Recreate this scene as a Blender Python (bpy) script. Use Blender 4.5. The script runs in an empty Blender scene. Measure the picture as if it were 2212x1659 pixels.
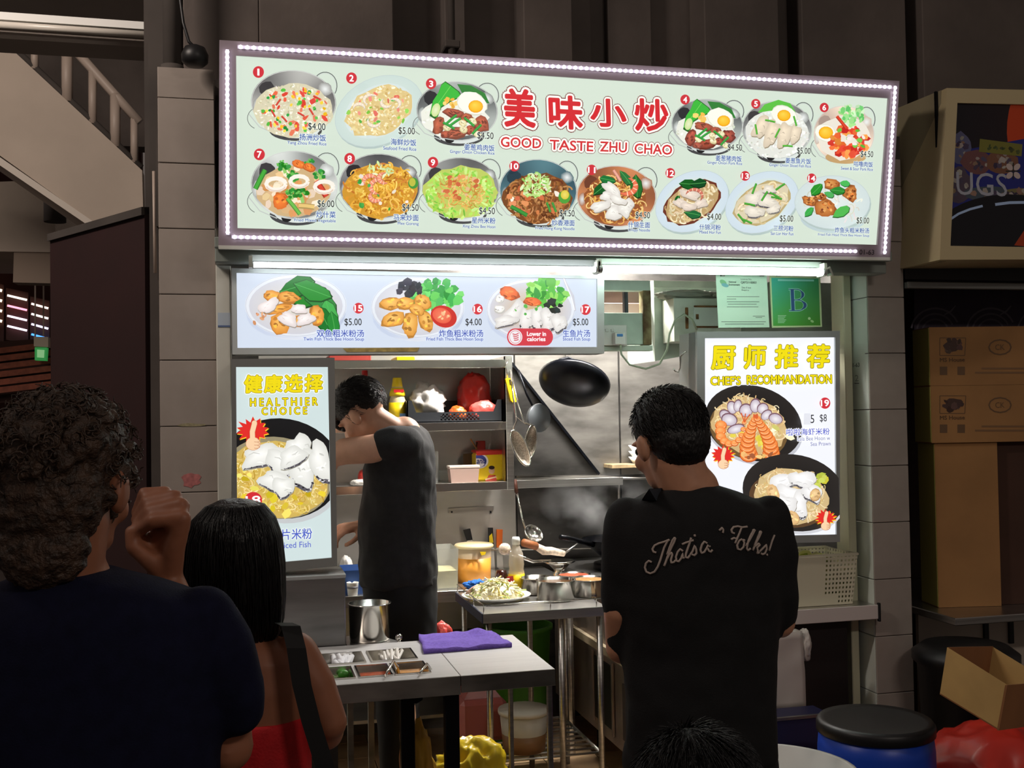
import bpy, bmesh, math, random
from mathutils import Vector, Matrix, Euler
from mathutils.bvhtree import BVHTree
from mathutils import noise as mnoise
S = bpy.context.scene
C = S.collection
# ------------------------------------------------------------------ camera
FPX = 2350.0                        # focal length in pixels of the 2212 x 1659 frame
YAW, PITCH, ROLL = math.radians(13.9), math.radians(1.5), math.radians(-0.94)
CAM = Vector((0.0, 0.0, 1.6))
_f = Vector((math.sin(YAW) * math.cos(PITCH), math.cos(YAW) * math.cos(PITCH), math.sin(PITCH)))
_r0 = Vector((math.cos(YAW), -math.sin(YAW), 0.0))
_u0 = _r0.cross(_f)
RT = _r0 * math.cos(ROLL) + _u0 * math.sin(ROLL)
UP = -_r0 * math.sin(ROLL) + _u0 * math.cos(ROLL)
FW = _f
cd = bpy.data.cameras.new('camera')
cd.sensor_fit = 'HORIZONTAL'; cd.sensor_width = 36.0; cd.lens = FPX / 2212.0 * 36.0
cd.clip_start = 0.05; cd.clip_end = 200
cam = bpy.data.objects.new('camera', cd); C.objects.link(cam)
mw = Matrix(((RT.x, UP.x, -FW.x, CAM.x), (RT.y, UP.y, -FW.y, CAM.y), (RT.z, UP.z, -FW.z, CAM.z), (0, 0, 0, 1)))
cam.matrix_world = mw
S.camera = cam
# ------------------------------------------------------------------ world, exposure
S.view_settings.view_transform = 'Standard'; S.view_settings.look = 'None'
S.view_settings.exposure = 0.0; S.view_settings.gamma = 1.0; S.view_settings.use_curve_mapping = False
w = bpy.data.worlds.new('night_hall'); S.world = w; w.use_nodes = True
w.node_tree.nodes['Background'].inputs[0].default_value = (1.0, 0.82, 0.72, 1)
w.node_tree.nodes['Background'].inputs[1].default_value = 0.10

def ray(px, py):
    return (FW + RT * ((px - 1106.0) / FPX) - UP * ((py - 829.5) / FPX))
def atY(px, py, Y):
    d = ray(px, py); return CAM + d * ((Y - CAM.y) / d.y)
def atZ(px, py, Z):
    d = ray(px, py); return CAM + d * ((Z - CAM.z) / d.z)
def atX(px, py, X):
    d = ray(px, py); return CAM + d * ((X - CAM.x) / d.x)
def atD(px, py, D):
    return CAM + ray(px, py) * D
def lin(c):
    out = []
    for v in c[:3]:
        v = v / 255.0
        out.append(v / 12.92 if v <= 0.04045 else ((v + 0.055) / 1.055) ** 2.4)
    return (out[0], out[1], out[2], 1.0)

# ------------------------------------------------------------------ lights of the place (lamps of the stall carry theirs in their builders)
def area_light(name, loc, rot, sx, sy, power, col):
    l = bpy.data.lights.new(name, 'AREA'); l.shape = 'RECTANGLE'; l.size = sx; l.size_y = sy
    l.energy = power; l.color = col
    o = bpy.data.objects.new(name, l); C.objects.link(o); o.location = loc; o.rotation_euler = rot
    return o
# unseen ceiling lamps of the food hall, behind and left of the queue; the far one is added
area_light('hall_lamp', (-2.2, 2.4, 4.2), (math.radians(76), 0, math.radians(-6)), 1.2, 0.2, 95.0, (1.0, 0.86, 0.76))
area_light('hall_lamp', (-5.2, 8.3, 4.3), (math.radians(65), 0, math.radians(-10)), 1.2, 0.2, 60.0, (1.0, 0.86, 0.8))  # unseen lamp, added to brighten the beam of the far hall
area_light('hall_lamp', (2.2, -1.6, 3.9), (math.radians(48), 0, math.radians(-8)), 1.2, 0.2, 31.0, (1.0, 0.88, 0.78))

# ------------------------------------------------------------------ materials
MATS = {}
def mat(name, col=(128, 128, 128), rough=0.5, metal=0.0, var=0.0, scale=20.0, bump=0.0, bscale=None,
        emit=None, es=1.0, trans=0.0, alpha=1.0, stretch=None, spec=None, coat=0.0, sss=0.0, col2=None, ior=None):
    if name in MATS: return MATS[name]
    m = bpy.data.materials.new(name); m.use_nodes = True; MATS[name] = m
    nt = m.node_tree; b = nt.nodes['Principled BSDF']
    base = lin(col)
    b.inputs['Base Color'].default_value = base
    b.inputs['Roughness'].default_value = rough; b.inputs['Metallic'].default_value = metal
    if spec is not None: b.inputs['Specular IOR Level'].default_value = spec
    if ior: b.inputs['IOR'].default_value = ior
    if coat: b.inputs['Coat Weight'].default_value = coat
    if trans: b.inputs['Transmission Weight'].default_value = trans
    if alpha < 1: b.inputs['Alpha'].default_value = alpha
    if sss:
        b.inputs['Subsurface Weight'].default_value = sss; b.inputs['Subsurface Radius'].default_value = (0.02, 0.008, 0.004)
    if emit is not None:
        b.inputs['Emission Color'].default_value = lin(emit); b.inputs['Emission Strength'].default_value = es
    if var or bump:
        tc = nt.nodes.new('ShaderNodeTexCoord'); mp = nt.nodes.new('ShaderNodeMapping')
        nt.links.new(tc.outputs['Object'], mp.inputs['Vector'])
        if stretch: mp.inputs['Scale'].default_value = stretch
        n = nt.nodes.new('ShaderNodeTexNoise'); n.inputs['Scale'].default_value = scale; n.inputs['Detail'].default_value = 4
        nt.links.new(mp.outputs['Vector'], n.inputs['Vector'])
        if var:
            r = nt.nodes.new('ShaderNodeValToRGB')
            if col2 is None:
                lo = tuple(max(0, c * (1 - var)) for c in base[:3]) + (1,)
                hi = tuple(min(1, c * (1 + var)) for c in base[:3]) + (1,)
            else:
                lo, hi = lin(col2), base
            r.color_ramp.elements[0].position = 0.35; r.color_ramp.elements[1].position = 0.65
            r.color_ramp.elements[0].color = lo; r.color_ramp.elements[1].color = hi
            nt.links.new(n.outputs['Fac'], r.inputs['Fac']); nt.links.new(r.outputs['Color'], b.inputs['Base Color'])
        if bump:
            n2 = n
            if bscale:
                n2 = nt.nodes.new('ShaderNodeTexNoise'); n2.inputs['Scale'].default_value = bscale; n2.inputs['Detail'].default_value = 3
                nt.links.new(mp.outputs['Vector'], n2.inputs['Vector'])
            bp = nt.nodes.new('ShaderNodeBump'); bp.inputs['Strength'].default_value = bump; bp.inputs['Distance'].default_value = 0.01
            nt.links.new(n2.outputs['Fac'], bp.inputs['Height']); nt.links.new(bp.outputs['Normal'], b.inputs['Normal'])
    return m
def print_mat(name, es, base=0.25, rough=0.4):
    """flat print: the colour comes from the print's own colour layer; backlit prints give off that colour"""
    if name in MATS: return MATS[name]
    m = bpy.data.materials.new(name); m.use_nodes = True; MATS[name] = m
    nt = m.node_tree; b = nt.nodes['Principled BSDF']
    a = nt.nodes.new('ShaderNodeVertexColor'); a.layer_name = 'ink'
    mul = nt.nodes.new('ShaderNodeVectorMath'); mul.operation = 'SCALE'; mul.inputs['Scale'].default_value = base
    nt.links.new(a.outputs['Color'], mul.inputs[0]); nt.links.new(mul.outputs[0], b.inputs['Base Color'])
    b.inputs['Roughness'].default_value = rough
    if es:
        nt.links.new(a.outputs['Color'], b.inputs['Emission Color']); b.inputs['Emission Strength'].default_value = es
    return m
steel = mat('brushed_steel', (190, 188, 184), 0.32, 1.0, var=0.12, scale=3.0, stretch=(1, 1, 40), bump=0.02)
steel_h = mat('brushed_steel_flat', (200, 198, 195), 0.34, 1.0, var=0.1, scale=3.0, stretch=(1, 40, 40))
steel_dull = mat('dull_steel', (150, 147, 142), 0.42, 0.9, var=0.3, scale=4.0, stretch=(1, 1, 3))
steel_dark = mat('dark_mottled_steel', (92, 90, 88), 0.38, 0.85, var=0.45, scale=3.5, stretch=(1, 1, 2.5))  # darker steel, tone strongly varied by noise
polished = mat('polished_steel', (215, 212, 205), 0.16, 1.0)
alu = mat('aluminium', (176, 180, 180), 0.42, 0.45)
alu_dk = mat('grey_aluminium', (138, 140, 138), 0.48, 0.4)
black_pl = mat('black_plastic', (18, 18, 20), 0.45)
white_pl = mat('white_plastic', (222, 222, 218), 0.45)
iron = mat('black_iron', (16, 18, 24), 0.3, 0.6, var=0.3, scale=15)
MB_COUNT = [0]

# ------------------------------------------------------------------ object helpers
def props(o, label=None, cat=None, group=None, kind=None):
    if label: o['label'] = label
    if cat: o['category'] = cat
    if group: o['group'] = group
    if kind: o['kind'] = kind
    return o
def thing(name, label, cat, loc=(0, 0, 0), group=None, kind=None):
    o = bpy.data.objects.new(name, None); C.objects.link(o); o.location = loc; o.empty_display_size = 0.05
    return props(o, label, cat, group, kind)
def link(name, me, parent=None, loc=None, rot=None):
    o = bpy.data.objects.new(name, me); C.objects.link(o)
    if loc is not None: o.location = loc
    if rot is not None: o.rotation_euler = rot
    if parent is not None:
        o.parent = parent
        o.matrix_parent_inverse = parent.matrix_basis.inverted()
    return o
def basis(d):
    d = Vector(d).normalized(); a = Vector((0, 0, 1)) if abs(d.z) < 0.9 else Vector((1, 0, 0))
    x = d.cross(a).normalized(); return x, d.cross(x).normalized(), d
class MB:
    """collects shapes into one mesh, in world coordinates"""
    def __init__(s): s.v = []; s.f = []; s.m = []; s.sm = []
    def add(s, vs, fs, mi=0, smooth=False):
        k = len(s.v); s.v += [tuple(v) for v in vs]; s.f += [tuple(i + k for i in f) for f in fs]
        s.m += [mi] * len(fs); s.sm += [smooth] * len(fs); return s
    def box(s, x0, x1, y0, y1, z0, z1, mi=0, bev=0.0):
        if bev > 0:
            e = min(bev, abs(x1 - x0) / 2.01, abs(y1 - y0) / 2.01, abs(z1 - z0) / 2.01); bm = bmesh.new(); bmesh.ops.create_cube(bm, size=1.0)
            for v in bm.verts:
                v.co = ((x0 + x1) / 2 + v.co.x * (x1 - x0), (y0 + y1) / 2 + v.co.y * (y1 - y0), (z0 + z1) / 2 + v.co.z * (z1 - z0))
            bmesh.ops.bevel(bm, geom=list(bm.edges), offset=e, segments=1, affect='EDGES')
            bm.verts.index_update(); s.add([v.co[:] for v in bm.verts], [[v.index for v in f.verts] for f in bm.faces], mi); bm.free(); return s
        s.add([(x0, y0, z0), (x1, y0, z0), (x1, y1, z0), (x0, y1, z0), (x0, y0, z1), (x1, y0, z1), (x1, y1, z1), (x0, y1, z1)],
              [(3, 2, 1, 0), (4, 5, 6, 7), (0, 1, 5, 4), (1, 2, 6, 5), (2, 3, 7, 6), (3, 0, 4, 7)], mi); return s
    def bar(s, a, b, w, h, mi=0, up=(0, 0, 1)):
        a, b = Vector(a), Vector(b); d = (b - a).normalized(); u = Vector(up)
        if abs(d.dot(u)) > 0.95: u = Vector((1, 0, 0))
        x = d.cross(u).normalized() * (w / 2); y = x.cross(d).normalized() * (h / 2)
        s.add([a - x - y, a + x - y, a + x + y, a - x + y, b - x - y, b + x - y, b + x + y, b - x + y],
              [(3, 2, 1, 0), (4, 5, 6, 7), (0, 1, 5, 4), (1, 2, 6, 5), (2, 3, 7, 6), (3, 0, 4, 7)], mi); return s
    def tube(s, pts, r, n=8, mi=0, cap=True, closed=False):
        pts = [Vector(p) for p in pts]; N = len(pts); rs = r if isinstance(r, (list, tuple)) else [r] * N
        vs = []; px = None
        for i, p in enumerate(pts):
            a = pts[(i - 1) % N] if (i > 0 or closed) else p; b = pts[(i + 1) % N] if (i < N - 1 or closed) else p
            d = (b - a); d = d.normalized() if d.length > 1e-9 else Vector((0, 0, 1))
            if px is None: x, y, _ = basis(d)
            else:
                x = (px - d * px.dot(d)); x = x.normalized() if x.length > 1e-6 else basis(d)[0]; y = d.cross(x)
            px = x
            vs += [p + (x * math.cos(2 * math.pi * k / n) + y * math.sin(2 * math.pi * k / n)) * rs[i] for k in range(n)]
        fs = []
        for i in range(N if closed else N - 1):
            j = (i + 1) % N
            for k in range(n): fs.append((i * n + k, i * n + (k + 1) % n, j * n + (k + 1) % n, j * n + k))
        if cap and not closed: fs += [tuple(range(n))[::-1], tuple((N - 1) * n + k for k in range(n))]
        s.add(vs, fs, mi, True); return s
    def cyl(s, a, b, r0, r1=None, n=20, mi=0, cap=True):
        r1 = r0 if r1 is None else r1
        a, b = Vector(a), Vector(b); x, y, d = basis(b - a); vs = []
        for p, r in ((a, r0), (b, r1)): vs += [p + (x * math.cos(2 * math.pi * k / n) + y * math.sin(2 * math.pi * k / n)) * r for k in range(n)]
        s.add(vs, [(k, (k + 1) % n, n + (k + 1) % n, n + k) for k in range(n)], mi, True)
        if cap: s.add(vs, [tuple(range(n))[::-1], tuple(range(n, 2 * n))], mi)
        return s
    def lathe(s, c, prof, n=28, mi=0, sx=1.0, sy=1.0, axis=None, smooth=True):
        """prof: list of (radius, height) from the base point c"""
        c = Vector(c); x, y, d = (Vector((1, 0, 0)), Vector((0, 1, 0)), Vector((0, 0, 1))) if axis is None else basis(axis)
        vs = []
        for r, h in prof: vs += [c + x * (math.cos(2 * math.pi * k / n) * r * sx) + y * (math.sin(2 * math.pi * k / n) * r * sy) + d * h for k in range(n)]
        fs = []
        for i in range(len(prof) - 1):
            for k in range(n): fs.append((i * n + k, i * n + (k + 1) % n, (i + 1) * n + (k + 1) % n, (i + 1) * n + k))
        if prof[0][0] > 1e-4: fs.append(tuple(range(n))[::-1])
        if prof[-1][0] > 1e-4: fs.append(tuple((len(prof) - 1) * n + k for k in range(n)))
        s.add(vs, fs, mi, smooth); return s
    def prism(s, poly, d, mi=0):
        """poly: 3-D points in a plane, d: extrusion vector"""
        poly = [Vector(p) for p in poly]; d = Vector(d); n = len(poly)
        s.add(poly + [p + d for p in poly], [tuple(range(n)), tuple(range(n, 2 * n))[::-1]] + [(k, n + k, n + (k + 1) % n, (k + 1) % n) for k in range(n)], mi); return s
    def sphere(s, c, r, n=12, mi=0, rot=None):
        c = Vector(c); r = Vector(r) if not isinstance(r, (int, float)) else Vector((r, r, r)); vs = []; h = max(4, n // 2)
        for i in range(h + 1):
            t = math.pi * i / h
            for k in range(n):
                p = Vector((math.sin(t) * math.cos(2 * math.pi * k / n) * r.x, math.sin(t) * math.sin(2 * math.pi * k / n) * r.y, math.cos(t) * r.z))
                if rot is not None: p = rot @ p
                vs.append(c + p)
        fs = []
        for i in range(h):
            for k in range(n): fs.append((i * n + k, (i + 1) * n + k, (i + 1) * n + (k + 1) % n, i * n + (k + 1) % n))
        s.add(vs, fs, mi, True); return s
    def mesh(s, name):
        me = bpy.data.meshes.new(name); me.from_pydata(s.v, [], s.f)
        for p, m, q in zip(me.polygons, s.m, s.sm): p.material_index = m; p.use_smooth = q
        bm = bmesh.new(); bm.from_mesh(me); bmesh.ops.remove_doubles(bm, verts=bm.verts, dist=1e-6)
        bmesh.ops.recalc_face_normals(bm, faces=bm.faces); bm.to_mesh(me); bm.free()
        me.update(); return me
    def build(s, name, mats, parent=None, label=None, cat=None, group=None, kind=None):
        me = s.mesh(name)
        for m in (mats if isinstance(mats, (list, tuple)) else [mats]): me.materials.append(m)
        o = link(name, me, parent); return props(o, label, cat, group, kind)
def B(*a, **k): return MB().box(*a, **k)
def lumpy(me, amp, sc, seed=0, zmin=None):
    """crumple a mesh with noise along its normals"""
    off = Vector((seed * 7.3, seed * 3.1, seed * 1.7))
    ns = [v.normal.copy() for v in me.vertices]
    for v, n in zip(me.vertices, ns):
        if zmin is not None and v.co.z < zmin: continue
        q = v.co * sc + off
        v.co += n * (amp * (mnoise.noise(q) + 0.5 * mnoise.noise(q * 2.3)))
    me.update()
def blob_sheet(name, c, rad, mats, parent, amp, sc, seed, sub=4, flat=0.15, label=None, cat=None, group=None):
    """a crumpled bag-like closed lump resting on its flattened underside"""
    bm = bmesh.new(); bmesh.ops.create_icosphere(bm, subdivisions=sub, radius=1.0)
    for v in bm.verts:
        n = v.co.copy(); q = n * sc + Vector((seed * 5.1, seed * 2.2, seed))
        rdg = 1 - abs(mnoise.noise(q)) * 2
        k = 1 + amp * (0.6 * mnoise.noise(q * 0.6) + 0.5 * rdg - 0.3 + 0.25 * mnoise.noise(q * 2.7))
        v.co = Vector((n.x * rad[0] * k, n.y * rad[1] * k, max(n.z * rad[2] * k, -rad[2] * (1 - flat))))
    lo = min(v.co.z for v in bm.verts)
    for v in bm.verts: v.co += Vector(c); v.co.z -= lo
    me = bpy.data.meshes.new(name); bm.to_mesh(me); bm.free()
    for p in me.polygons: p.use_smooth = True
    me.materials.append(mats); o = link(name, me, parent); return props(o, label, cat, group)
def struct(o): o['kind'] = 'structure'; return o
def copy_tree(o, delta, parent=None):
    c = o.copy(); C.objects.link(c)
    if parent is not None: c.parent = parent
    else: c.location = Vector(o.location) + Vector(delta)
    for ch in list(o.children): copy_tree(ch, delta, c)
    return c
# ------------------------------------------------------------------ flat prints (sign faces, lettering, food pictures)
EPS = 1.2e-5
class Plane:
    def __init__(s, o, u, v):
        s.o = Vector(o); s.u = Vector(u).normalized(); s.v = Vector(v).normalized(); s.n = s.u.cross(s.v).normalized()
        if s.n.dot(CAM - s.o) < 0: s.n = -s.n
    def uv(s, px, py):
        d = ray(px, py); t = (s.o - CAM).dot(s.n) / d.dot(s.n); p = CAM + d * t - s.o
        return (p.dot(s.u), p.dot(s.v))
    def pt(s, uv, h=0.0): return s.o + s.u * uv[0] + s.v * uv[1] + s.n * h
    def P(s, px, py, h=0.0): return s.pt(s.uv(px, py), h)
def clip_poly(pts, cols, rect):
    for ax, lim, sg in ((0, rect[0], 1), (0, rect[1], -1), (1, rect[2], 1), (1, rect[3], -1)):
        out, oc = [], []
        for i in range(len(pts)):
            a, b = pts[i - 1], pts[i]; ca, cb = cols[i - 1], cols[i]
            ia, ib = sg * (a[ax] - lim) >= 0, sg * (b[ax] - lim) >= 0
            if ia != ib:
                t = (lim - a[ax]) / (b[ax] - a[ax])
                out.append((a[0] + (b[0] - a[0]) * t, a[1] + (b[1] - a[1]) * t)); oc.append(tuple(ca[k] + (cb[k] - ca[k]) * t for k in range(4)))
            if ib: out.append(b); oc.append(cb)
        pts, cols = out, oc
        if len(pts) < 3: return None
    return pts, cols
PRINTS = []
class Print:
    def __init__(s, name, plane, material, parent, base=0.0006, label=None, clip=None):
        s.name, s.pl, s.mat, s.parent, s.base, s.label = name, plane, material, parent, base, label
        s.polys = []; s.texts = []; s.k = 0; s.clip = None; s.R = random.Random(hash(name) % 1000 + len(PRINTS))
        s.R = random.Random(len(PRINTS) * 17 + 3)
        if clip:
            q = [plane.uv(*p) for p in clip]; s.clip = (min(a[0] for a in q), max(a[0] for a in q), min(a[1] for a in q), max(a[1] for a in q))
        PRINTS.append(s)
    def raw(s, uvs, cols, layer=None):
        if s.clip:
            r = clip_poly(uvs, cols, s.clip)
            if not r: return
            uvs, cols = r
        s.polys.append((uvs, cols, s.k if layer is None else layer))
    def poly(s, pts, col):
        s.k += 1; uvs = [s.pl.uv(*p) for p in pts]
        cols = [lin(c) for c in col] if isinstance(col[0], (tuple, list)) else [lin(col)] * len(uvs)
        s.raw(uvs, cols)
    def fan(s, pts, cen, ce, co):
        s.k += 1; uvs = [s.pl.uv(*p) for p in pts]; c = s.pl.uv(*cen); a, b = lin(ce), lin(co) if not isinstance(co[0], (tuple, list)) else None
        for i in range(len(uvs)):
            ca = b or lin(co[i - 1]); cb = b or lin(co[i]); s.raw([c, uvs[i - 1], uvs[i]], [a, ca, cb])
    def epts(s, cx, cy, rx, ry, rot=0.0, n=28, jit=0.0, a0=0.0, a1=2 * math.pi):
        c, sn = math.cos(rot), math.sin(rot); out = []; full = abs(a1 - a0 - 2 * math.pi) < 1e-6
        for i in range(n if full else n + 1):
            t = a0 + (a1 - a0) * i / n; k = 1 + (s.R.uniform(-jit, jit) if jit else 0)
            x, y = math.cos(t) * rx * k, math.sin(t) * ry * k; out.append((cx + x * c - y * sn, cy + x * sn + y * c))
        return out
    def ell(s, cx, cy, rx, ry, col, rot=0.0, n=28, jit=0.0, inner=None, foc=(0, 0)):
        p = s.epts(cx, cy, rx, ry, rot, n, jit)
        if inner is None: s.poly(p, col)
        else: s.fan(p, (cx + foc[0] * rx, cy + foc[1] * ry), inner, col)
    def stroke(s, pts, wd, col, taper=False):
        s.k += 1; L, Rr = [], []; n = len(pts)
        for i, p in enumerate(pts):
            a, b = pts[max(0, i - 1)], pts[min(n - 1, i + 1)]; dx, dy = b[0] - a[0], b[1] - a[1]; l = math.hypot(dx, dy) or 1
            k = wd / 2 * (math.sin(math.pi * (i + 0.6) / (n + 0.2)) if taper else 1); L.append((p[0] - dy / l * k, p[1] + dx / l * k)); Rr.append((p[0] + dy / l * k, p[1] - dx / l * k))
        c = lin(col)
        for i in range(n - 1): s.raw([s.pl.uv(*q) for q in (L[i], L[i + 1], Rr[i + 1], Rr[i])], [c] * 4)
    def arc(s, cx, cy, rx, ry, a0, a1, wd, col, rot=0.0, n=12, taper=False):
        c, sn = math.cos(rot), math.sin(rot)
        s.stroke([(cx + math.cos(t) * rx * c - math.sin(t) * ry * sn, cy + math.cos(t) * rx * sn + math.sin(t) * ry * c) for t in [a0 + (a1 - a0) * i / n for i in range(n + 1)]], wd, col, taper)
    def rin(s, cx, cy, rx, ry, rot=0.0):
        t = s.R.uniform(0, 2 * math.pi); k = math.sqrt(s.R.random()); x, y = math.cos(t) * rx * k, math.sin(t) * ry * k
        return cx + x * math.cos(rot) - y * math.sin(rot), cy + x * math.sin(rot) + y * math.cos(rot)
    def jc(s, col, a=14):
        d = s.R.uniform(-a, a); return tuple(max(0, min(255, c + d + s.R.uniform(-a / 3, a / 3))) for c in col)
    def bits(s, cx, cy, rx, ry, n, cols, lo, hi, asp=(0.5, 1.0), rot=0.0, sides=6, jit=0.25):
        for _ in range(n):
            x, y = s.rin(cx, cy, rx, ry, rot); r = s.R.uniform(lo, hi)
            s.ell(x, y, r, r * s.R.uniform(*asp), s.jc(s.R.choice(cols)), s.R.uniform(0, 3.14), sides, jit)
    def noodles(s, cx, cy, rx, ry, n, cols, wd, rot=0.0, ln=(10, 26)):
        for _ in range(n):
            x, y = s.rin(cx, cy, rx * 0.92, ry * 0.92, rot); r = s.R.uniform(*ln) * 0.5; a = s.R.uniform(0, 6.28)
            s.arc(x, y, r, r * s.R.uniform(0.25, 0.8), a, a + s.R.uniform(1.5, 3.6), wd * s.R.uniform(0.7, 1.2), s.jc(s.R.choice(cols), 18), s.R.uniform(0, 3.14), 7)
    def chunk(s, cx, cy, rx, ry, rot, col, hi=None, jit=0.14, n=11):
        dk = tuple(c * 0.78 for c in col); s.ell(cx, cy + 0.8, rx, ry, dk, rot, n, jit); s.ell(cx, cy - 0.4, rx * 0.93, ry * 0.9, tuple(c * 0.93 for c in col), rot, n, jit, inner=hi or tuple(min(255, c * 1.1 + 8) for c in col), foc=(-.15, -.25))
        for _ in range(7):
            a, b = s.rin(cx, cy, rx * .7, ry * .7, rot); q = s.R.choice((.72, .85, 1.18, 1.3)); s.ell(a, b, max(1, rx * .22), max(.8, ry * .16), tuple(min(255, c * q) for c in col), rot + s.R.uniform(-.6, .6), 7, .35)
    def text(s, body, x0, x1, yb, h, col, off=0.012, lh=None, skew=0.0):
        """body set between pixel columns x0 and x1 with its lower edge at pixel row yb and pixel height h"""
        s.k += 3; s.texts.append((body, x0, x1, yb, h, col, off, s.k, skew))
    def otext(s, body, x0, x1, yb, h, layers, skew=0.0):
        """layers: (colour, offset) from the widest outline to the fill"""
        for col, off in layers: s.k += 3; s.texts.append((body, x0, x1, yb, h, col, (off, layers[-1][1]), s.k, skew))
def finish_prints():
    """set all lettering in one go, then build one mesh for each print"""
    cache = {}; objs = []
    for p in PRINTS:
        for t in p.texts:
            if t[0] in cache: continue
            cu = bpy.data.curves.new('lettering', 'FONT'); cu.body = t[0]; cu.resolution_u = 3; cu.size = 1.0
            o = bpy.data.objects.new('lettering', cu); C.objects.link(o); cache[t[0]] = o; objs.append(o)
    bpy.context.view_layer.update(); dg = bpy.context.evaluated_depsgraph_get()
    for k, o in list(cache.items()):
        me = o.evaluated_get(dg).to_mesh(); vs = [(v.co.x, v.co.y) for v in me.vertices]
        cache[k] = (vs, [tuple(f.vertices) for f in me.polygons])
    for o in objs:
        cu = o.data; bpy.data.objects.remove(o); bpy.data.curves.remove(cu)
    for p in PRINTS:
        for body, x0, x1, yb, h, col, off, k, skew in p.texts:
            of, ref = off if isinstance(off, tuple) else (off, off)
            vs, fs = cache[body]
            if not vs: continue
            ax, bx = min(v[0] for v in vs) - ref, max(v[0] for v in vs) + ref; ay, by = min(v[1] for v in vs) - ref, max(v[1] for v in vs) + ref
            q0, q1, q2 = p.pl.uv(x0, yb), p.pl.uv(x1, yb), p.pl.uv(x0, yb - h)
            su, sv = (q1[0] - q0[0]) / (bx - ax), (q2[1] - q0[1]) / (by - ay); c = lin(col)
            nd = 1 if of < .004 else (4 if of < .02 else (8 if of < .045 else 14))
            rr = of * sv                      # the widening is the same width all round
            for i in range(nd):
                t = 2 * math.pi * (i + .5) / nd; dx, dy = (math.cos(t) * rr, math.sin(t) * rr) if nd > 1 else (0, 0)
                pts = [(q0[0] + (v[0] - ax) * su + (v[1] - ay) * sv * skew + dx, q0[1] + (v[1] - ay) * sv + dy) for v in vs]
                for f in fs: p.raw([pts[j] for j in f], [c] * len(f), k + i * .02)
        vs, fs, cs = [], [], []
        for uvs, cols, k in p.polys:
            b = len(vs); a2 = sum(uvs[i - 1][0] * uvs[i][1] - uvs[i][0] * uvs[i - 1][1] for i in range(len(uvs)))
            up = p.pl.u.cross(p.pl.v).dot(p.pl.n) > 0
            if (a2 < 0) == up: uvs, cols = uvs[::-1], cols[::-1]
            vs += [p.pl.pt(q, p.base + k * EPS)[:] for q in uvs]; fs.append(tuple(range(b, b + len(uvs)))); cs += cols
        me = bpy.data.meshes.new(p.name); me.from_pydata(vs, [], fs)
        at = me.color_attributes.new('ink', 'FLOAT_COLOR', 'CORNER')
        at.data.foreach_set('color', [c for q in cs for c in q]); me.materials.append(p.mat); me.update()
        o = link(p.name, me, p.parent)
        if p.label: o['label'] = p.label
# ------------------------------------------------------------------ food picture vocabulary
GRN, DGRN, LGRN = (60, 170, 60), (25, 105, 45), (150, 215, 95)
RED, ORG, YEL, EGGW = (215, 65, 45), (235, 120, 45), (245, 195, 40), (248, 248, 236)
BRN, DBRN, MEAT = (170, 100, 50), (95, 50, 30), (150, 70, 55)
def pan(p, cx, cy, rx, ry, tint=(150, 150, 146), dark=(60, 58, 60), base=True):
    if base:
        p.ell(cx + rx * 0.05, cy + ry * 0.86, rx * 0.62, ry * 0.32, (70, 70, 72)); p.ell(cx + rx * 0.08, cy + ry * 0.82, rx * 0.54, ry * 0.28, (215, 222, 218)); p.ell(cx - rx * 0.18, cy + ry * 0.95, rx * 0.12, ry * 0.13, (30, 30, 32))
    p.arc(cx + rx * 0.74, cy - ry * 0.52, rx * 0.28, ry * 0.42, -2.5, 0.6, 1.8, (95, 100, 100))
    p.arc(cx + rx * 0.74, cy - ry * 0.52, rx * 0.255, ry * 0.385, -2.5, 0.6, 0.9, (200, 206, 204))
    p.arc(cx - rx * 0.80, cy + ry * 0.48, rx * 0.28, ry * 0.34, 2.0, 4.1, 1.4, (110, 115, 112)); p.stroke([(cx - rx * 1.05, cy + ry * 0.35), (cx - rx * 0.8, cy + ry * 0.75), (cx - rx * 0.4, cy + ry * 0.97)], 2.0, (190, 196, 192))
    n = 36; cols = []
    for i in range(n):
        t = 2 * math.pi * i / n; k = 0.5 + 0.5 * math.sin(3 * t + cx); u = 0.35 + 0.65 * k
        cols.append(tuple(dark[j] + (min(255, tint[j] * 1.25) - dark[j]) * u for j in range(3)))
    pts = p.epts(cx, cy, rx, ry, 0.06, n); p.fan(pts, (cx, cy), tint, cols)
    p.arc(cx, cy, rx * 0.985, ry * 0.985, 0, 6.29, 1.3, (205, 208, 204), 0.06, 36)
    p.ell(cx - rx * 0.62, cy - ry * 0.42, rx * 0.2, ry * 0.24, dark, 0.8, 10, 0.1); p.ell(cx + rx * 0.74, cy - ry * 0.42, rx * 0.17, ry * 0.2, tint, 0.5, 12, 0.08, inner=(238, 242, 240)); p.ell(cx - rx * 0.86, cy + ry * 0.1, rx * 0.1, ry * 0.24, tint, 0.1, 12, 0.08, inner=(225, 230, 228))
def plate(p, cx, cy, rx, ry, rot, rim=(200, 218, 212), mid=(222, 236, 226)):
    p.ell(cx + 2, cy + 4, rx, ry, (178, 196, 192), rot); p.ell(cx, cy, rx, ry, rim, rot, inner=mid); p.arc(cx, cy, rx * 0.99, ry * 0.99, 0, 6.29, 0.9, (190, 204, 204), rot, 36)
    p.ell(cx, cy, rx * 0.78, ry * 0.76, (212, 226, 224), rot, inner=(228, 238, 234))
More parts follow.
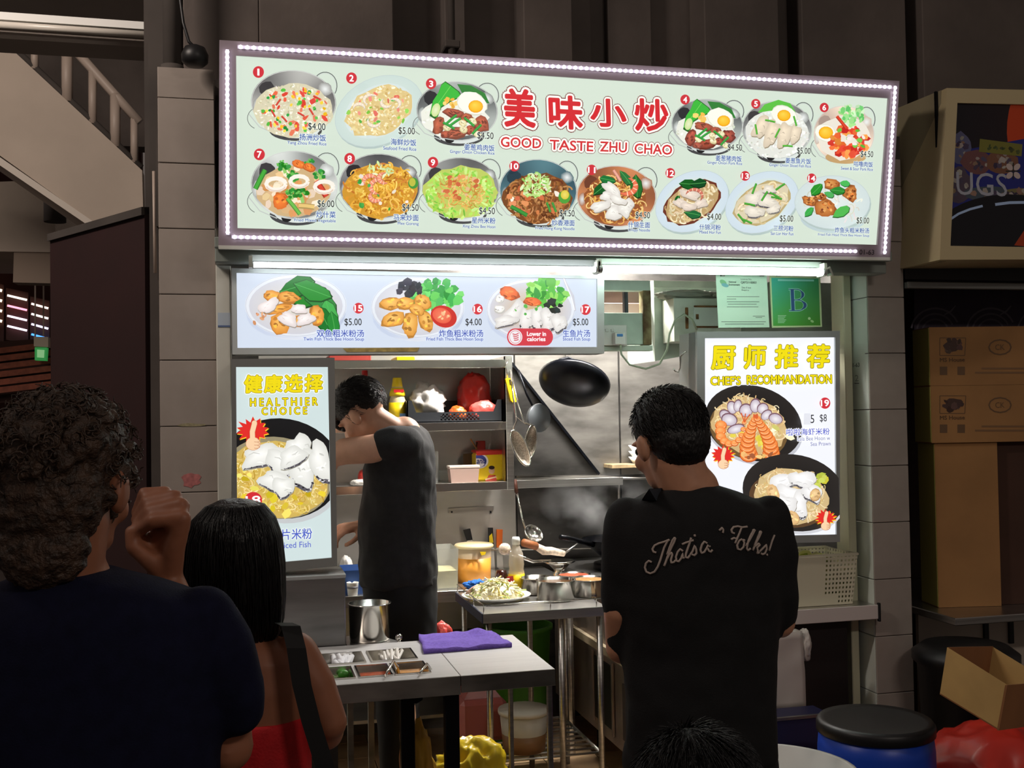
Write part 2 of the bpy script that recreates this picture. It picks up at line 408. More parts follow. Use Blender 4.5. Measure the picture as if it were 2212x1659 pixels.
def bowl(p, cx, cy, rx, ry, drop, broth=(222, 214, 200)):
    p.poly([(cx - rx, cy)] + [(cx + rx * math.cos(math.pi - math.pi * i / 14) * 0.97, cy + drop * 0.5 + (drop + ry * .3) * math.sin(math.pi * i / 14) * 0.9) for i in range(15)] + [(cx + rx, cy)],
           [(196, 206, 226)] * 6 + [(218, 222, 232)] * 5 + [(186, 196, 216)] * 6)
    p.ell(cx, cy, rx, ry, (222, 226, 234), 0, 34, inner=(240, 242, 246)); p.arc(cx, cy, rx * .985, ry * .98, 0, 6.29, 1.0, (188, 194, 208), 0, 36); p.ell(cx, cy + 1, rx * 0.92, ry * 0.9, (204, 204, 212), 0, 34, inner=broth)
def egg(p, x, y, r, yr=0.45, dx=0.2, dy=0.15):
    p.ell(x, y, r * 1.15, r * 0.85, (222, 222, 205), 0.35, 16, 0.06); p.ell(x, y - 0.5, r * 1.1, r * 0.8, EGGW, 0.35, 16, 0.06); p.ell(x + r * dx, y + r * dy, r * yr, r * yr * 0.86, (240, 165, 25), 0, 14); p.ell(x + r * dx, y + r * dy - .6, r * yr * .9, r * yr * .75, (246, 184, 30), 0, 14, inner=(252, 215, 80), foc=(-.2, -.3))
def leaf(p, pts, col, vein=None):
    mx, my = sum(q[0] for q in pts) / len(pts), sum(q[1] for q in pts) / len(pts); p.poly([(mx + (a - mx) * 1.07 + .5, my + (b - my) * 1.1 + 1.2) for a, b in pts], tuple(k * .55 for k in col)); p.poly(pts, col); c = vein or tuple(min(255, k * 1.35 + 10) for k in col); m = len(pts) // 2
    p.stroke([pts[0], ((pts[0][0] + pts[m][0]) / 2 + 1, (pts[0][1] + pts[m][1]) / 2), pts[m]], 1.0, c)
def greens(p, x, y, r, rot, col=DGRN):
    c, s = math.cos(rot), math.sin(rot); q = [(-1, 0), (-.5, -.42), (.2, -.5), (.8, -.3), (1, 0), (.7, .35), (0, .5), (-.6, .35)]
    leaf(p, [(x + (a * c - b * s) * r, y + (a * s + b * c) * r) for a, b in [(a * p.R.uniform(.85, 1.1), b * p.R.uniform(.8, 1.2)) for a, b in q]], p.jc(col, 26), (90, 180, 90))
def stick(p, x, y, l, rot, col, w): p.stroke([(x - math.cos(rot) * l / 2, y - math.sin(rot) * l / 2), (x, y - 0.5), (x + math.cos(rot) * l / 2, y + math.sin(rot) * l / 2)], w, tuple(c * .75 for c in col)); p.stroke([(x - math.cos(rot) * l / 2, y - math.sin(rot) * l / 2 - .5), (x, y - 1.2), (x + math.cos(rot) * l / 2, y + math.sin(rot) * l / 2 - .5)], w * .6, col)
def broccoli(p, x, y, r):
    p.stroke([(x, y), (x + r * .3, y + r * 1.1)], r * .5, (150, 205, 110))
    for _ in range(9): a, b = p.rin(x, y, r, r * .8); p.ell(a, b, r * .38, r * .34, p.jc((45, 140, 50), 22), 0, 9, .15)
    for _ in range(6): a, b = p.rin(x - r * .2, y - r * .3, r * .7, r * .5); p.ell(a, b, r * .18, r * .16, (105, 190, 85), 0, 7, .2)
def prawn(p, x, y, r, a0, col=(245, 150, 80), w=None, rot=0.0):
    w = w or r * .7; p.arc(x, y, r, r * .8, a0, a0 + 3.6, w, tuple(c * .8 for c in col), rot, 14, True); p.arc(x, y - .6, r, r * .8, a0 + .1, a0 + 3.4, w * .7, col, rot, 14, True)
    for k in range(5):
        t = a0 + .6 + k * .5; p.arc(x, y, r, r * .8, t, t + .1, w * .75, (255, 215, 180), rot, 2)
def fishfil(p, x, y, rx, ry, rot, col=(240, 240, 234), skin=True):
    """a ragged slice of fish: creased pale flesh, sometimes with a strip of dark speckled skin"""
    R, c, s = p.R, math.cos(rot), math.sin(rot); n = 22; ph = R.uniform(0, 6.28); sh = []
    for i in range(n):
        t = 2 * math.pi * i / n; k = 1 + .13 * math.sin(3 * t + ph) + .08 * math.sin(5 * t + ph * 2) + R.uniform(-.05, .05); sh.append((math.copysign(abs(math.cos(t)) ** .8, math.cos(t)) * rx * k, math.copysign(abs(math.sin(t)) ** .8, math.sin(t)) * ry * k))
    T = lambda a, b: (x + a * c - b * s, y + a * s + b * c)
    p.poly([(u + .8, v + 2) for u, v in (T(a, b) for a, b in sh)], tuple(q * .62 for q in (col[0], col[1] * .97, col[2] * .9)))
    p.fan([T(a, b) for a, b in sh], T(-rx * .2, -ry * .3), tuple(min(255, q * 1.06) for q in col), tuple(q * .9 for q in col))
    for k in range(5):
        a0 = R.uniform(-.7, .5) * rx; b0 = R.uniform(-.5, .5) * ry; l = rx * R.uniform(.25, .55); p.stroke([T(a0, b0), T(a0 + l * .5, b0 + R.uniform(-.12, .12) * ry), T(a0 + l, b0 + R.uniform(-.2, .2) * ry)], max(.8, ry * .09), tuple(min(255, q * (.84 if k % 2 else 1.05)) for q in col), True)
    if skin:
        band = [sh[i] for i in range(2, 10)]; p.stroke([T(a * .93, b * .93) for a, b in band], max(1.6, ry * .2), (92, 88, 96), True)
        for a, b in band:
            for _ in range(2): p.ell(*T(a * R.uniform(.86, .97), b * R.uniform(.86, .97)), max(.5, ry * .06), max(.5, ry * .05), R.choice([(40, 38, 44), (225, 224, 226), (60, 58, 66)]), 0, 5, .3)
def prawn2(p, pts, w):
    n = 9; out = []
    for i in range(n + 1):
        t = i / n * (len(pts) - 1); k = min(int(t), len(pts) - 2); f = t - k; out.append((pts[k][0] + (pts[k + 1][0] - pts[k][0]) * f, pts[k][1] + (pts[k + 1][1] - pts[k][1]) * f))
    for i, (x, y) in enumerate(out):
        r = w * (1 - .6 * i / n); p.ell(x, y + 1, r, r * .8, (190, 84, 36), 0, 14); p.ell(x, y, r * .93, r * .74, (236, 128, 56), 0, 14, inner=(252, 178, 110), foc=(-.25, -.3)); p.arc(x, y, r * .7, r * .55, .4, 2.6, .9, (255, 214, 170))
    a, b = out[-2], out[-1]; dx, dy = (b[0] - a[0]) * 1.3, (b[1] - a[1]) * 1.3
    for k in (-.5, 0, .5): p.stroke([b, (b[0] + dx - dy * k, b[1] + dy + dx * k)], w * .25, (214, 96, 50), True)
def thumb_badge(p, x, y, r, dx=0.0):
    n = 28; q = []
    for i in range(n): t = 2 * math.pi * i / n; k = (1.32 if i % 2 else .88) * p.R.uniform(.88, 1.08); q.append((x + math.cos(t) * r * k * 1.12, y + math.sin(t) * r * k * .88))
    p.poly([(a + 1.5, b + 2) for a, b in q], (250, 200, 40)); p.poly(q, (222, 45, 40))
    sk, ol = (246, 208, 168), (190, 130, 95); hx, hy = x + r * .08 + dx, y + r * .85
    for grow, col in ((1.4, ol), (0, sk)):
        p.stroke([(hx - r * .1, hy - r * .1), (hx - r * .12, hy - r * .75), (hx + r * .08, hy - r * 1.5)], r * .42 + grow, col); p.ell(hx + r * .06, hy - r * 1.5, r * .22 + grow / 2, r * .22 + grow / 2, col, 0, 12)
        p.ell(hx - r * .05, hy + r * .28, r * .62 + grow / 2, r * .55 + grow / 2, col, 0, 18)
    for k in range(3): p.arc(hx + r * .22, hy + r * (.02 + .27 * k), r * .3, r * .12, -1.2, 2.2, 1.0, ol)
def numbadge(p, n, x, y, r, fs=1.25):
    p.ell(x, y, r, r * 1.06, (205, 50, 60), 0, 24); w = r * (.42 if len(n) == 1 else .8)
    p.text(n, x - w * (.55 if n == '1' else 1), x + w * (.55 if n == '1' else 1), y + r * fs / 2, r * fs, (255, 250, 250), 0.03)
# ------------------------------------------------------------------ the setting
YF = 3.95                                   # face of the two tiled pillars
tile_m = mat('pillar_tile', (158, 148, 140), 0.22, var=0.08, scale=6.0)
tile_g = mat('jamb_tile', (222, 230, 222), 0.22, var=0.06, scale=5.0)
grout = mat('grout', (92, 86, 80), 0.9)
conc = mat('painted_concrete', (92, 83, 78), 0.85, var=0.18, scale=2.5, bump=0.15, bscale=30)
conc_w = mat('stair_plaster', (186, 172, 158), 0.85, var=0.08, scale=2.0, bump=0.1, bscale=40)
conc_d = mat('dark_concrete', (70, 64, 60), 0.9, var=0.2, scale=3.0)
maroon = mat('maroon_board', (40, 13, 13), 0.8, var=0.12, scale=4)
white_metal = mat('white_painted_metal', (206, 206, 196), 0.4, var=0.05, scale=5)
ceil_m = mat('ceiling_paint', (160, 150, 142), 0.9, var=0.06, scale=2)
fl_m = mat('hall_floor', (84, 76, 70), 0.55, var=0.2, scale=3)
ft_m = mat('floor_tile', (176, 146, 112), 0.35, var=0.16, scale=9)
floor = struct(MB().add([(-14, -3, 0), (14, -3, 0), (14, 22, 0), (-14, 22, 0)], [(0, 1, 2, 3)]).build('floor', fl_m))
tl = B(-.123, .123, -.123, .123, 0.0, 0.006, bev=0.002).mesh('floor_tile'); tl.materials.append(ft_m)
for i in range(12):
    for j in range(9):
        link('floor_tile', tl, floor, (-.05 + .25 * i, 3.75 + .25 * j, 0.0005))
# tiled pillars beside the opening
def pillar(x0, x1, y0, y1, ztop, seam_z, m, face_w=1):
    p = struct(B(x0 + .006, x1 - .006, y0 + .006, y1, 0, ztop).build('pillar', grout))
    th = .23; zs = seam_z
    while zs > 0.02: zs -= th
    z = zs
    me_f = B(x0, x1, -.004, .004, .0015, th - .0015, bev=.002).mesh('tile'); me_f.materials.append(m)
    me_s = B(-.004, .004, y0 + .009, y1, .0015, th - .0015, bev=.002).mesh('tile'); me_s.materials.append(m)
    me_g = me_s.copy(); me_g.materials.clear(); me_g.materials.append(tile_g)
    while z < ztop - .01:
        za, zb_ = max(z, .002), min(z + th, ztop)
        for me_, lc in ((me_f, (0, y0 + .004, za)), (me_g if x0 > 1 else me_s, (x0 + .004, 0, za)), (me_s, (x1 - .004, 0, za))): link('tile', me_, p, lc).scale.z = (zb_ - za) / th
        z += th
    return p
LPX0, LPX1 = atY(345, 800, YF).x, atY(468, 800, YF).x
RPX0, RPX1 = atY(1878, 800, YF).x, atY(1957, 800, YF).x
pillar(LPX0, LPX1, YF, YF + .3, atY(405, 147, YF).z, atY(400, 636, YF).z, tile_m)
pillar(RPX0, RPX1, YF, YF + .24, 2.62, atY(1915, 763, YF).z, tile_m)
# marks on the left pillar
pil = bpy.data.objects['pillar']
def mark(nm, x, y, rx, ry, col, seed):
    R_ = random.Random(seed); c = atY(x, y, YF - .0012); q = []
    for i in range(16): t = 2 * math.pi * i / 16; k = R_.uniform(.75, 1.15); q.append((c.x + math.cos(t) * rx * k, YF - .0012, c.z + math.sin(t) * ry * k))
    MB().prism(q, (0, .0018, 0)).build(nm, mat('mark_%d' % seed, col, .7, var=.25, scale=60), pil)
mark('paint_stain', 413, 1037, .034, .026, (176, 106, 104), 1); mark('tape_residue', 412, 918, .045, .006, (150, 142, 110), 2)
# painted steel frame round the opening
JX0, JX1 = LPX1, atY(500, 800, YF - .02).x
ZL0 = atY(1106, 582, 3.86).z; ZL1 = atY(1106, 545, 3.82).z
lint_m = mat('lintel_paint', (138, 146, 140), .45, var=.06, scale=5)
fr = thing('trim_1', None, None, (JX0, YF, 0)); struct(fr)
B(JX0, JX1, YF - .03, YF + .12, 0, ZL0 + .06, bev=.004).build('jamb', white_metal, fr)
q_ = atY(484, 691, YF - .031); B(q_.x - .021, q_.x + .021, YF - .0315, YF - .0295, q_.z - .025, q_.z + .025).build('sticker', mat('sticker_pale', (176, 188, 200), .5), fr); B(q_.x - .021, q_.x + .021, YF - .0322, YF - .0314, q_.z - .025, q_.z - .019).build('sticker_band', mat('sticker_blue', (90, 110, 150), .5), fr)
B(RPX0 - .05, RPX0 - .015, YF + .10, YF + .2, 0.0, ZL0 + .05, bev=.003).build('jamb', mat('yellowed_metal', (196, 196, 168), .45), fr)
B(JX0, RPX0 + .02, 3.84, 3.93, ZL0 + .005, ZL1 + .02, bev=.004).build('lintel', lint_m, fr)
B(JX0, RPX0 + .02, 3.80, 3.835, ZL0 + .05, ZL1 + .03, bev=.003).build('lintel_lip', lint_m, fr)
# upper facade with fins and recesses, and a conduit
YU = 4.16
up = struct(B(-.30, 7.5, YU + .14, YU + .4, 2.3, 5.2).build('wall_upper', conc))
for (a, b, dep) in ((395, 560, .12), (560, 850, .14), (965, 1010, .10), (1130, 1235, .15), (1240, 1290, .06), (1330, 1425, .05), (1520, 1680, .15), (1735, 1960, .13), (1990, 2300, .15)):
    xa, xb = atY(a, 60, YU).x, atY(b, 60, YU).x
    B(xa, xb, YU + .14 - dep, YU + .15, 2.3, 5.1, bev=.004).build('fin', conc, up)
B(-.30, 7.5, YU - .02, YU + .02, 2.3, 2.85).build('beam', conc_d, up)
cx = atY(972, 60, YU).x
MB().cyl((cx, YU - .03, 2.7), (cx, YU - .03, 5.0), .014).build('conduit', conc_d, up)
for zz in (3.02, 3.5): B(cx - .03, cx + .03, YU - .05, YU + .04, zz, zz + .03, bev=.004).build('clamp', conc_d, up)
# side and rear walls of the stall kitchen
KX0, KX1, KB = LPX1 - .02, 2.62, 5.5
wl = struct(B(KX0 - .1, KX0, YF + .3, KB + .1, 0, 2.7).build('wall_left', mat('kitchen_paint', (196, 196, 190), .6, var=.06)))
wr = struct(B(KX1, KX1 + .1, YF + .24, KB + .1, 0, 2.7).build('wall_right', steel_dark))
wb = struct(B(KX0, KX1, KB, KB + .1, 0, 2.7).build('wall_back', steel_dark))
struct(B(KX0 - .1, KX1 + .1, YF + .02, KB + .1, 2.62, 2.72).build('ceiling', conc_d))
pan_l = mat('splash_panel_light', (200, 198, 192), 0.38, 0.75, var=.1, scale=2.5, stretch=(1, 1, 3))
for a, b, m_ in ((560, 1112, pan_l), (1114, 1338, steel_dull), (1340, 1700, steel_dull)):
    xa, xb = atY(a, 900, KB - .01).x, atY(b, 900, KB - .01).x
    for z0, z1 in ((.5, 1.255), (1.26, 2.3)):
        mm = m_ if (m_ is pan_l or z0 > 1) else steel_dark
        B(xa, xb - .004, KB - .012, KB - .001, z0, z1, bev=.001).build('wall_panel', mm, wb)
# sloping hood cheek and the ledge under it
hood = thing('hood_cheek', 'triangular dark steel hood cheek behind the hanging black wok', 'hood', (1.3, KB - .1, 1.26))
q = [atY(1106, 788, KB - .14), atY(1292, 1026, KB - .14), atY(1106, 1028, KB - .14)]
MB().prism(q, (0, .012, 0)).build('cheek_plate', steel_dark, hood)
a, b = atY(1104, 784, KB - .15), atY(1293, 1024, KB - .15)
MB().bar(a, b, .012, .03, up=(0, 1, 0)).build('edge_strip', iron, hood)
lz0, lz1 = atY(1200, 1052, 5.25).z, atY(1200, 1036, 5.25).z
xa, xb = atY(1108, 1040, 5.25).x, atY(1345, 1040, 5.25).x
lg = thing('splash_ledge', 'narrow steel ledge on the rear wall above the cooking range', 'shelf', (xa, 5.25, lz0))
B(xa, xb, 5.25, KB - .015, lz0 + .02, lz1, bev=.002).build('ledge_top', steel_dull, lg)
B(xa, xb, 5.245, 5.256, lz0, lz1 + .002, bev=.001).build('ledge_lip', steel, lg)
# ------------------------------------------------------------------ left: stairs, partition, far hall
YS = 6.6
st = thing('stair_flight', None, None, (-2, YS, 0)); struct(st)
q = [atY(x, y, YS) for x, y in ((-260, -150), (10, 92), (307, 368), (309, 452), (215, 490), (-260, 150))]
MB().prism(q, (0, .14, 0)).build('parapet', conc_w, st)
q = [atY(x, y, YS + .14) for x, y in ((-260, 130), (215, 478), (213, 492), (-260, 160))]
MB().prism(q, (0, 1.1, 0)).build('stair_soffit', conc_w, st)
q = [atY(x, y, YS - .02) for x, y in ((-40, 312), (215, 488), (198, 492), (-40, 330))]
MB().prism(q, (0, .03, 0)).build('soffit_trim', mat('trim_paint', (200, 190, 178), .6), st)
rl = mat('rail_paint', (176, 160, 148), .5)
g = thing('stair_railing', 'pale metal railing climbing along the concrete stair parapet', 'railing', (-1.9, YS + .05, 3))
hr = [atY(x, y, YS + .07) for x, y in ((150, 94), (200, 150), (247, 203), (302, 264))]
MB().tube(hr, .028, 8).build('handrail', rl, g)
for x, y0, y1, r in ((75, 96, 150, .022), (145, 96, 220, .032), (200, 150, 268, .024), (249, 203, 318, .03), (290, 250, 352, .022)):
    MB().cyl(atY(x, y0, YS + .07), atY(x, y1, YS + .07), r, n=8).build('post', rl, g)
MB().tube([atY(x, y, YS + .07) for x, y in ((20, 96), (75, 146), (145, 212), (200, 262), (305, 362))], .02, 8).build('bottom_rail', conc_d, g)
# maroon board
pa, pb = atY(312, 448, 4.22), atY(108, 510, 4.9)
pz = pa.z
pt = struct(MB().prism([(pa.x, pa.y, 0), (pb.x, pb.y, 0), (pb.x, pb.y, pz), (pa.x, pa.y, pz)], (.02, .02, 0)).build('wall_partition', maroon))
MB().prism([(pa.x - .01, pa.y - .01, pz - .03), (pb.x - .01, pb.y - .01, pz - .03), (pb.x - .01, pb.y - .01, pz), (pa.x - .01, pa.y - .01, pz)], (.03, .03, .006)).build('capping', conc_d, pt)
B(atY(314, 500, 4.26).x, LPX0 + .02, 4.26, 4.4, 0, 3.6).build('pier', conc_d, pt)
B(LPX0 - .05, LPX0 + .02, 4.2, 4.26, 0, 3.5).build('pier', conc_d, pt)
MB().cyl(atY(332, 370, 4.18), atY(335, 590, 4.18), .006, n=6).build('drain_pipe', rl, pt)
# wall and ceiling behind the stairs
struct(B(-9, -.3, 9.0, 9.2, 3.75, 6.5).build('wall_rear', conc))
struct(B(-9, 7.5, 3.3, 9.4, 4.55, 4.75).build('ceiling_hall', ceil_m)) if False else None
sl = struct(B(-6, -.28, 4.6, 4.78, atY(150, 92, 4.6).z, atY(150, 40, 4.6).z).build('ceiling_beam', ceil_m))
struct(B(-9, -.28, 4.0, 10, 4.55, 4.7).build('ceiling', ceil_m))
bl = thing('ceiling_batten', 'unlit white fluorescent batten under the concrete ceiling beam', 'lamp', atY(180, 50, 4.55))
a, b = atY(-60, 34, 4.57), atY(345, 62, 4.57)
MB().bar(a, b, .05, .03).build('batten_body', white_pl, bl)
MB().cyl(a - Vector((0, 0.02, .035)), b - Vector((0, 0.02, .035)), .014, n=10).build('tube', mat('unlit_tube', (206, 200, 190), .3), bl)
for e in (a, b): MB().sphere(e - Vector((0, .02, .03)), .02, 8).build('lamp_holder', white_pl, bl)
# dark pipe with a loudspeaker beside the pillar head
pp = atY(370, 60, 4.0)
pipe = thing('downpipe', 'dark thick downpipe running up beside the sign corner', 'pipe', (pp.x, 4.0, 2.8))
MB().cyl((pp.x, 4.04, 2.62), (pp.x, 4.04, 4.5), .032, n=16).build('pipe_body', conc_d, pipe)
MB().cyl((pp.x, 4.04, 2.80), (pp.x, 4.04, 2.86), .04, n=16).build('pipe_collar', conc_d, pipe)
sp = atY(421, 122, 3.87)
spk = thing('hall_speaker', 'small dark round loudspeaker hung from a cable beside the sign', 'speaker', sp)
MB().lathe(sp + Vector((0, 0, -.035)), [(0, 0), (.03, .002), (.044, .015), (.046, .04), (.035, .065), (.012, .075), (0, .076)], 18).build('speaker_body', black_pl, spk)
MB().tube([sp + Vector((0, 0, .03)), atY(408, 90, 3.87), atY(396, 50, 3.88), atY(388, -10, 3.89), atY(384, -160, 3.9)], .006, 6).build('cable', black_pl, spk)
# far hall seen under the stairs: beam, hanging sign box, slotted screens with lights behind, awning slats, exit sign
YH = 13.0
hall = struct(B(-14, -1.2, YH + 1.2, YH + 1.4, 0, 7).build('wall_far', mat('far_wall', (70, 36, 28), .9, var=.3, scale=.8)))
q = [atY(x, y, 10) for x, y in ((-200, 400), (118, 388), (120, 545), (-200, 540))]
struct(MB().prism(q, (0, 1.5, 0)).build('beam_far', conc_w))
q = [atY(x, y, 10.02) for x, y in ((30, 545), (112, 545), (112, 612), (28, 610))]
MB().prism(q, (0, .2, 0)).build('hanging_box', mat('signbox_back', (150, 132, 116), .7), None, 'plain beige box hanging in the far hall below the beam', 'box')
cb = atY(128, 452, 9.0)
MB().cyl((cb.x, 8.8, atY(128, 425, 8.8).z), (cb.x, 8.8, atY(128, 480, 8.8).z), .08, n=18).build('ceiling_drum', conc_d, None, 'short grey drum fixture hanging under the stair soffit', 'lamp')
sc_m = mat('screen_panel', (66, 34, 26), .7, var=.2, scale=4)
strips = {(0, 0): (255, 236, 215), (0, 1): (255, 150, 170), (0, 2): (245, 215, 240), (0, 3): (248, 225, 250), (1, 0): (255, 225, 205), (1, 1): (255, 238, 225), (1, 2): (225, 215, 255), (1, 3): (70, 150, 255)}
for ci, (xa, xb) in enumerate(((14, 60), (66, 106))):
    s_ = thing('slotted_screen', ['dark slotted screen with pink and white light bars in the far hall', 'dark slotted screen with white and blue light bars in the far hall'][ci], 'screen', atY(xa, 735, YH))
    y0 = 622 + ci * 18
    MB().prism([atY(x, y, YH + .05) for x, y in ((xa - 1, y0), (xb + 1, y0 + 10), (xb + 1, y0 + 120), (xa - 1, y0 + 112))], (0, .05, 0)).build('screen_board', sc_m, s_)
    for k in range(4):
        yy = y0 + 16 + 22 * k
        MB().bar(atY(xa + 2, yy, YH), atY(xb - 2, yy + 10, YH), .02, .022).build('light_bar', mat('light_bar_%d%d' % (ci, k), (20, 20, 20), .5, emit=strips[(ci, k)], es=2.2), s_)
s_ = thing('slotted_screen', 'dark slotted screen with orange-white light dots at the hall edge', 'screen', atY(-20, 735, YH))
MB().prism([atY(x, y, YH + .05) for x, y in ((-60, 600), (8, 615), (8, 740), (-60, 725))], (0, .05, 0)).build('screen_board', sc_m, s_)
for k in range(4): MB().bar(atY(-30, 620 + 22 * k, YH), atY(4, 628 + 22 * k, YH), .02, .03).build('light_bar', mat('light_bar_e', (20, 20, 20), .5, emit=(255, 220, 190), es=2.2), s_)
aw = thing('awning', 'terracotta slatted awning under the lit screens in the far hall', 'awning', atY(60, 790, 11.5))
for k in range(6):
    MB().bar(atY(-120, 772 + 17 * k, 11.5 - .1 * k), atY(118, 744 + 17 * k, 11.5 - .1 * k), .05, .055).build('slat', mat('awning_slat', (120, 62, 42), .8, var=.2), aw)
MB().prism([atY(x, y, 11.6) for x, y in ((-120, 745), (118, 730), (118, 860), (-120, 880))], (0, .03, 0)).build('awning_board', mat('awning_back', (52, 28, 22), .9), aw)
e = thing('exit_sign', 'small green lit hanging sign in the far hall', 'sign', atY(88, 760, 11.0))
q = [atY(x, y, 11) for x, y in ((73, 727), (104, 728), (104, 750), (73, 748))]
MB().prism(q, (0, .12, 0)).build('sign_bracket', mat('beige_plastic', (170, 160, 140), .6), e)
q = [atY(x, y, 11) for x, y in ((75, 750), (101, 751), (99, 779), (75, 778))]
MB().prism(q, (0, .1, 0)).build('sign_body', mat('exit_green', (30, 120, 60), .5, emit=(40, 150, 70), es=.5), e)
q = [atY(x, y, 10.99) for x, y in ((80, 755), (96, 756), (95, 773), (80, 772))]
MB().prism(q, (0, .008, 0)).build('sign_face', mat('exit_face', (140, 200, 140), .5, emit=(130, 190, 130), es=.6), e)
for dx in (76, 94): MB().cyl(atY(dx, 727, 11.05), atY(dx, 540, 11.05), .008, n=6).build('hanger', rl, e)
# ------------------------------------------------------------------ lightboxes and their prints
def frame_bars(pl, outer, inner, depth, m, parent, name='frame_bar', lift=.012):
    """four mitred bars between two pixel quads (tl, tr, br, bl) on a plane"""
    for i in range(4):
        j = (i + 1) % 4
        q = [pl.P(*outer[i], h=lift), pl.P(*outer[j], h=lift), pl.P(*inner[j], h=lift), pl.P(*inner[i], h=lift)]
        MB().prism(q, -pl.n * (depth)).build(name, m, parent)
def face(pl, quad, h, m, parent, name='face_panel', th=.006):
    return MB().prism([pl.P(*p, h=h) for p in quad], -pl.n * th).build(name, m, parent)
def sign_box(pl, quad, depth, m, parent, name='cabinet', h=-.008, back=None):
    return MB().prism([pl.P(*p, h=h) for p in quad], back if back is not None else -pl.n * depth).build(name, m, parent)
# ---- large menu sign
SZ0, SZ1 = 2.17, 2.80
big = Plane((0, 3.72, SZ0), (1, 0, 0), (0, -.082, SZ1 - SZ0))
O4 = [(474, 88), (1939, 176), (1919, 556), (472, 530)]
I4 = [(510, 121), (1916, 213), (1892, 529), (513, 493)]
sign = thing('menu_lightbox', 'long lit menu sign with LED border and fourteen numbered dish pictures', 'sign', big.P(1106, 535))
glow_frame = mat('sign_frame_mauve_glow', (165, 150, 160), 0.45, 0.2)  # mauve LED glow is put into the frame colour
frame_bars(big, O4, I4, .03, glow_frame, sign)
sign_box(big, O4, .18, alu_dk, sign, h=-.018)
face_w = mat('menu_face', (60, 64, 60), .4, emit=(216, 230, 214), es=1.0)
sign_f = face(big, I4, .002, face_w, sign, th=.016)
# underside lip of the sign
MB().prism([big.P(472, 530, .012), big.P(1919, 556, .012), big.P(1919, 556, -.2), big.P(472, 530, -.2)], (0, 0, -.012)).build('underside_plate', white_metal, sign)
led_m = mat('led_glow', (230, 230, 240), .4, emit=(250, 244, 255), es=10.0)
led_me = MB().lathe((0, 0, 0), [(.0062, 0), (.0062, .003), (.0045, .006), (0, .0075)], 8, axis=big.n).mesh('led'); led_me.materials.append(led_m)
strip_m = mat('led_strip', (190, 180, 196), .5)
def led_row(a, b, n):
    A, Bq = big.P(*a, h=.013), big.P(*b, h=.013)
    st_ = MB().bar(A, Bq, .012, .003, up=tuple(big.n)).build('led_strip', strip_m, sign)
    for i in range(n):
        link('led', led_me, st_, A.lerp(Bq, (i + .5) / n) + big.n * .001)
led_row((513, 103), (1922, 190), 116); led_row((500, 512), (1848, 543), 112); led_row((491, 108), (492, 508), 35); led_row((1929, 186), (1906, 550), 35)
PM = print_mat('menu_print', 1.0); PS = print_mat('panel_print', 1.05)
def bprint(n, label): return Print('dish_picture', big, PM, sign_f, base=.0028, label=label)
p = bprint(1, 'fried rice in a steel pan'); pan(p, 634, 222, 92, 70); p.ell(634, 240, 84, 58, (214, 208, 178), 0, 30, .05)
p.bits(634, 240, 82, 56, 420, [(236, 232, 212), (224, 216, 186), (206, 200, 168), (244, 242, 230)], 2.2, 4.2, (.35, .6))
p.bits(634, 238, 76, 50, 34, [(215, 66, 50), (225, 90, 60), (235, 125, 95)], 5, 9.5, (.35, .65)); p.bits(634, 240, 74, 48, 24, [(40, 150, 60), (90, 185, 70)], 3.4, 5.2, (.8, 1)); p.bits(634, 240, 74, 50, 22, [YEL, (250, 215, 70)], 3.2, 5, (.6, .9))
for a in ((601, 222), (590, 246), (650, 248), (672, 242), (614, 258), (684, 212)): stick(p, *a, 17, p.R.uniform(0, 3), (222, 70, 55), 4)
p = bprint(2, 'seafood fried rice on a white oval plate'); plate(p, 818, 240, 100, 72, -.45); p.ell(818, 240, 74, 50, (222, 198, 136), -.45, 26, .08)
p.bits(818, 240, 72, 48, 330, [(240, 226, 178), (228, 206, 146), (214, 186, 118), (246, 238, 206)], 2.4, 4.6, (.4, .7), -.45); p.bits(818, 240, 66, 42, 14, [(140, 205, 80), (90, 180, 70)], 3, 5.5); p.bits(815, 230, 60, 36, 12, [(240, 150, 130), (230, 115, 95)], 4, 8, (.4, .7))
for a in ((800, 217, 14, 2.0), (835, 222, 12, 0.5), (808, 262, 14, 0.2), (850, 225, 13, 4), (775, 235, 12, 3)): prawn(p, a[0], a[1], a[2], a[3], (244, 234, 214), 8)
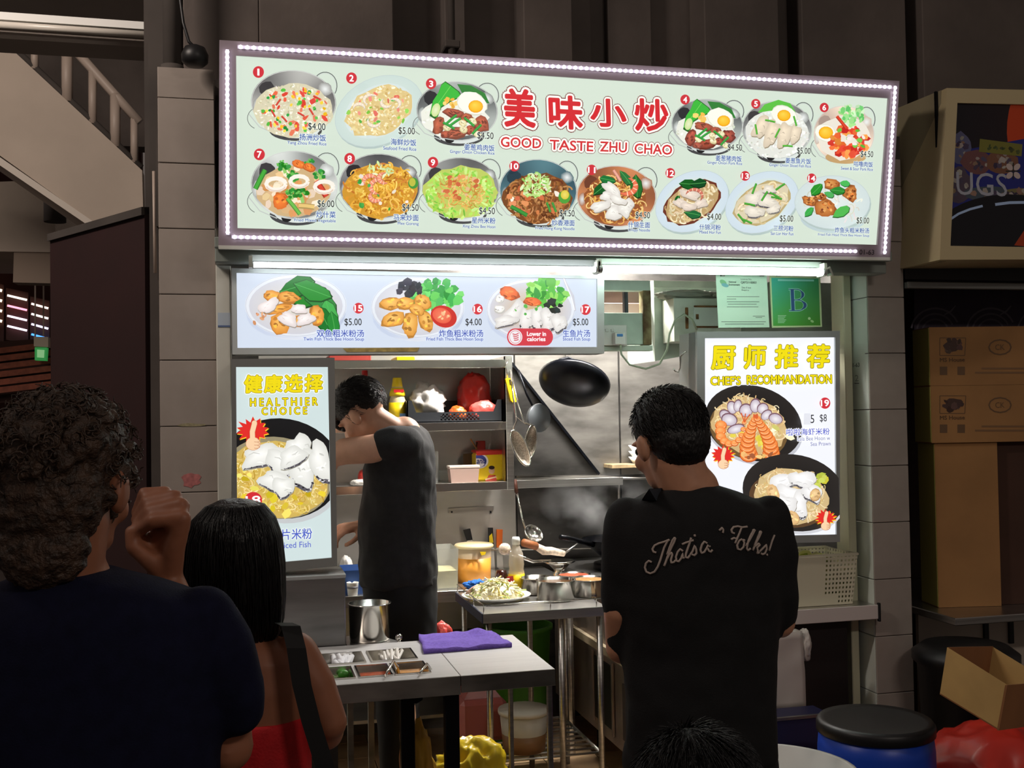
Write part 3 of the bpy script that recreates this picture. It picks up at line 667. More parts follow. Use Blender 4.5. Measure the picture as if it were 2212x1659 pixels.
def ginger(p, cx, cy, k, meat):
    pan(p, cx, cy, 88 * k, 64 * k, (140, 146, 142), (40, 42, 46)); p.ell(cx - 5 * k, cy + 14 * k, 72 * k, 44 * k, (236, 238, 226), 0, 24, .06); p.bits(cx - 5 * k, cy + 12 * k, 72 * k, 44 * k, 70, [(246, 248, 240), (222, 224, 208)], 2.5 * k, 4 * k)
    p.poly([(cx + (x) * k, cy + y * k) for x, y in ((0, -58), (30, -55), (60, -38), (70, -16), (40, -20), (10, -40))], (50, 128, 55))
    leaf(p, [(cx + x * k, cy + y * k) for x, y in ((-58, 6), (-52, -22), (-40, -40), (-34, -56), (-26, -62), (-14, -54), (2, -42), (8, -32), (-14, -22), (-34, -10), (-44, 14))], (60, 185, 60), (130, 225, 100))
    p.bits(cx - 14 * k, cy - 18 * k, 16 * k, 10 * k, 9, [(240, 180, 70), (248, 205, 110)], 5 * k, 8 * k); p.ell(cx - 46 * k, cy - 2 * k, 9 * k, 15 * k, (205, 225, 150), .3, 14, inner=(232, 240, 200))
    egg(p, cx + 32 * k, cy - 16 * k, 29 * k, .55, .28, .22)
    for x, y, rx, ry, r in ((-40, 32, 13, 20, .3), (-8, 4, 24, 10, .2), (0, 46, 28, 12, -.2), (52, 28, 18, 17, .7), (28, 40, 12, 10, 0), (-24, 50, 12, 8, 0), (20, 14, 14, 10, 0)): p.chunk(cx + x * k, cy + y * k, rx * k, ry * k, r, p.jc(meat), tuple(min(255, c * 1.35) for c in meat), .2)
    for x, y in ((14, 40), (34, 22), (-22, 36), (44, 50), (12, 26)): p.chunk(cx + x * k, cy + y * k, 9 * k, 7 * k, .5, (244, 230, 170), (252, 246, 215))
    for x, y, r in ((-12, 18, -.7), (-18, 32, .5), (26, 24, .7), (42, 40, -.8), (-4, 24, -.6)): stick(p, cx + x * k, cy + y * k, 28 * k, r, (60, 170, 70), 5.5 * k)
p = bprint(3, 'ginger onion chicken rice with a fried egg'); ginger(p, 987, 240, 1.0, (158, 82, 60))
p = bprint(4, 'ginger onion pork rice with a fried egg'); ginger(p, 1527, 270, .88, (150, 74, 58))
p = bprint(5, 'sliced fish rice with a fried egg'); pan(p, 1678, 280, 76, 62, (150, 154, 150)); p.ell(1678, 288, 70, 54, (228, 230, 222), 0, 24, .06); p.bits(1678, 290, 68, 52, 190, [(246, 248, 244), (216, 218, 208), (234, 234, 226)], 2.2, 4)
p.poly([(1636, 244), (1650, 226), (1680, 216), (1706, 224), (1718, 244), (1690, 238), (1660, 240)], (95, 195, 70)); egg(p, 1692, 250, 25, .58, .0, .0)
for a in ((1642, 275, 15, 26, .5), (1665, 288, 14, 30, .35), (1693, 292, 15, 27, .3), (1716, 290, 11, 20, .2)): fishfil(p, *a, (238, 222, 196), False)
for a in ((1662, 262, .2), (1678, 288, -1.1), (1716, 262, 1.3), (1700, 316, .05), (1632, 280, 1.4)): stick(p, a[0], a[1], 22, a[2], (90, 190, 60), 4)
p = bprint(6, 'sweet and sour pork rice with a fried egg'); pan(p, 1822, 290, 66, 62, (206, 186, 168), (170, 150, 138), False); p.ell(1826, 340, 44, 14, (196, 160, 110)); p.ell(1822, 298, 58, 48, (236, 230, 216), 0, 22, .06)
p.bits(1838, 248, 26, 24, 46, [(160, 225, 140), (205, 238, 190), (110, 205, 110)], 4, 8); egg(p, 1782, 288, 21, .75, .05, -.05)
p.bits(1832, 306, 40, 34, 60, [(225, 70, 45), (235, 110, 55), (240, 150, 70), (205, 50, 40)], 5, 10); p.bits(1832, 304, 34, 28, 12, [(110, 195, 70), (245, 230, 225)], 4, 7); stick(p, 1817, 265, 34, .9, (225, 70, 45), 7)
p = bprint(7, 'fried mixed vegetables in a steel pan'); pan(p, 636, 400, 94, 74, (176, 180, 176)); p.ell(634, 412, 78, 56, (206, 176, 130), 0, 22, .06)
p.bits(634, 412, 72, 50, 60, [(226, 190, 140), (240, 222, 196), (214, 150, 90)], 6, 11)
for a in ((612, 358, 15), (630, 378, 15), (690, 378, 13), (628, 418, 12), (650, 422, 15), (668, 352, 10)): broccoli(p, *a)
for a in ((646, 355, 15, 9, .3), (606, 434, 17, 20, .2), (668, 362, 14, 9, .4)): p.chunk(*a, (236, 120, 50))
stick(p, 562, 388, 46, -1.1, (70, 170, 60), 11); stick(p, 694, 408, 40, 1.0, (215, 70, 50), 13); stick(p, 634, 446, 44, .9, (110, 190, 80), 9); stick(p, 662, 446, 34, .1, (230, 196, 120), 12)
for a in ((596, 398, 21, .0), (646, 392, 19, 3.2), (700, 404, 20, 4.6)): p.arc(a[0], a[1], a[2], a[2] * .6, 0, 6.29, 9, (248, 240, 228)); p.arc(a[0], a[1] + 2, a[2], a[2] * .6, .3, 2.9, 3, (226, 206, 190))
p = bprint(8, 'yellow noodles with prawns in a steel pan'); pan(p, 820, 402, 88, 70, (110, 110, 110), (40, 40, 44)); p.ell(820, 414, 80, 58, (206, 150, 50), 0, 24, .06); p.noodles(820, 412, 80, 58, 260, [(232, 178, 66), (214, 150, 44), (244, 200, 96), (190, 120, 40)], 3.4)
p.bits(820, 366, 30, 18, 26, [(226, 236, 190), (205, 228, 160)], 3, 8, (.2, .5))
for a in ((800, 392, 15, 2.4), (820, 404, 20, 1.6), (832, 385, 14, 1.2), (812, 424, 13, .5)): prawn(p, *a, (242, 150, 120), 11)
p.bits(820, 416, 66, 44, 12, [(70, 170, 70), (245, 235, 220)], 4, 7); p.ell(892, 396, 11, 12, (70, 150, 60)); p.ell(890, 394, 7, 9, (190, 190, 70))
p = bprint(9, 'fried rice vermicelli ringed with shredded lettuce'); pan(p, 995, 406, 84, 66, (120, 122, 120)); p.ell(995, 416, 80, 56, (190, 205, 100), 0, 24, .07); p.noodles(995, 414, 60, 40, 150, [(222, 170, 84), (236, 196, 120), (206, 146, 70)], 2.2)
for _ in range(150):
    t = p.R.uniform(0, 6.28); k = p.R.uniform(.72, 1.02); p.ell(995 + math.cos(t) * 76 * k, 418 + math.sin(t) * 52 * k, p.R.uniform(4, 9), p.R.uniform(1.5, 3.5), p.jc(p.R.choice([(170, 222, 90), (205, 238, 140), (130, 200, 70)])), p.R.uniform(0, 3), 6, .3)
p.bits(995, 404, 44, 28, 26, [(206, 110, 66), (240, 200, 150), (226, 150, 90)], 4, 7)
p = bprint(10, 'brown noodles topped with shredded lettuce in a teal pan'); pan(p, 1162, 412, 84, 68, (70, 104, 112), (36, 60, 72)); p.ell(1160, 428, 74, 54, (120, 72, 36), 0, 24, .06); p.noodles(1160, 430, 74, 52, 200, [(150, 92, 46), (176, 114, 62), (110, 62, 32), (190, 134, 80)], 3.4)
p.bits(1160, 430, 62, 42, 22, [(240, 228, 210), (226, 140, 90), (206, 110, 66)], 5, 9); p.bits(1156, 400, 34, 26, 120, [(196, 230, 140), (225, 242, 190), (150, 210, 100)], 3, 8, (.2, .5)); stick(p, 1120, 456, 40, .5, (60, 150, 60), 9)
for x in (1184, 1196): stick(p, x, 448, 22, 1.2, (70, 160, 70), 5)
p.ell(1218, 426, 13, 14, (80, 160, 60)); p.ell(1219, 421, 9, 10, (216, 196, 60), inner=(238, 222, 110))
p = bprint(11, 'crispy noodles with seafood in a coppery pan'); pan(p, 1331, 424, 86, 66, (170, 110, 72), (110, 60, 40)); p.ell(1326, 432, 66, 50, (150, 84, 44), 0, 24, .06); p.noodles(1330, 430, 68, 52, 170, [(226, 170, 84), (240, 200, 124), (196, 130, 60)], 2.6)
for a in ((1296, 408, 20, -.7), (1310, 388, 18, .2), (1350, 384, 18, .9), (1374, 404, 26, 1.5)): greens(p, *a)
prawn(p, 1350, 402, 22, 5.0, (240, 120, 84), 13); stick(p, 1332, 380, 28, 1.0, (240, 170, 150), 7)
for a in ((1322, 412, 26, 11, .8), (1310, 424, 14, 10, 0), (1320, 444, 25, 12, .1), (1324, 460, 16, 16, 0), (1350, 448, 16, 20, .5), (1296, 446, 22, 10, -.2), (1334, 432, 20, 8, .4)): fishfil(p, *a, (246, 240, 232), False)
def horfun(p, cx, cy, brown):
    plate(p, cx, cy, 84, 62, -.5, (206, 222, 232), (224, 236, 238)); p.ell(cx, cy + 2, 66, 42, (110, 52, 36) if brown else (190, 170, 120), -.5, 24, .05); p.ell(cx, cy + 2, 62, 38, (190, 160, 110) if brown else (220, 208, 176), -.5, 22, .07)
    p.noodles(cx, cy + 2, 60, 36, 90, [(240, 226, 190), (226, 206, 164), (206, 180, 130)], 3.4, -.5)
p = bprint(12, 'flat noodles in dark gravy on a white oval plate'); horfun(p, 1494, 435, True)
for a in ((1488, 398, 20, .1), (1508, 396, 18, -.1), (1496, 462, 18, .2), (1462, 430, 10, 2.1)): greens(p, *a)
for a in ((1490, 420, 22, 10, .2), (1512, 440, 16, 9, -.3), (1470, 440, 16, 9, .4), (1486, 446, 18, 8, .1)): fishfil(p, *a, (238, 222, 206), False)
prawn(p, 1498, 424, 18, 3.4, (214, 120, 100), 8)
p = bprint(13, 'sliced fish flat noodles on a white oval plate'); horfun(p, 1645, 437, False)
for a in ((1630, 428, 22, 14, -.4), (1656, 436, 22, 14, .3), (1628, 458, 22, 12, .1), (1660, 410, 14, 9, 0), (1670, 452, 16, 9, -.4)): fishfil(p, *a, (238, 230, 214), True)
for a in ((1628, 408, -1.2), (1650, 424, -1.0), (1618, 442, .2), (1676, 428, .2), (1600, 472, .9), (1684, 404, -.6), (1612, 478, .4), (1672, 422, .5)): stick(p, a[0], a[1], 24, a[2], (80, 175, 60), 4.5)
p = bprint(14, 'fried fish head noodle soup in a pale bowl'); p.ell(1800, 470, 72, 34, (190, 208, 210)); plate(p, 1797, 437, 82, 58, 0, (208, 222, 222), (228, 238, 232)); p.noodles(1800, 442, 66, 44, 60, [(236, 232, 222), (218, 214, 204)], 2.4)
for a in ((1796, 398, 17, 12, .2), (1836, 418, 15, 18, .1), (1748, 434, 18, 10, .3), (1782, 448, 22, 20, .2), (1770, 424, 14, 8, 0)): p.chunk(a[0], a[1], a[2], a[3], a[4], (192, 110, 52), (226, 156, 84), .25); p.bits(a[0], a[1], a[2] * .7, a[3] * .7, 7, [(120, 60, 34), (232, 170, 100)], 2, 4)
for a in ((1762, 410, 17, -.8), (1808, 412, 17, .1), (1816, 458, 20, -.5), (1790, 420, 12, .4), (1824, 396, 12, .2), (1746, 458, 13, -.8)): greens(p, *a, (60, 165, 70))
t = Print('sign_lettering', big, PM, sign_f, base=.021, label='red shop title, item numbers, prices and dish names')
for n, x, y in (('1', 558, 158), ('2', 758, 171), ('3', 929, 183), ('4', 1475, 217), ('5', 1627, 226), ('6', 1774, 234), ('7', 560, 335), ('8', 754, 344), ('9', 933, 352), ('10', 1108, 360), ('11', 1274, 368), ('12', 1443, 375), ('13', 1604, 381), ('14', 1747, 386)):
    numbadge(t, n, x, y, 12.0 - (x - 500) * .0018)
PR = (35, 35, 38); BL = (58, 92, 168)
for s_, x0, x1, yb in (('$4.00', 665, 702, 284), ('$5.00', 859, 894, 293), ('$4.50', 1028, 1063, 303), ('$4.50', 1566, 1597, 328), ('$5.00', 1715, 1744, 335), ('$4.50', 1852, 1879, 342), ('$6.00', 685, 721, 450), ('$4.50', 867, 902, 458), ('$4.50', 1032, 1066, 465), ('$4.50', 1205, 1237, 470), ('$4.50', 1368, 1399, 474), ('$4.00', 1522, 1552, 477), ('$5.00', 1678, 1707, 481), ('$5.00', 1843, 1870, 485)):
    t.otext(s_, x0, x1, yb, 17.5 - (x0 - 600) * .0018, [((228, 238, 226), .05), (PR, .006)])
WH = (226, 236, 230)
for s_, x0, x1, yb, h in (('扬洲炒饭', 646, 703, 305, 15), ('海鲜炒饭', 842, 897, 315, 14.5), ('姜葱鸡肉饭', 1000, 1065, 326, 14), ('姜葱猪肉饭', 1540, 1596, 349, 13), ('姜葱鱼片饭', 1690, 1745, 354, 12.5), ('咕噜肉饭', 1837, 1878, 361, 12), ('炒什菜', 682, 724, 471, 14.5), ('马来炒面', 848, 902, 477, 14), ('星州米粉', 1016, 1067, 483, 13.5), ('炒香港面', 1188, 1237, 488, 13.5), ('什锦生面', 1352, 1399, 492, 13), ('什锦河粉', 1505, 1551, 497, 12.5), ('三捞河粉', 1664, 1707, 499, 12), ('炸鱼头粗米粉汤', 1796, 1870, 503, 12)):
    t.otext(s_, x0, x1, yb, h, [(WH, .1), (BL, .014)])
for s_, x0, x1, yb, h in (('Yang Zhou Fried Rice', 620, 704, 315, 9.5), ('Seafood Fried Rice', 826, 897, 325, 8), ('Ginger Onion Chicken Rice', 969, 1065, 334, 9), ('Ginger Onion Pork Rice', 1522, 1597, 357, 8.5), ('Ginger Onion Sliced Fish Rice', 1655, 1745, 362, 8.5), ('Sweet & Sour Pork Rice', 1809, 1878, 368, 7), ('Fried Mixed Vegetable', 635, 724, 481, 9), ('Mee Goreng', 857, 902, 488, 8.5), ('Xing Zhou Bee Hoon', 996, 1067, 494, 8.5), ('Fried Hong Kong Noodle', 1153, 1237, 498, 8.5), ('Crispy Noodle', 1352, 1399, 502, 8.5), ('Mixed Hor Fun', 1505, 1551, 505, 7), ('San Lor Hor Fun', 1658, 1707, 508, 7), ('Fried Fish Head Thick Bee Hoon Soup', 1760, 1870, 511, 7)):
    t.otext(s_, x0, x1, yb, h, [(WH, .1), (BL, .012)])
LY = [((120, 45, 45), .115), ((248, 250, 240), .09), ((208, 40, 48), .034)]
for s_, x0, x1, yb, h in (('美', 1086, 1154, 276, 84), ('味', 1182, 1256, 280, 74), ('小', 1270, 1350, 275, 62), ('炒', 1366, 1440, 285, 72)): t.otext(s_, x0, x1, yb, h, LY, -.06)
for s_, x0, x1, yb in (('GOOD', 1078, 1165, 319), ('TASTE', 1183, 1277, 325), ('ZHU', 1291, 1349, 329), ('CHAO', 1365, 1446, 333)): t.otext(s_, x0, x1, yb, 22, [((120, 45, 45), .19), ((248, 250, 240), .15), ((208, 50, 55), .02)])
u = Print('unit_number', big, print_mat('ink_print', 0, 1.0, .6), sign, base=.0135); u.text('01-63', 1852, 1884, 550, 11, (60, 50, 60), .015)
# ---- soup lightbox under the sign
soup = Plane((0, 3.90, 1.8), (1, 0, 0), (0, 0, 1))
O4 = [(500, 580), (1303, 597), (1303, 764), (502, 766)]; I4 = [(511, 590), (1288, 603), (1288, 750), (513, 752)]
sb = thing('soup_lightbox', 'lit lightbox with three bowls of fish soup, items 15 to 17', 'sign', soup.P(900, 765))
frame_bars(soup, O4, I4, .09, mat('white_alu', (196, 200, 198), .4, .3), sb); sign_box(soup, O4, .085, alu, sb, h=-.004)
sb_f = face(soup, I4, .002, mat('soup_face', (64, 66, 70), .4, emit=(214, 224, 240), es=1.0), sb)
def sprint(label): return Print('dish_picture', soup, PM, sb_f, base=.0028, label=label, clip=[I4[0], I4[1], I4[2], I4[3]])
p = sprint('twin fish soup with green vegetables'); bowl(p, 639, 660, 110, 68, 40)
for a in ((660, 634, 52, .1), (690, 650, 40, .6), (712, 680, 36, 1.3), (640, 620, 40, -.3), (700, 690, 34, 1.1), (676, 628, 40, .35), (720, 700, 26, 1.4)): greens(p, *a, (45, 140, 60))
for a in ((590, 640, 22, 13, .1), (622, 642, 26, 13, .1), (600, 668, 34, 10, -.25), (604, 700, 20, 26, -.3), (646, 694, 15, 14, .2), (684, 682, 16, 22, -.2)): p.chunk(*a, (232, 150, 60), (248, 190, 100), .16)
for a in ((580, 660, 24, 12, -.5), (660, 690, 20, 12, -.3), (622, 690, 20, 14, .4), (646, 668, 16, 10, 0)): fishfil(p, *a, (244, 232, 230), False)
p.bits(560, 690, 16, 16, 8, [(214, 150, 110)], 3, 5)
p = sprint('fried fish soup with lettuce and tomato'); bowl(p, 902, 664, 101, 66, 40, (232, 230, 232)); p.bits(940, 636, 54, 30, 70, [(70, 175, 80), (110, 205, 100), (50, 150, 65)], 6, 13); p.bits(884, 624, 26, 16, 22, [(34, 32, 42), (54, 50, 62)], 6, 11)
for a in ((846, 656, 26, 14, -.1), (912, 652, 20, 16, .5), (850, 690, 28, 16, -.3), (886, 700, 17, 28, .05), (920, 694, 15, 24, -.4), (876, 656, 20, 14, 0), (900, 670, 18, 12, .5)): p.chunk(*a, (234, 160, 66), (250, 200, 110), .14)
p.ell(958, 684, 29, 23, (196, 48, 40), .4); p.ell(954, 682, 21, 16, (226, 90, 66), .4, inner=(236, 130, 96)); p.bits(954, 682, 14, 9, 8, [(245, 190, 140)], 2.5, 4)
p = sprint('sliced fish soup with lettuce'); bowl(p, 1146, 668, 96, 66, 40, (206, 176, 130)); p.bits(1180, 634, 46, 32, 60, [(95, 185, 70), (60, 150, 60), (150, 215, 100)], 7, 14); p.bits(1196, 660, 18, 16, 12, [(36, 44, 40)], 6, 10)
for a in ((1100, 634, 22, 15, .3), (1150, 652, 20, 10, .1)): p.chunk(*a, (230, 110, 60))
for a in ((1080, 646, 10, 9, 0), (1078, 668, 12, 9, 0)): p.chunk(*a, (244, 240, 232))
for a in ((1110, 676, 30, 16, -.9), (1136, 690, 16, 26, .2), (1160, 690, 13, 28, .05), (1184, 692, 16, 26, -.3), (1206, 698, 16, 20, -.4), (1092, 694, 26, 12, -.2)): fishfil(p, *a, (234, 230, 226), True)
p.bits(1146, 690, 60, 30, 6, [(90, 180, 80)], 3, 5); p.stroke([(1213, 590), (1222, 615), (1236, 640), (1242, 672)], 7, (196, 196, 206), True); p.stroke([(1212, 590), (1234, 645), (1240, 670)], 2, (240, 240, 246))
t = Print('sign_lettering', soup, PM, sb_f, base=.022, label='item numbers, prices and dish names in blue')
for n, x, y in (('15', 773, 667), ('16', 1029, 669), ('17', 1261, 670)): numbadge(t, n, x, y, 11)
for s_, x0, x1 in (('$5.00', 743, 780), ('$4.00', 1003, 1038), ('$5.00', 1234, 1267)): t.text(s_, x0, x1, 706, 17, PR, .006)
SB = (62, 82, 172); SW = (214, 224, 240)
for s_, x0, x1 in (('双鱼粗米粉汤', 683, 785), ('炸鱼粗米粉汤', 946, 1041), ('生鱼片汤', 1212, 1271)): t.otext(s_, x0, x1, 729, 16, [(SW, .09), (SB, .012)])
for s_, x0, x1 in (('Twin Fish Thick Bee Hoon Soup', 655, 785), ('Fried Fish Thick Bee Hoon Soup', 919, 1041), ('Sliced Fish Soup', 1212, 1271)): t.otext(s_, x0, x1, 739, 9.5, [(SW, .09), (SB, .012)])
q = []
for cx_, cy_, a0 in ((1108, 729, 1.57), (1175, 729, 4.71)): q += [(cx_ + math.cos(a0 + math.pi * i / 10) * 16, cy_ + math.sin(a0 + math.pi * i / 10) * 18.5) for i in range(11)]
t.poly(q, (206, 60, 72)); t.ell(1110, 729, 15, 16, (236, 236, 240)); t.ell(1110, 729, 13, 14, (206, 60, 72)); t.ell(1110, 729, 12, 13, (234, 230, 234))
for k in range(4): t.stroke([(1104 + k, 722 + k * 4.5), (1110 + k * .5, 724 + k * 4), (1117, 721 + k * 4.5)], 2.2, (206, 80, 90))
t.text('Lower in', 1135, 1176, 727, 10, (250, 240, 242), .03); t.text('calories', 1135, 1175, 738, 9.5, (250, 240, 242), .03)
# worn tape on the lower frame
MB().prism([soup.P(x, y, .0125) for x, y in ((740, 753), (905, 751), (900, 760), (748, 761))], soup.n * .001).build('worn_tape', mat('tape', (176, 150, 84), .7, var=.3, scale=40), sb)
# ---- healthier choice lightbox
hl = Plane((0, 3.78, 1.4), (1, 0, 0), (0, 0, 1))
O4 = [(500, 776), (722, 773), (728, 1222), (502, 1243)]; I4 = [(510, 793), (708, 793), (716, 1204), (513, 1222)]
hb = thing('healthier_lightbox', 'tall lit lightbox headed Healthier Choice standing on the steel guard panel', 'sign', hl.P(610, 1230))
frame_bars(hl, O4, I4, .12, alu_dk, hb); sign_box(hl, O4, .11, alu, hb, h=-.004)
hb_f = face(hl, I4, .002, mat('healthier_face', (64, 68, 66), .4, emit=(210, 226, 226), es=1.0), hb)
p = Print('dish_picture', hl, PM, hb_f, base=.0028, label='white fish slices on vermicelli in a black pan', clip=[(I4[0][0] + 1, I4[0][1]), (I4[1][0] - 1, I4[1][1]), (714, 1203), I4[3]])
p.ell(610, 1022, 132, 108, (196, 200, 202), .16, 40); p.ell(608, 1012, 130, 108, (22, 22, 24), .16, 40, inner=(10, 10, 12)); p.ell(598, 1032, 118, 88, (150, 140, 110), .16, 36); p.ell(598, 1036, 112, 84, (208, 178, 92), .1, 30, .03)
p.noodles(600, 1036, 112, 82, 420, [(232, 208, 130), (214, 182, 88), (240, 222, 160), (196, 160, 60)], 2.2, .1, (12, 30)); p.bits(600, 1050, 104, 60, 26, [(232, 206, 50), (206, 180, 40), (240, 226, 110)], 6, 11)
for a in ((570, 985, 48, 24, -.25), (645, 972, 26, 34, .2), (612, 1000, 40, 26, .3), (596, 1042, 36, 22, .3), (655, 1015, 28, 44, .15), (694, 1000, 22, 48, -.3), (612, 1052, 24, 22, 0), (632, 988, 30, 22, -.5)): fishfil(p, *a, (242, 243, 236), True)
t = Print('sign_lettering', hl, PM, hb_f, base=.013, label='yellow title lettering, thumbs-up badge and dish name')
YT = [((250, 252, 250), .10), ((120, 110, 20), .06), ((232, 212, 20), .038)]
for i, ch in enumerate('健康选择'): t.otext(ch, 526 + 43.5 * i, 526 + 43.5 * i + 40, 850 - i * .6, 40, YT, .05)
t.otext('H E A L T H I E R', 540, 686, 879 - 1, 18, [((250, 252, 250), .11), ((60, 60, 20), .07), ((232, 212, 20), .03)]); t.otext('C H O I C E', 565, 663, 897, 17, [((250, 252, 250), .11), ((60, 60, 20), .07), ((232, 212, 20), .03)])
thumb_badge(t, 546, 930, 25); t.ell(547, 1080, 19, 18, (210, 45, 55)); t.text('18', 530, 563, 1089, 18, (255, 250, 250), .02)
t.otext('鱼片米粉', 584, 674, 1167, 24, [((228, 236, 234), .08), ((76, 96, 196), .012)]); t.text('Sliced Fish', 601, 671, 1184, 13, (96, 110, 200), .008); t.text('0', 579, 588, 1128, 17, PR, .0)
# ---- chef's recommendation lightbox
rc = Plane((0, 3.93, 1.5), (1, 0, 0), (0, 0, 1))
O4 = [(1503, 717), (1811, 715), (1811, 1170), (1503, 1176)]; I4 = [(1520, 731), (1801, 729), (1804, 1154), (1521, 1160)]
rb = thing('recommendation_lightbox', 'lit lightbox with two black bowls headed Chef\'s Recommandation', 'sign', rc.P(1660, 1170))
frame_bars(rc, O4, I4, .08, alu, rb); sign_box(rc, O4, .16, alu, rb, h=-.004)
rb_f = face(rc, I4, .002, mat('recommendation_face', (66, 66, 68), .4, emit=(236, 238, 246), es=1.1), rb)
p = Print('dish_picture', rc, PS, rb_f, base=.0028, label='clams and prawns on vermicelli in a black bowl', clip=I4)
p.ell(1628, 922, 108, 80, (190, 192, 200), .3, 40); p.ell(1627, 914, 107, 80, (40, 36, 34), .3, 40, inner=(18, 16, 18)); p.ell(1616, 928, 86, 62, (110, 84, 50), .3, 30)
p.ell(1618, 920, 82, 60, (206, 176, 124), .25, 30, .04); p.noodles(1618, 912, 82, 58, 260, [(226, 200, 150), (210, 178, 120), (240, 220, 180)], 2.0, .25, (12, 28)); p.bits(1640, 940, 66, 34, 22, [(226, 206, 80), (206, 196, 110), (240, 236, 200)], 6, 11)
for x, y, rx, ry, r in ((1580, 880, 11, 15, -.3), (1592, 876, 9, 14, .2), (1610, 886, 15, 15, .2), (1630, 876, 12, 16, .1), (1646, 882, 13, 12, -.5), (1566, 898, 16, 12, .8), (1574, 906, 18, 14, .3), (1654, 896, 14, 10, -.7), (1674, 904, 16, 12, .3), (1588, 926, 20, 10, -.3)):
    p.ell(x, y, rx, ry, (120, 84, 96), r, 16); p.ell(x, y + 1, rx * .88, ry * .86, (190, 176, 190), r, 16, inner=(240, 236, 240))
prawn2(p, [(1556, 918), (1554, 940), (1568, 958), (1590, 956), (1602, 938), (1606, 912)], 13); prawn2(p, [(1616, 982), (1612, 962), (1616, 942), (1622, 922), (1628, 906)], 20); prawn2(p, [(1664, 978), (1662, 956), (1652, 934), (1642, 918), (1634, 904)], 19); p.bits(1632, 984, 34, 6, 8, [(150, 84, 44), (240, 190, 120)], 4, 8)
p = Print('dish_picture', rc, PS, rb_f, base=.012, label='fish slices on vermicelli in a black bowl', clip=I4)
p.ell(1712, 1072, 112, 80, (205, 206, 212), .2, 40); p.ell(1712, 1064, 112, 82, (44, 40, 38), .2, 40, inner=(20, 18, 18)); p.ell(1700, 1080, 86, 58, (90, 66, 44), .2, 30); p.ell(1706, 1072, 80, 60, (206, 180, 130), .2, 30, .04)
p.noodles(1706, 1070, 82, 60, 260, [(226, 200, 150), (210, 178, 120), (240, 220, 180)], 2.0, .2, (12, 28)); p.bits(1770, 1040, 16, 14, 10, [(216, 206, 70), (190, 200, 80)], 6, 11)
for a in ((1690, 1040, 32, 18, -.3), (1730, 1036, 30, 18, .1), (1706, 1068, 36, 18, .3), (1720, 1092, 20, 32, .2), (1690, 1090, 26, 22, .2), (1750, 1066, 22, 18, .4)): fishfil(p, *a, (248, 246, 244), True)
for a in ((1666, 1064, 13, 20, -.4), (1756, 1068, 12, 14, .2), (1704, 1118, 20, 16, .2)): p.chunk(*a, (236, 190, 130), (246, 214, 160), .08)
t = Print('sign_lettering', rc, PS, rb_f, base=.025, label='yellow title lettering, thumbs-up badges, price and dish name', clip=I4)
YC = [((252, 252, 252), .10), ((110, 100, 16), .055), ((226, 208, 16), .034)]
for ch, x0, x1, y in (('厨', 1530, 1582, 800), ('师', 1600, 1648, 798), ('推', 1666, 1717, 797), ('荐', 1735, 1785, 796)): t.otext(ch, x0, x1, y, 52, YC, .06)
t.otext("CHEF'S", 1529, 1594, 833, 20, [((252, 252, 252), .12), ((90, 80, 16), .07), ((226, 208, 16), .03)]); t.otext('RECOMMANDATION', 1607, 1790, 831, 20, [((252, 252, 252), .12), ((90, 80, 16), .07), ((226, 208, 16), .03)])
numbadge(t, '19', 1775, 871, 11.5); t.poly([(1730, 893), (1743, 893), (1745, 917), (1729, 917)], (222, 224, 232)); t.text('5', 1744, 1752, 914, 18, PR, 0.0); t.text('$8', 1764, 1779, 913, 18, PR, 0.0)
t.otext('啦啦海虾米粉', 1692, 1785, 941, 15, [((246, 248, 252), .09), ((70, 80, 190), .01)]); t.otext('Lala Bee Hoon w', 1716, 1786, 952, 9, [((246, 248, 252), .12), ((110, 116, 170), .0)]); t.text('Sea Prawn', 1744, 1787, 963, 8.5, (120, 124, 176), .0)
thumb_badge(t, 1556, 982, 18); thumb_badge(t, 1776, 1117, 16)
# ---- tube lamps under the lintel
TY = 3.76
def tube_lamp(x0, y0, x1, y1, r, label, es, col):
    a, b = atY(x0, y0, TY), atY(x1, y1, TY); t_ = thing('tube_lamp', label, 'lamp', (a + b) / 2, 'tube lamps under the menu sign')
    MB().bar(a + Vector((-.012, .04, r + .018)), b + Vector((.012, .04, r + .018)), .03, .02).build('batten', alu_dk, t_)
    MB().cyl(a, b, r, n=14).build('glass_tube', mat('tube_glow_%g' % es, (240, 240, 240), .3, emit=col, es=es), t_)
    for e_, sg in ((a, -1), (b, 1)):
        MB().cyl(e_, e_ + Vector((sg * .012, 0, 0)), r * 1.02, n=14).build('end_cap', alu, t_)
        B(e_.x + sg * .01 - .006, e_.x + sg * .01 + .006, TY - .01, TY + .05, e_.z - r, e_.z + r + .02).build('lamp_holder', white_metal, t_)
tube_lamp(548, 572, 1286, 582, .0095, 'slim glowing tube lamp above the soup lightbox', 13.0, (240, 250, 255))
tube_lamp(1300, 581, 1776, 588, .0145, 'thick glowing tube lamp above the hygiene certificates', 16.0, (226, 255, 240))
# flex at the end of the second lamp
a = atY(1780, 585, TY); MB().tube([a, a + Vector((.03, .01, .015)), a + Vector((.06, .04, -.01)), a + Vector((.08, .09, .0)), a + Vector((.09, .13, .0))], .004, 6).build('lamp_flex', white_pl, None, 'short white flex looping from the thick tube lamp to the frame', 'cable')
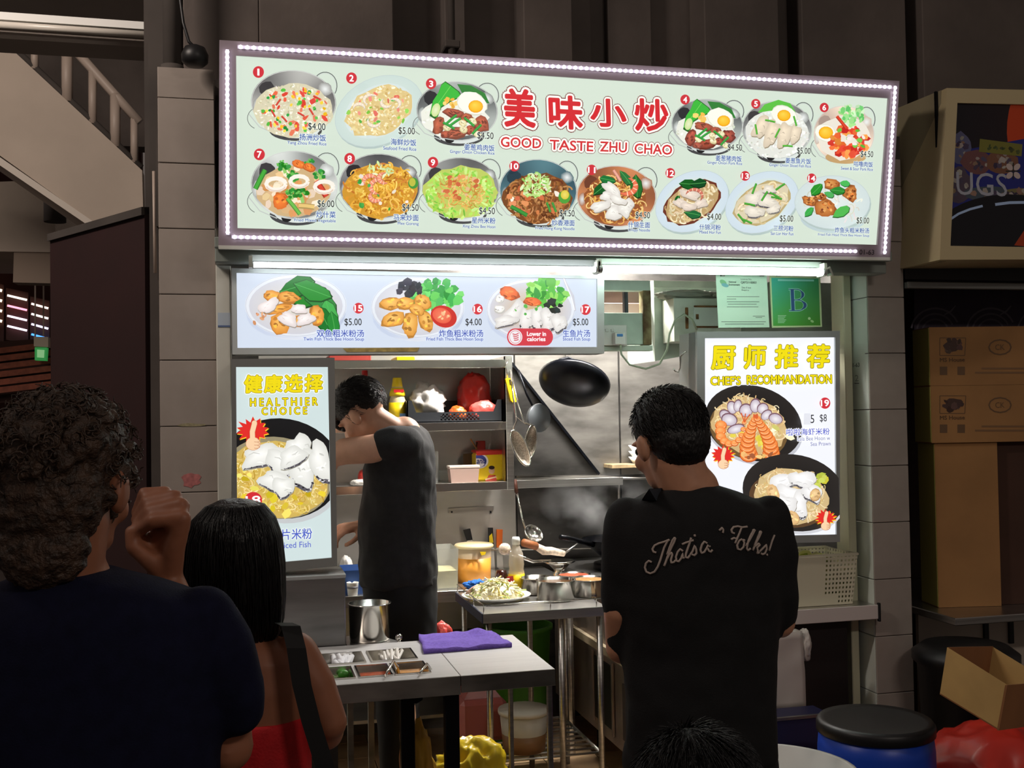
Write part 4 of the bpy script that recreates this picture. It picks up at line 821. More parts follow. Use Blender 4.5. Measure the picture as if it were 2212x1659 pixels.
# kitchen ceiling lamps
def kitchen_lamp(x, y, power, label):
    k = thing('kitchen_lamp', label, 'lamp', (x, y, 2.56))
    B(x - .6, x + .6, y - .05, y + .05, 2.56, 2.62, bev=.004).build('batten', white_metal, k)
    MB().cyl((x - .58, y, 2.54), (x + .58, y, 2.54), .014, n=12).build('glass_tube', mat('kitchen_tube', (240, 240, 240), .3, emit=(255, 246, 236), es=6), k)
    area_light('kitchen_lamp_light', (x, y, 2.515), (0, 0, 0), 1.1, .08, power, (1.0, .95, .89)).parent = None
kitchen_lamp(.75, 4.45, 250, 'long tube lamp on the kitchen ceiling over the prep trolley')
kitchen_lamp(1.75, 4.75, 120, 'long tube lamp on the kitchen ceiling over the range')
# ------------------------------------------------------------------ kitchen
def px_w(x0, x1, Y): return atY(x1, 900, Y).x - atY(x0, 900, Y).x
SY = 5.15                                    # front of the wall shelves
sx0, sx1 = atY(575, 900, SY).x, atY(1108, 900, SY).x
zt, zm, zb = atY(950, 778, SY).z, atY(1000, 913, SY).z, atY(920, 1046, SY).z
su = thing('wall_shelf', 'three-tier stainless wall shelf behind the cook', 'shelf', (sx0, SY, zb - .06))
for z_ in (zt, zm, zb):
    B(sx0, sx1 - .03, SY, KB - .015, z_ - .012, z_, bev=.002).build('shelf_board', steel_h, su)
    B(sx0, sx1 - .03, SY - .004, SY + .004, z_ - .038, z_ + .001, bev=.001).build('front_lip', polished, su)
B(sx1 - .035, sx1, SY - .006, SY + .03, zb - .04, zt + .02, bev=.002).build('post', steel, su)
B(sx1 - .035, sx1 - .031, SY, KB - .015, zb - .02, zt + .02).build('side_plate', steel_h, su)
def bottle(name, label, px0, px1, ytop, z0, Y, prof, mats, cat='bottle', grp=None):
    """prof: parts of (name, material index, [(radius fraction, height fraction), ...])"""
    a, b = atY(px0, 900, Y), atY(px1, 900, Y); r = (b.x - a.x) / 2; c = Vector(((a.x + b.x) / 2, Y, z0)); h = atY((px0 + px1) / 2, ytop, Y).z - z0
    t_ = thing(name, label, cat, c, grp)
    for nm, mi, pr in prof: MB().lathe(c, [(r * q[0], h * q[1]) for q in pr], 20).build(nm, mats[mi], t_)
    return t_, c, r, h
redsauce = mat('sauce_red', (110, 22, 16), .2, coat=.4); brown_gl = mat('sauce_brown', (58, 22, 14), .15, coat=.5); redcap = mat('red_cap', (190, 36, 36), .4)
yel = mat('yellow_plastic', (238, 204, 20), .4); clr = mat('clear_plastic', (225, 228, 226), .25, alpha=.35); amber = mat('amber_liquid', (200, 130, 50), .3)
bottle('sauce_bottle', 'red chilli sauce bottle with white cap on the upper shelf', 762, 787, 808, zm, 5.28, [('bottle_body', 0, [(0, 0), (1, .01), (1, .55), (.85, .68), (.4, .86), (.4, .9)]), ('bottle_cap', 1, [(.46, .885), (.46, .97), (.3, 1), (0, 1)])], [redsauce, white_pl])
bottle('sauce_bottle', 'dark brown sauce bottle with red cap on the upper shelf', 776, 802, 800, zm, 5.36, [('bottle_body', 0, [(0, 0), (1, .01), (1, .5), (.8, .62), (.42, .8), (.42, .86)]), ('bottle_cap', 1, [(.48, .84), (.5, .99), (.4, 1), (0, 1)])], [brown_gl, redcap])
tt, c, r, h = bottle('food_tin', 'white tin with a red printed panel on the upper shelf', 799, 829, 832, zm, 5.33, [('tin_body', 0, [(0, 0), (1, .0), (1, .97)]), ('tin_lid', 1, [(1.03, .95), (1.03, 1), (0, 1)])], [mat('pale_tin', (190, 182, 176), .4), alu], 'tin')
B(c.x - r * .3, c.x + r * .75, c.y - r - .002, c.y - r * .6, c.z + h * .6, c.z + h * .88, bev=.003).build('red_panel', redcap, tt)
tt, c, r, h = bottle('sauce_jar', 'tall yellow capped bottle with a yellow label by the black crate', 840, 878, 816, zm, 5.24, [('cap', 0, [(.62, .8), (.9, .66), (.9, .6)]), ('bottle_body', 1, [(0, 0), (.98, .0), (.98, .46), (.8, .58), (.66, .66), (.66, .8)]), ('label_band', 0, [(1.0, .03), (1.0, .46)]), ('cap_top', 0, [(.9, .64), (.62, .8), (.5, .98), (.45, 1), (0, 1)])], [yel, mat('jar_plastic', (206, 190, 150), .25)])
B(c.x + r * .1, c.x + r * .75, c.y - r - .003, c.y - r * .8, c.z + h * .08, c.z + h * .22).build('label_print', mat('label_blue', (120, 160, 200), .5), tt)
B(c.x - r * .5, c.x + r * .6, c.y - r * .8 - .003, c.y - r * .5, c.z + h * .68, c.z + h * .74).build('label_print', redcap, tt)
# black crate with bags
cy0, cy1 = 5.17, 5.42
xa, xb = atY(879, 900, cy0).x, atY(1086, 900, cy0).x
zh = atY(980, 864, cy0).z; zlow = atY(980, 890, cy0).z
cr = thing('stacking_crate', 'black plastic stacking crate with cut-out front on the upper shelf', 'crate', ((xa + xb) / 2, 5.3, zm))
blk = mat('crate_black', (30, 33, 38), .5)
B(xa, xb, cy0, cy1, zm + .001, zm + .008).build('crate_base', blk, cr)
def lattice(x0, x1, z0, z1, y, nx, nz, hole, th, diamond=False):
    m = MB()
    for i in range(nx):
        for j in range(nz):
            if hole(i, j): continue
            m.box(x0 + (x1 - x0) * i / nx, x0 + (x1 - x0) * (i + 1) / nx, y, y + th, z0 + (z1 - z0) * j / nz, z0 + (z1 - z0) * (j + 1) / nz)
    return m
lattice(xa, xb, zm + .004, zlow, cy0, 52, 6, lambda i, j: (18 <= i <= 38 and j in (1, 2, 3, 4) and (i + j) % 2), .006).build('crate_front', blk, cr)
for x_, w_ in ((xa, .045), (xb - .045, .045)):
    MB().prism([(x_, cy0, zlow), (x_ + w_, cy0, zlow), (x_ + (w_ * .55 if x_ == xa else w_), cy0, zh), (x_ + (0 if x_ == xa else w_ * .45), cy0, zh)], (0, .006, 0)).build('crate_corner', blk, cr)
    B(x_ if x_ == xa else xb - .006, x_ + .006 if x_ == xa else xb, cy0, cy1, zm + .004, zh).build('crate_side', blk, cr)
B(xa, xb, cy1 - .006, cy1, zm + .004, zh).build('crate_back', blk, cr)
wbag = mat('white_bag', (214, 210, 206), .35, alpha=.92); rbag = mat('red_bag', (206, 52, 44), .3, coat=.2); ybag = mat('yellow_bag', (228, 196, 40), .3, coat=.2); orbag = mat('orange_pack', (226, 90, 30), .4)
def bag(name, label, px0, px1, ytop, z0, Y, dep, m, seed, amp=.28, grp=None, sc=2.6):
    a, b = atY(px0, 900, Y), atY(px1, 900, Y); h = atY((px0 + px1) / 2, ytop, Y).z - z0
    return blob_sheet(name, ((a.x + b.x) / 2, Y, z0), ((b.x - a.x) / 2 / (1 + amp * .35), dep, h / (1.85 + amp * .6)), m, None, amp, sc, seed, label=label, cat='bag', group=grp)
bag('plastic_bag', 'crumpled white plastic bag in the black crate', 882, 966, 816, zm + .01, 5.27, .08, wbag, 3, .4, sc=3.4)
bag('plastic_bag', 'round knotted red plastic bag in the black crate', 985, 1064, 797, zm + .01, 5.345, .06, rbag, 5, .2)
bag('plastic_bag', 'flat folded red plastic bag at the front of the black crate', 1012, 1078, 862, zm + .01, 5.22, .03, mat('pink_red_bag', (214, 92, 84), .35), 8, .25)
bag('snack_pack', 'small orange snack pack between the bags in the crate', 968, 1010, 874, zm + .01, 5.215, .03, orbag, 11, .3)
# lower shelf
bag('pouch', 'red pouch on the lower shelf behind the cook', 770, 800, 1012, zb, 5.25, .05, rbag, 13, .15)
bag('plastic_bag', 'white crumpled bag on the lower shelf behind the cook', 752, 800, 1034, zb, 5.19, .03, wbag, 14, .3)
def open_tub(name, label, px0, px1, ytop, z0, Y, dep, m, content=None, fill=.6, cat='container', lid=None, taper=.9, cyl_=False):
    a, b = atY(px0, 900, Y), atY(px1, 900, Y); h = atY((px0 + px1) / 2, ytop, Y).z - z0; cx_ = (a.x + b.x) / 2; w2 = (b.x - a.x) / 2
    t_ = thing(name, label, cat, (cx_, Y + dep / 2, z0))
    def shell(k0, k1, h0, h1, mm, nm, inset=0.0):
        q = []
        for (k, hh) in ((k0, h0), (k1, h1)):
            for sx_, sy_ in ((-1, -1), (1, -1), (1, 1), (-1, 1)):
                q.append((cx_ + sx_ * (w2 * k - inset), Y + dep / 2 + sy_ * (dep / 2 * k - inset), z0 + hh))
        fs = [(0, 1, 5, 4), (1, 2, 6, 5), (2, 3, 7, 6), (3, 0, 4, 7), (3, 2, 1, 0)] + ([(4, 5, 6, 7)] if nm != 'tub_body' else [])
        return MB().add(q, fs).build(nm, mm, t_)
    shell(taper, 1, 0, h, m, 'tub_body')
    if content: shell(taper, taper + (1 - taper) * fill, .003, h * fill, content, 'contents', .003)
    if lid: B(cx_ - w2 * 1.04, cx_ + w2 * 1.04, Y - dep * .02, Y + dep * 1.02, z0 + h - .004, z0 + h + .01, bev=.003).build('lid', lid, t_)
    return t_
open_tub('plastic_box', 'tall clear plastic box on the lower shelf', 912, 946, 975, zb, 5.24, .12, clr)
open_tub('plastic_box', 'clear plastic box of red paste with a frosted lid on the lower shelf', 970, 1034, 1010, zb, 5.16, .075, mat('frosted_pink', (206, 176, 164), .35, alpha=.8), mat('red_paste', (150, 60, 44), .5), .5, lid=mat('frosted_lid', (214, 200, 190), .4))
open_tub('plastic_box', 'empty clear tub behind the box of red paste', 948, 985, 1018, zb, 5.34, .1, clr)
# yellow milk tin
a, b = atY(1027, 900, 5.245), atY(1089, 900, 5.245); tz = atY(1058, 972, 5.245).z
tin = thing('milk_tin', 'yellow square milk-powder tin with a red lid on the lower shelf', 'tin', ((a.x + b.x) / 2, 5.26, zb))
tin_b = B(a.x, b.x, 5.245, 5.36, zb, tz - .012, bev=.012).build('tin_body', yel, tin)
B(a.x - .003, b.x + .003, 5.242, 5.363, tz - .014, tz, bev=.008).build('tin_lid', mat('tin_red', (206, 50, 40), .4), tin)
tp = Plane((0, 5.2445, 1.3), (1, 0, 0), (0, 0, 1)); TI = print_mat('tin_print', 0, 1.0, .4)
t = Print('tin_print', tp, TI, tin_b, base=.0005, clip=[(1029, 976), (1086, 976), (1086, 1042), (1029, 1042)])
t.ell(1036, 996, 19, 16, (240, 240, 246)); t.ell(1034, 996, 17, 14, (70, 80, 170)); t.ell(1032, 1000, 15, 10, (240, 240, 246)); t.text('ania', 1029, 1050, 1002, 12, (40, 60, 160), .02, skew=.2); t.text('no 1', 1044, 1050, 1008, 4, (60, 60, 60), 0)
t.ell(1062, 1016, 6.5, 8, (232, 186, 150)); t.ell(1062, 1010, 6.5, 4, (60, 40, 30)); t.poly([(1048, 1040), (1056, 1026), (1070, 1026), (1074, 1040)], (206, 70, 50)); t.stroke([(1048, 1036), (1072, 1030)], 3, (236, 200, 160)); t.poly([(1029, 976), (1086, 976), (1086, 981), (1029, 984)], (206, 50, 40))
u = thing('utensil_holder', 'brown holder of chopsticks and a red pack behind the milk tin', 'holder', atY(1020, 1040, 5.38))
c = atY(1020, 1040, 5.42); MB().lathe((c.x, 5.42, zb), [(0, 0), (.045, 0), (.045, .13), (.04, .13), (.04, .02), (0, .02)], 18).build('holder_cup', mat('brown_cup', (110, 80, 50), .6), u)
for x0, y0, x1, y1, m_ in ((1016, 948, 1040, 985, mat('bamboo', (190, 130, 70), .6)), (1058, 958, 1052, 990, white_pl), (1024, 1000, 1030, 955, mat('bamboo', (190, 130, 70), .6))):
    MB().tube([atY(x0, y0, 5.40), atY(x1, y1, 5.41), (c.x + .01, 5.42, zb + .03)], .004, 6).build('chopstick', m_, u)
q = atY(1036, 965, 5.42); B(q.x - .02, q.x + .03, 5.415, 5.425, zb + .1, q.z + .03, bev=.003).build('red_pack', rbag, u)
# things on top of the shelf
xq = atY(850, 770, 5.3).x
B(xq, xq + .09, 5.2, 5.4, zt, zt + .02, bev=.004).build('yellow_tray', yel, None, 'thin yellow tray lying on top of the wall shelf', 'tray')
B(xq - .32, xq - .12, 5.2, 5.4, zt, zt + .03, bev=.004).build('flat_box', mat('box_red', (170, 60, 50), .6), None, 'flat red box lying on top of the wall shelf', 'box')
# hanging tools on the shelf post
HY = SY - .03
pl_ = thing('tongs', 'steel tongs with a bright yellow grip hanging from the shelf post', 'tongs', atY(1104, 860, HY))
MB().prism([atY(x, y, HY) for x, y in ((1092, 818), (1105, 816), (1119, 864), (1117, 868), (1108, 869), (1104, 865))], (0, .02, 0)).build('grip', yel, pl_)
MB().prism([atY(x, y, HY - .002) for x, y in ((1100, 820), (1106, 820), (1108, 830), (1102, 831))], (0, .003, 0)).build('grip_slot', black_pl, pl_)
MB().tube([atY(1097, 818, HY + .01), atY(1092, 790, HY + .01), atY(1098, 776, HY + .02)], .003, 6).build('arm', polished, pl_)
MB().tube([atY(1110, 866, HY + .01), atY(1116, 900, HY + .01), atY(1138, 918, HY + .01)], .003, 6).build('arm', polished, pl_)
def skimmer(label, cx_, cy_, rx, ry, rot, Y, hx, hy):
    s_ = thing('mesh_strainer', label, 'strainer', atY(cx_, cy_, Y), 'strainers hanging from the shelf post')
    c0 = atY(cx_, cy_, Y); pts = []; k = .00213 * Y / 5
    for i in range(20):
        t_ = 2 * math.pi * i / 20; x, y = math.cos(t_) * rx, math.sin(t_) * ry; pts.append(atY(cx_ + x * math.cos(rot) - y * math.sin(rot), cy_ + x * math.sin(rot) + y * math.cos(rot), Y + .02 * math.cos(t_)))
    MB().tube(pts, .004, 6, closed=True).build('rim', polished, s_)
    m = MB(); rings = [pts]
    for f, dep in ((.8, .025), (.5, .04), (.2, .046)): rings.append([c0.lerp(q, f) + Vector((.0, dep, -.01)) for q in pts])
    vs = [v for r_ in rings for v in r_]; n = 20
    fs = [(i * n + k_, i * n + (k_ + 1) % n, (i + 1) * n + (k_ + 1) % n, (i + 1) * n + k_) for i in range(3) for k_ in range(n)] + [tuple(60 + k_ for k_ in range(n))]
    m.add(vs, fs, 0, True).build('mesh_bowl', mat('wire_mesh', (170, 160, 148), .5, .5, var=.35, scale=160), s_)
    MB().tube([atY(1103, 800, SY - .012), atY(hx, hy, Y + .02), atY((hx + cx_) / 2, (hy + cy_) / 2, Y), pts[15]], .004, 6).build('handle', polished, s_)
skimmer('mesh strainer hanging nearest the shelf post', 1124, 968, 15, 42, -.42, 5.0, 1108, 850)
skimmer('mesh strainer overlapping the one by the post', 1146, 955, 12, 37, .12, 5.06, 1118, 870)
ld = thing('frying_pan', 'round grey pan hanging behind the strainers', 'pan', atY(1156, 903, 5.12))
ax = (CAM - atY(1156, 903, 5.12)).normalized() + Vector((.7, 0, 0))
MB().lathe(atY(1156, 903, 5.2), [(0, 0), (.05, 0), (.066, .012), (.07, .03), (.072, .03), (.07, .036)], 24, axis=ax).build('pan_body', mat('grey_enamel', (120, 126, 132), .35, .5), ld)
MB().tube([atY(1152, 880, 5.22), atY(1137, 850, 5.22), atY(1120, 800, 5.22)], .006, 6).build('pan_handle', iron, ld)
# hanging wok
wk = thing('hanging_wok', 'big black iron wok hanging on the kitchen wall', 'wok', atY(1240, 835, 5.0))
wax = Vector((-.42, -.62, -1.0)).normalized(); wc = atY(1241, 824, 5.05); R_ = .176
prof = [(R_ * math.cos(t_), .085 * math.sin(t_)) for t_ in [math.pi / 2 * i / 10 for i in range(11)]]
prof = [(r_, h_) for r_, h_ in prof]; inner = [(r_ * .97, h_ * .95 - .001) for r_, h_ in prof[::-1]]
MB().lathe(wc, inner[:-1] + [(R_ * .97, 0)] + prof, 40, axis=wax).build('wok_bowl', iron, wk)
hp = [atY(1204, 792, 5.02), atY(1208, 777, 5.06), atY(1228, 772, 5.08), atY(1240, 778, 5.07), atY(1242, 790, 5.02)]
MB().tube(hp, .006, 8).build('wok_handle', iron, wk)
MB().tube([atY(1224, 774, 5.08), atY(1224, 766, 5.2), atY(1224, 764, KB - .01)], .004, 6).build('wall_hook', steel, wk)
# knife bar and tools on the lower rear wall
kb = thing('knife_bar', 'slim steel magnetic bar screwed to the rear wall', 'rack', atY(1016, 1100, KB - .02))
a, b = atY(968, 1103, KB - .016), atY(1066, 1097, KB - .016); MB().bar(a, b, .012, .022).build('bar_body', steel, kb)
for x in (976, 1060): MB().cyl(atY(x, 1106, KB - .03), atY(x, 1106, KB - .012), .005, n=8).build('screw', iron, kb)
BZ = .80
rk = thing('tool_rail', 'thin steel rail for knives above the rear bench', 'rail', atY(1130, 1188, 5.44))
MB().tube([atY(940, 1190, 5.43), atY(1310, 1184, 5.43)], .005, 8).build('rail_bar', polished, rk)
for x in (1080, 1300): MB().tube([atY(x, 1187, 5.43), atY(x, 1187, KB - .01)], .004, 6).build('rail_bracket', steel, rk)
def handle(label, pts, m, Y, band=None):
    k = thing('knife', label, 'knife', atY(*pts[2], Y))
    MB().prism([atY(x, y, Y) for x, y in pts], (0, .014, 0)).build('grip', m, k)
    lo = [pts[2], pts[3]] if len(pts) == 4 else [pts[2], pts[3]]
    a_, b_ = atY(lo[0][0], lo[0][1], Y + .006), atY(lo[1][0], lo[1][1], Y + .006); m_ = (a_ + b_) / 2
    MB().prism([a_, b_, b_ + Vector((0, 0, -.1)), a_ + Vector((.004, 0, -.12))], (0, .002, 0)).build('blade', polished, k)
    if band: MB().prism([atY(x, y, Y - .002) for x, y in band], (0, .004, 0)).build('grip_inlay', yel, k)
handle('knife with a plain black grip standing in the rail', [(1001, 1145), (1016, 1142), (1021, 1166), (1009, 1168)], black_pl, 5.425)
handle('knife with a black and yellow grip standing in the rail', [(1055, 1140), (1065, 1140), (1067, 1182), (1055, 1184)], black_pl, 5.425, [(1057, 1158), (1063, 1152), (1066, 1172), (1057, 1174)])
handle('knife with an orange grip standing in the rail', [(1073, 1144), (1086, 1144), (1085, 1182), (1073, 1183)], mat('orange_grip', (236, 110, 20), .4), 5.425)
# rear bench
bx0, bx1 = KX0 + .01, 1.50
bn = thing('rear_bench', 'long stainless prep bench along the rear wall', 'bench', ((bx0 + bx1) / 2, 5.1, 0))
B(bx0, bx1, 4.86, KB - .02, BZ - .02, BZ, bev=.002).build('bench_top', steel_h, bn)
B(bx0, bx1, 4.855, 4.865, BZ - .05, BZ + .001, bev=.001).build('bench_fascia', steel, bn)
for x in (bx0 + .03, .72, bx1 - .03):
    for y in (4.9, KB - .06): MB().cyl((x, y, 0.006), (x, y, BZ - .02), .018, n=10).build('leg', steel, bn)
B(bx0, .98, 4.92, KB - .05, .22, .235).build('under_shelf', steel_dull, bn)
# items on the rear bench
open_tub('noodle_tub', 'clear tub of pale noodles on the rear bench', 938, 986, 1186, BZ, 4.9, .2, mat('clear_tub', (232, 236, 232), .3, alpha=.42), mat('noodle_fill', (226, 220, 168), .6, var=.15, scale=40, bump=.4), .45)
tt, c, r, h = bottle('sauce_tub', 'round frosted tub half full of orange sauce with a cream lid', 980, 1058, 1172, BZ, 5.1, [('tub_body', 0, [(0, 0), (.88, 0), (.94, .9), (.9, .9)]), ('contents', 1, [(0, .01), (.885, .005), (.925, .62), (0, .62)]), ('lid', 2, [(1.06, .88), (1.08, .93), (1.0, .97), (.5, .99), (0, 1)])], [mat('frosted_tub', (236, 214, 176), .3, alpha=.45), mat('orange_sauce', (236, 160, 60), .4), mat('cream_lid', (224, 206, 160), .45)], 'tub')
MB().prism([atY(x, y, c.y - r - .003) for x, y in ((1037, 1192), (1050, 1192), (1048, 1198), (1040, 1200))], (0, .003, 0)).build('label', yel, tt)
# left corner by the cook
bl = mat('blue_tub', (60, 96, 160), .5)
open_tub('blue_crate', 'blue tub beside the cook on the rear bench', 738, 800, 1232, BZ, 4.9, .2, bl)
bottle('paper_cup', 'tall white cup standing by the blue tub', 744, 770, 1258, BZ, 4.82 + .06, [('cup', 0, [(0, 0), (.8, 0), (1, .97), (1.03, 1), (.97, 1), (.78, .04), (0, .04)]), ('cup_print', 1, [(.93, .55), (.96, .72)])], [white_pl, mat('cup_grey', (120, 120, 126), .5)], 'cup')
bag('tissue_pack', 'white and red tissue pack by the cook on the rear bench', 728, 760, 1196, BZ, 5.2, .06, wbag, 21, .2)
# ------------------------------------------------------------------ trolley
TZ = .80
tx0 = atZ(1043, 1328, TZ).x; ty0 = atZ(1043, 1328, TZ).y; ty1 = ty0 + .56; tx1 = 1.44
tr = thing('prep_trolley', 'stainless prep trolley with low wire guard rail and a lower rack', 'trolley', ((tx0 + tx1) / 2, (ty0 + ty1) / 2, 0))
B(tx0, tx1, ty0, ty1, TZ - .012, TZ, bev=.002).build('tray_top', steel_h, tr)
B(tx0, tx1, ty0 - .004, ty0 + .004, TZ - .035, TZ + .003, bev=.001).build('tray_fascia', steel, tr)
B(tx0 - .004, tx0 + .004, ty0, ty1, TZ - .035, TZ + .003, bev=.001).build('tray_fascia', mat('blue_steel', (90, 100, 130), .35, .8), tr)
rz = TZ + .036
MB().tube([(tx0 + .005, ty1, rz), (tx0 + .005, ty0 + .005, rz), (tx1, ty0 + .005, rz)], .0028, 6).build('guard_rail', polished, tr)
for x, y in ((tx0 + .005, ty0 + .005), (tx0 + .005, ty0 + .2), (tx0 + .005, ty1 - .01), (tx0 + .28, ty0 + .005), (tx1 - .05, ty0 + .005)): MB().cyl((x, y, TZ), (x, y, rz), .0025, n=6).build('guard_post', polished, tr)
for x in (tx0 + .03, tx0 + .33, tx1 - .03):
    for y in (ty0 + .03, ty1 - .03): MB().cyl((x, y, .006), (x, y, TZ - .012), .0125, n=10).build('leg', steel, tr)
for y in [ty0 + .05 + .06 * k for k in range(10)]: MB().tube([(tx0 + .03, y, .2), (tx1 - .03, y, .2)], .005, 6).build('rack_bar', steel, tr)
for x in (tx0 + .03, tx1 - .03): MB().tube([(x, ty0 + .03, .2), (x, ty1 - .03, .2)], .008, 6).build('rack_side', steel, tr)
def pot(label, px0, px1, ytop, z0, Y, content=None, fill=.85, grp='round steel pots on the prep trolley', name='steel_pot', hh=None):
    a, b = atY(px0, 900, Y), atY(px1, 900, Y); r = (b.x - a.x) / 2; c = Vector(((a.x + b.x) / 2, Y, z0)); h = hh or (atY((px0 + px1) / 2, ytop, Y).z - z0)
    t_ = thing(name, label, 'pot', c, grp)
    MB().lathe(c, [(0, 0), (r * .9, 0), (r * .93, .006), (r * .95, h * .97), (r * 1.0, h * .98), (r * 1.0, h), (r * .93, h), (r * .91, .008), (0, .008)], 32).build('pot_body', polished, t_)
    if content: MB().lathe(c, [(0, h * fill), (r * .915, h * fill), (r * .9, h * fill - .01)], 24).build('contents', content, t_)
    return t_
pot('steel pot of clear stock at the trolley\'s middle', 1118, 1188, 1247, TZ, ty0 + .42, mat('stock', (170, 140, 90), .2), .8)
pot('steel pot of dark sauce in front of the stock pot', 1152, 1236, 1252, TZ, ty0 + .25, mat('dark_sauce', (110, 76, 44), .2), .86)
pot('steel pot of chilli paste behind the row of pots', 1198, 1268, 1240, TZ, ty0 + .50, mat('chilli', (196, 84, 50), .5, var=.3, scale=60), .92)
pot('steel pot of fried shallots at the row\'s end', 1226, 1306, 1249, TZ, ty0 + .30, mat('shallots', (176, 120, 60), .7, var=.4, scale=80, bump=.4), .9)
# plate of garnish
pc = atZ(1072, 1290, TZ + .012); R2 = (atY(1147, 1290, pc.y).x - atY(1000, 1290, pc.y).x) / 2
pl2 = thing('serving_plate', 'white plate heaped with bean sprouts and sliced meat on the trolley', 'plate', (pc.x, pc.y, TZ))
MB().lathe((pc.x, pc.y, TZ + .001), [(0, 0), (R2 * .6, 0), (R2 * .98, .02), (R2, .024), (R2 * .97, .025), (R2 * .6, .006), (0, .005)], 36).build('plate_body', white_pl, pl2)
RR = random.Random(4); m = MB()
for i in range(240):
    t_ = RR.uniform(0, 6.28); k = math.sqrt(RR.random()); x, y = pc.x + math.cos(t_) * k * R2 * .8, pc.y + math.sin(t_) * k * R2 * .62; hz = TZ + .012 + .075 * max(0, 1 - k ** 1.6)
    d = Vector((RR.uniform(-1, 1), RR.uniform(-1, 1), RR.uniform(-.3, .3))).normalized() * RR.uniform(.015, .035); p0 = Vector((x, y, hz))
    m.tube([p0 - d, p0 + Vector((0, 0, .006)), p0 + d], .0032, 5, RR.choice([0, 0, 0, 1, 2]))
m.sphere((pc.x, pc.y, TZ + .012), (R2 * .78, R2 * .6, .06), 18, 0)
o = m.build('bean_sprouts', [mat('sprout', (240, 232, 196), .5), mat('sprout_yellow', (232, 214, 120), .5), mat('sprout_green', (190, 210, 120), .5)], pl2); o['kind'] = 'stuff'
for i, (dx, dy, mm) in enumerate(((-.07, .04, (232, 150, 120)), (-.08, .0, (240, 226, 214)), (-.05, .06, (226, 120, 90)), (-.1, .03, (238, 200, 186)))): MB().sphere((pc.x + dx, pc.y + dy, TZ + .045), (.035, .022, .006), 10, rot=Euler((.5, .2 * i, i)).to_matrix()).build('meat_slice', mat('slice_%d' % i, mm, .5), pl2)
bc = atZ(1020, 1262, TZ); blob_sheet('scrub_cloth', (bc.x, 4.90, BZ), (.062, .035, .02), mat('blue_cloth', (40, 110, 200), .8, var=.4, scale=120, bump=.6), None, .5, 6, 31, label='crumpled bright blue scrubbing cloth beside the plate', cat='cloth')
# squeeze bottle
tt, c, r, h = bottle('oil_bottle', 'clear plastic bottle with white cap and yellow label by the pots', 1093, 1127, 1160, TZ, ty0 + .50, [('bottle_body', 0, [(0, 0), (.95, 0), (1, .03), (.98, .35), (.88, .42), (.98, .5), (.85, .7), (.45, .84), (.4, .88)]), ('label_band', 1, [(1.01, .06), (1.01, .33)]), ('bottle_cap', 2, [(.5, .86), (.52, .95), (.42, 1), (0, 1)])], [mat('clear_bottle', (215, 205, 190), .15, alpha=.5), yel, white_pl])
MB().prism([atY(x, y, c.y - r - .003) for x, y in ((1095, 1246), (1108, 1244), (1110, 1256), (1096, 1258))], (0, .003, 0)).build('label_print', redcap, tt)
bottle('brown_jar', 'small brown jar with a pale label lying behind the plate', 1064, 1092, 1232, TZ, ty0 + .52, [('jar_body', 0, [(0, 0), (1, .02), (1, .7), (.7, 1), (0, 1)]), ('label_band', 1, [(1.02, .2), (1.02, .6)])], [brown_gl, mat('jar_label', (200, 190, 170), .6)], 'jar')
pz_ = atZ(1150, 1312, TZ)
me = bpy.data.meshes.new('paper_sheet'); n = 14
x0, x1, y0, y1 = tx0 + .02, tx1 - .05, ty0 + .008, ty0 + .30
vs = [(x0 + (x1 - x0) * i / n, y0 + (y1 - y0) * j / 6, TZ + .0018 + .0025 * (1 + mnoise.noise(Vector((i * .9, j * .9, 3))))) for j in range(7) for i in range(n + 1)]
# ------------------------------------------------------------------ under the trolley
bottle('food_bucket', 'frosted white bucket with brown dregs on the trolley rack', 1066, 1174, 1530, .206, ty0 + .16, [('bucket_body', 0, [(0, 0), (.8, 0), (.93, .93), (.9, .93), (.78, .02), (0, .02)]), ('contents', 1, [(0, .01), (.81, .005), (.86, .42), (0, .42)]), ('lid', 2, [(.97, .88), (1.0, .93), (.98, 1), (0, 1)])], [mat('frosted_bucket', (206, 202, 188), .4, alpha=.75), mat('dregs', (130, 92, 54), .5), mat('bucket_lid', (196, 190, 176), .4)], 'bucket')
a, b = atY(994, 1500, ty0 + .3), atY(1096, 1500, ty0 + .3)
jc = thing('jerrycan', 'square translucent jerrycan of red liquid under the trolley', 'jerrycan', ((a.x + b.x) / 2, ty0 + .4, .206)); jz = atY(1045, 1482, ty0 + .3).z
B(a.x, b.x, ty0 + .3, ty0 + .5, .206, jz - .06, bev=.02).build('can_body', mat('pink_can', (176, 96, 92), .35, alpha=.85), jc)
B(a.x + .006, b.x - .006, ty0 + .306, ty0 + .494, .21, (.206 + jz) / 2, bev=.015).build('contents', mat('red_liquid', (130, 44, 48), .3), jc)
MB().prism([(a.x + .02, ty0 + .33, jz - .062), (b.x - .02, ty0 + .33, jz - .062), (b.x - .06, ty0 + .35, jz - .01), (a.x + .06, ty0 + .35, jz - .01)], (0, .14, 0)).build('can_shoulder', mat('pink_can', (176, 96, 92)), jc)
MB().cyl(((a.x + b.x) / 2, ty0 + .4, jz - .012), ((a.x + b.x) / 2, ty0 + .4, jz + .015), .025, n=16).build('cap', redcap, jc)
fl = .0065
yb1 = atY(1010, 1650, ty0 - .3)
blob_sheet('plastic_bag', (atY(1010, 1650, 3.86).x, 3.855, fl), (.17, .09, .225), ybag, None, .3, 2.8, 41, 5, label='slumped yellow plastic rubbish bag on the floor before the trolley', cat='bag')
yb2 = atY(905, 1600, 4.05)
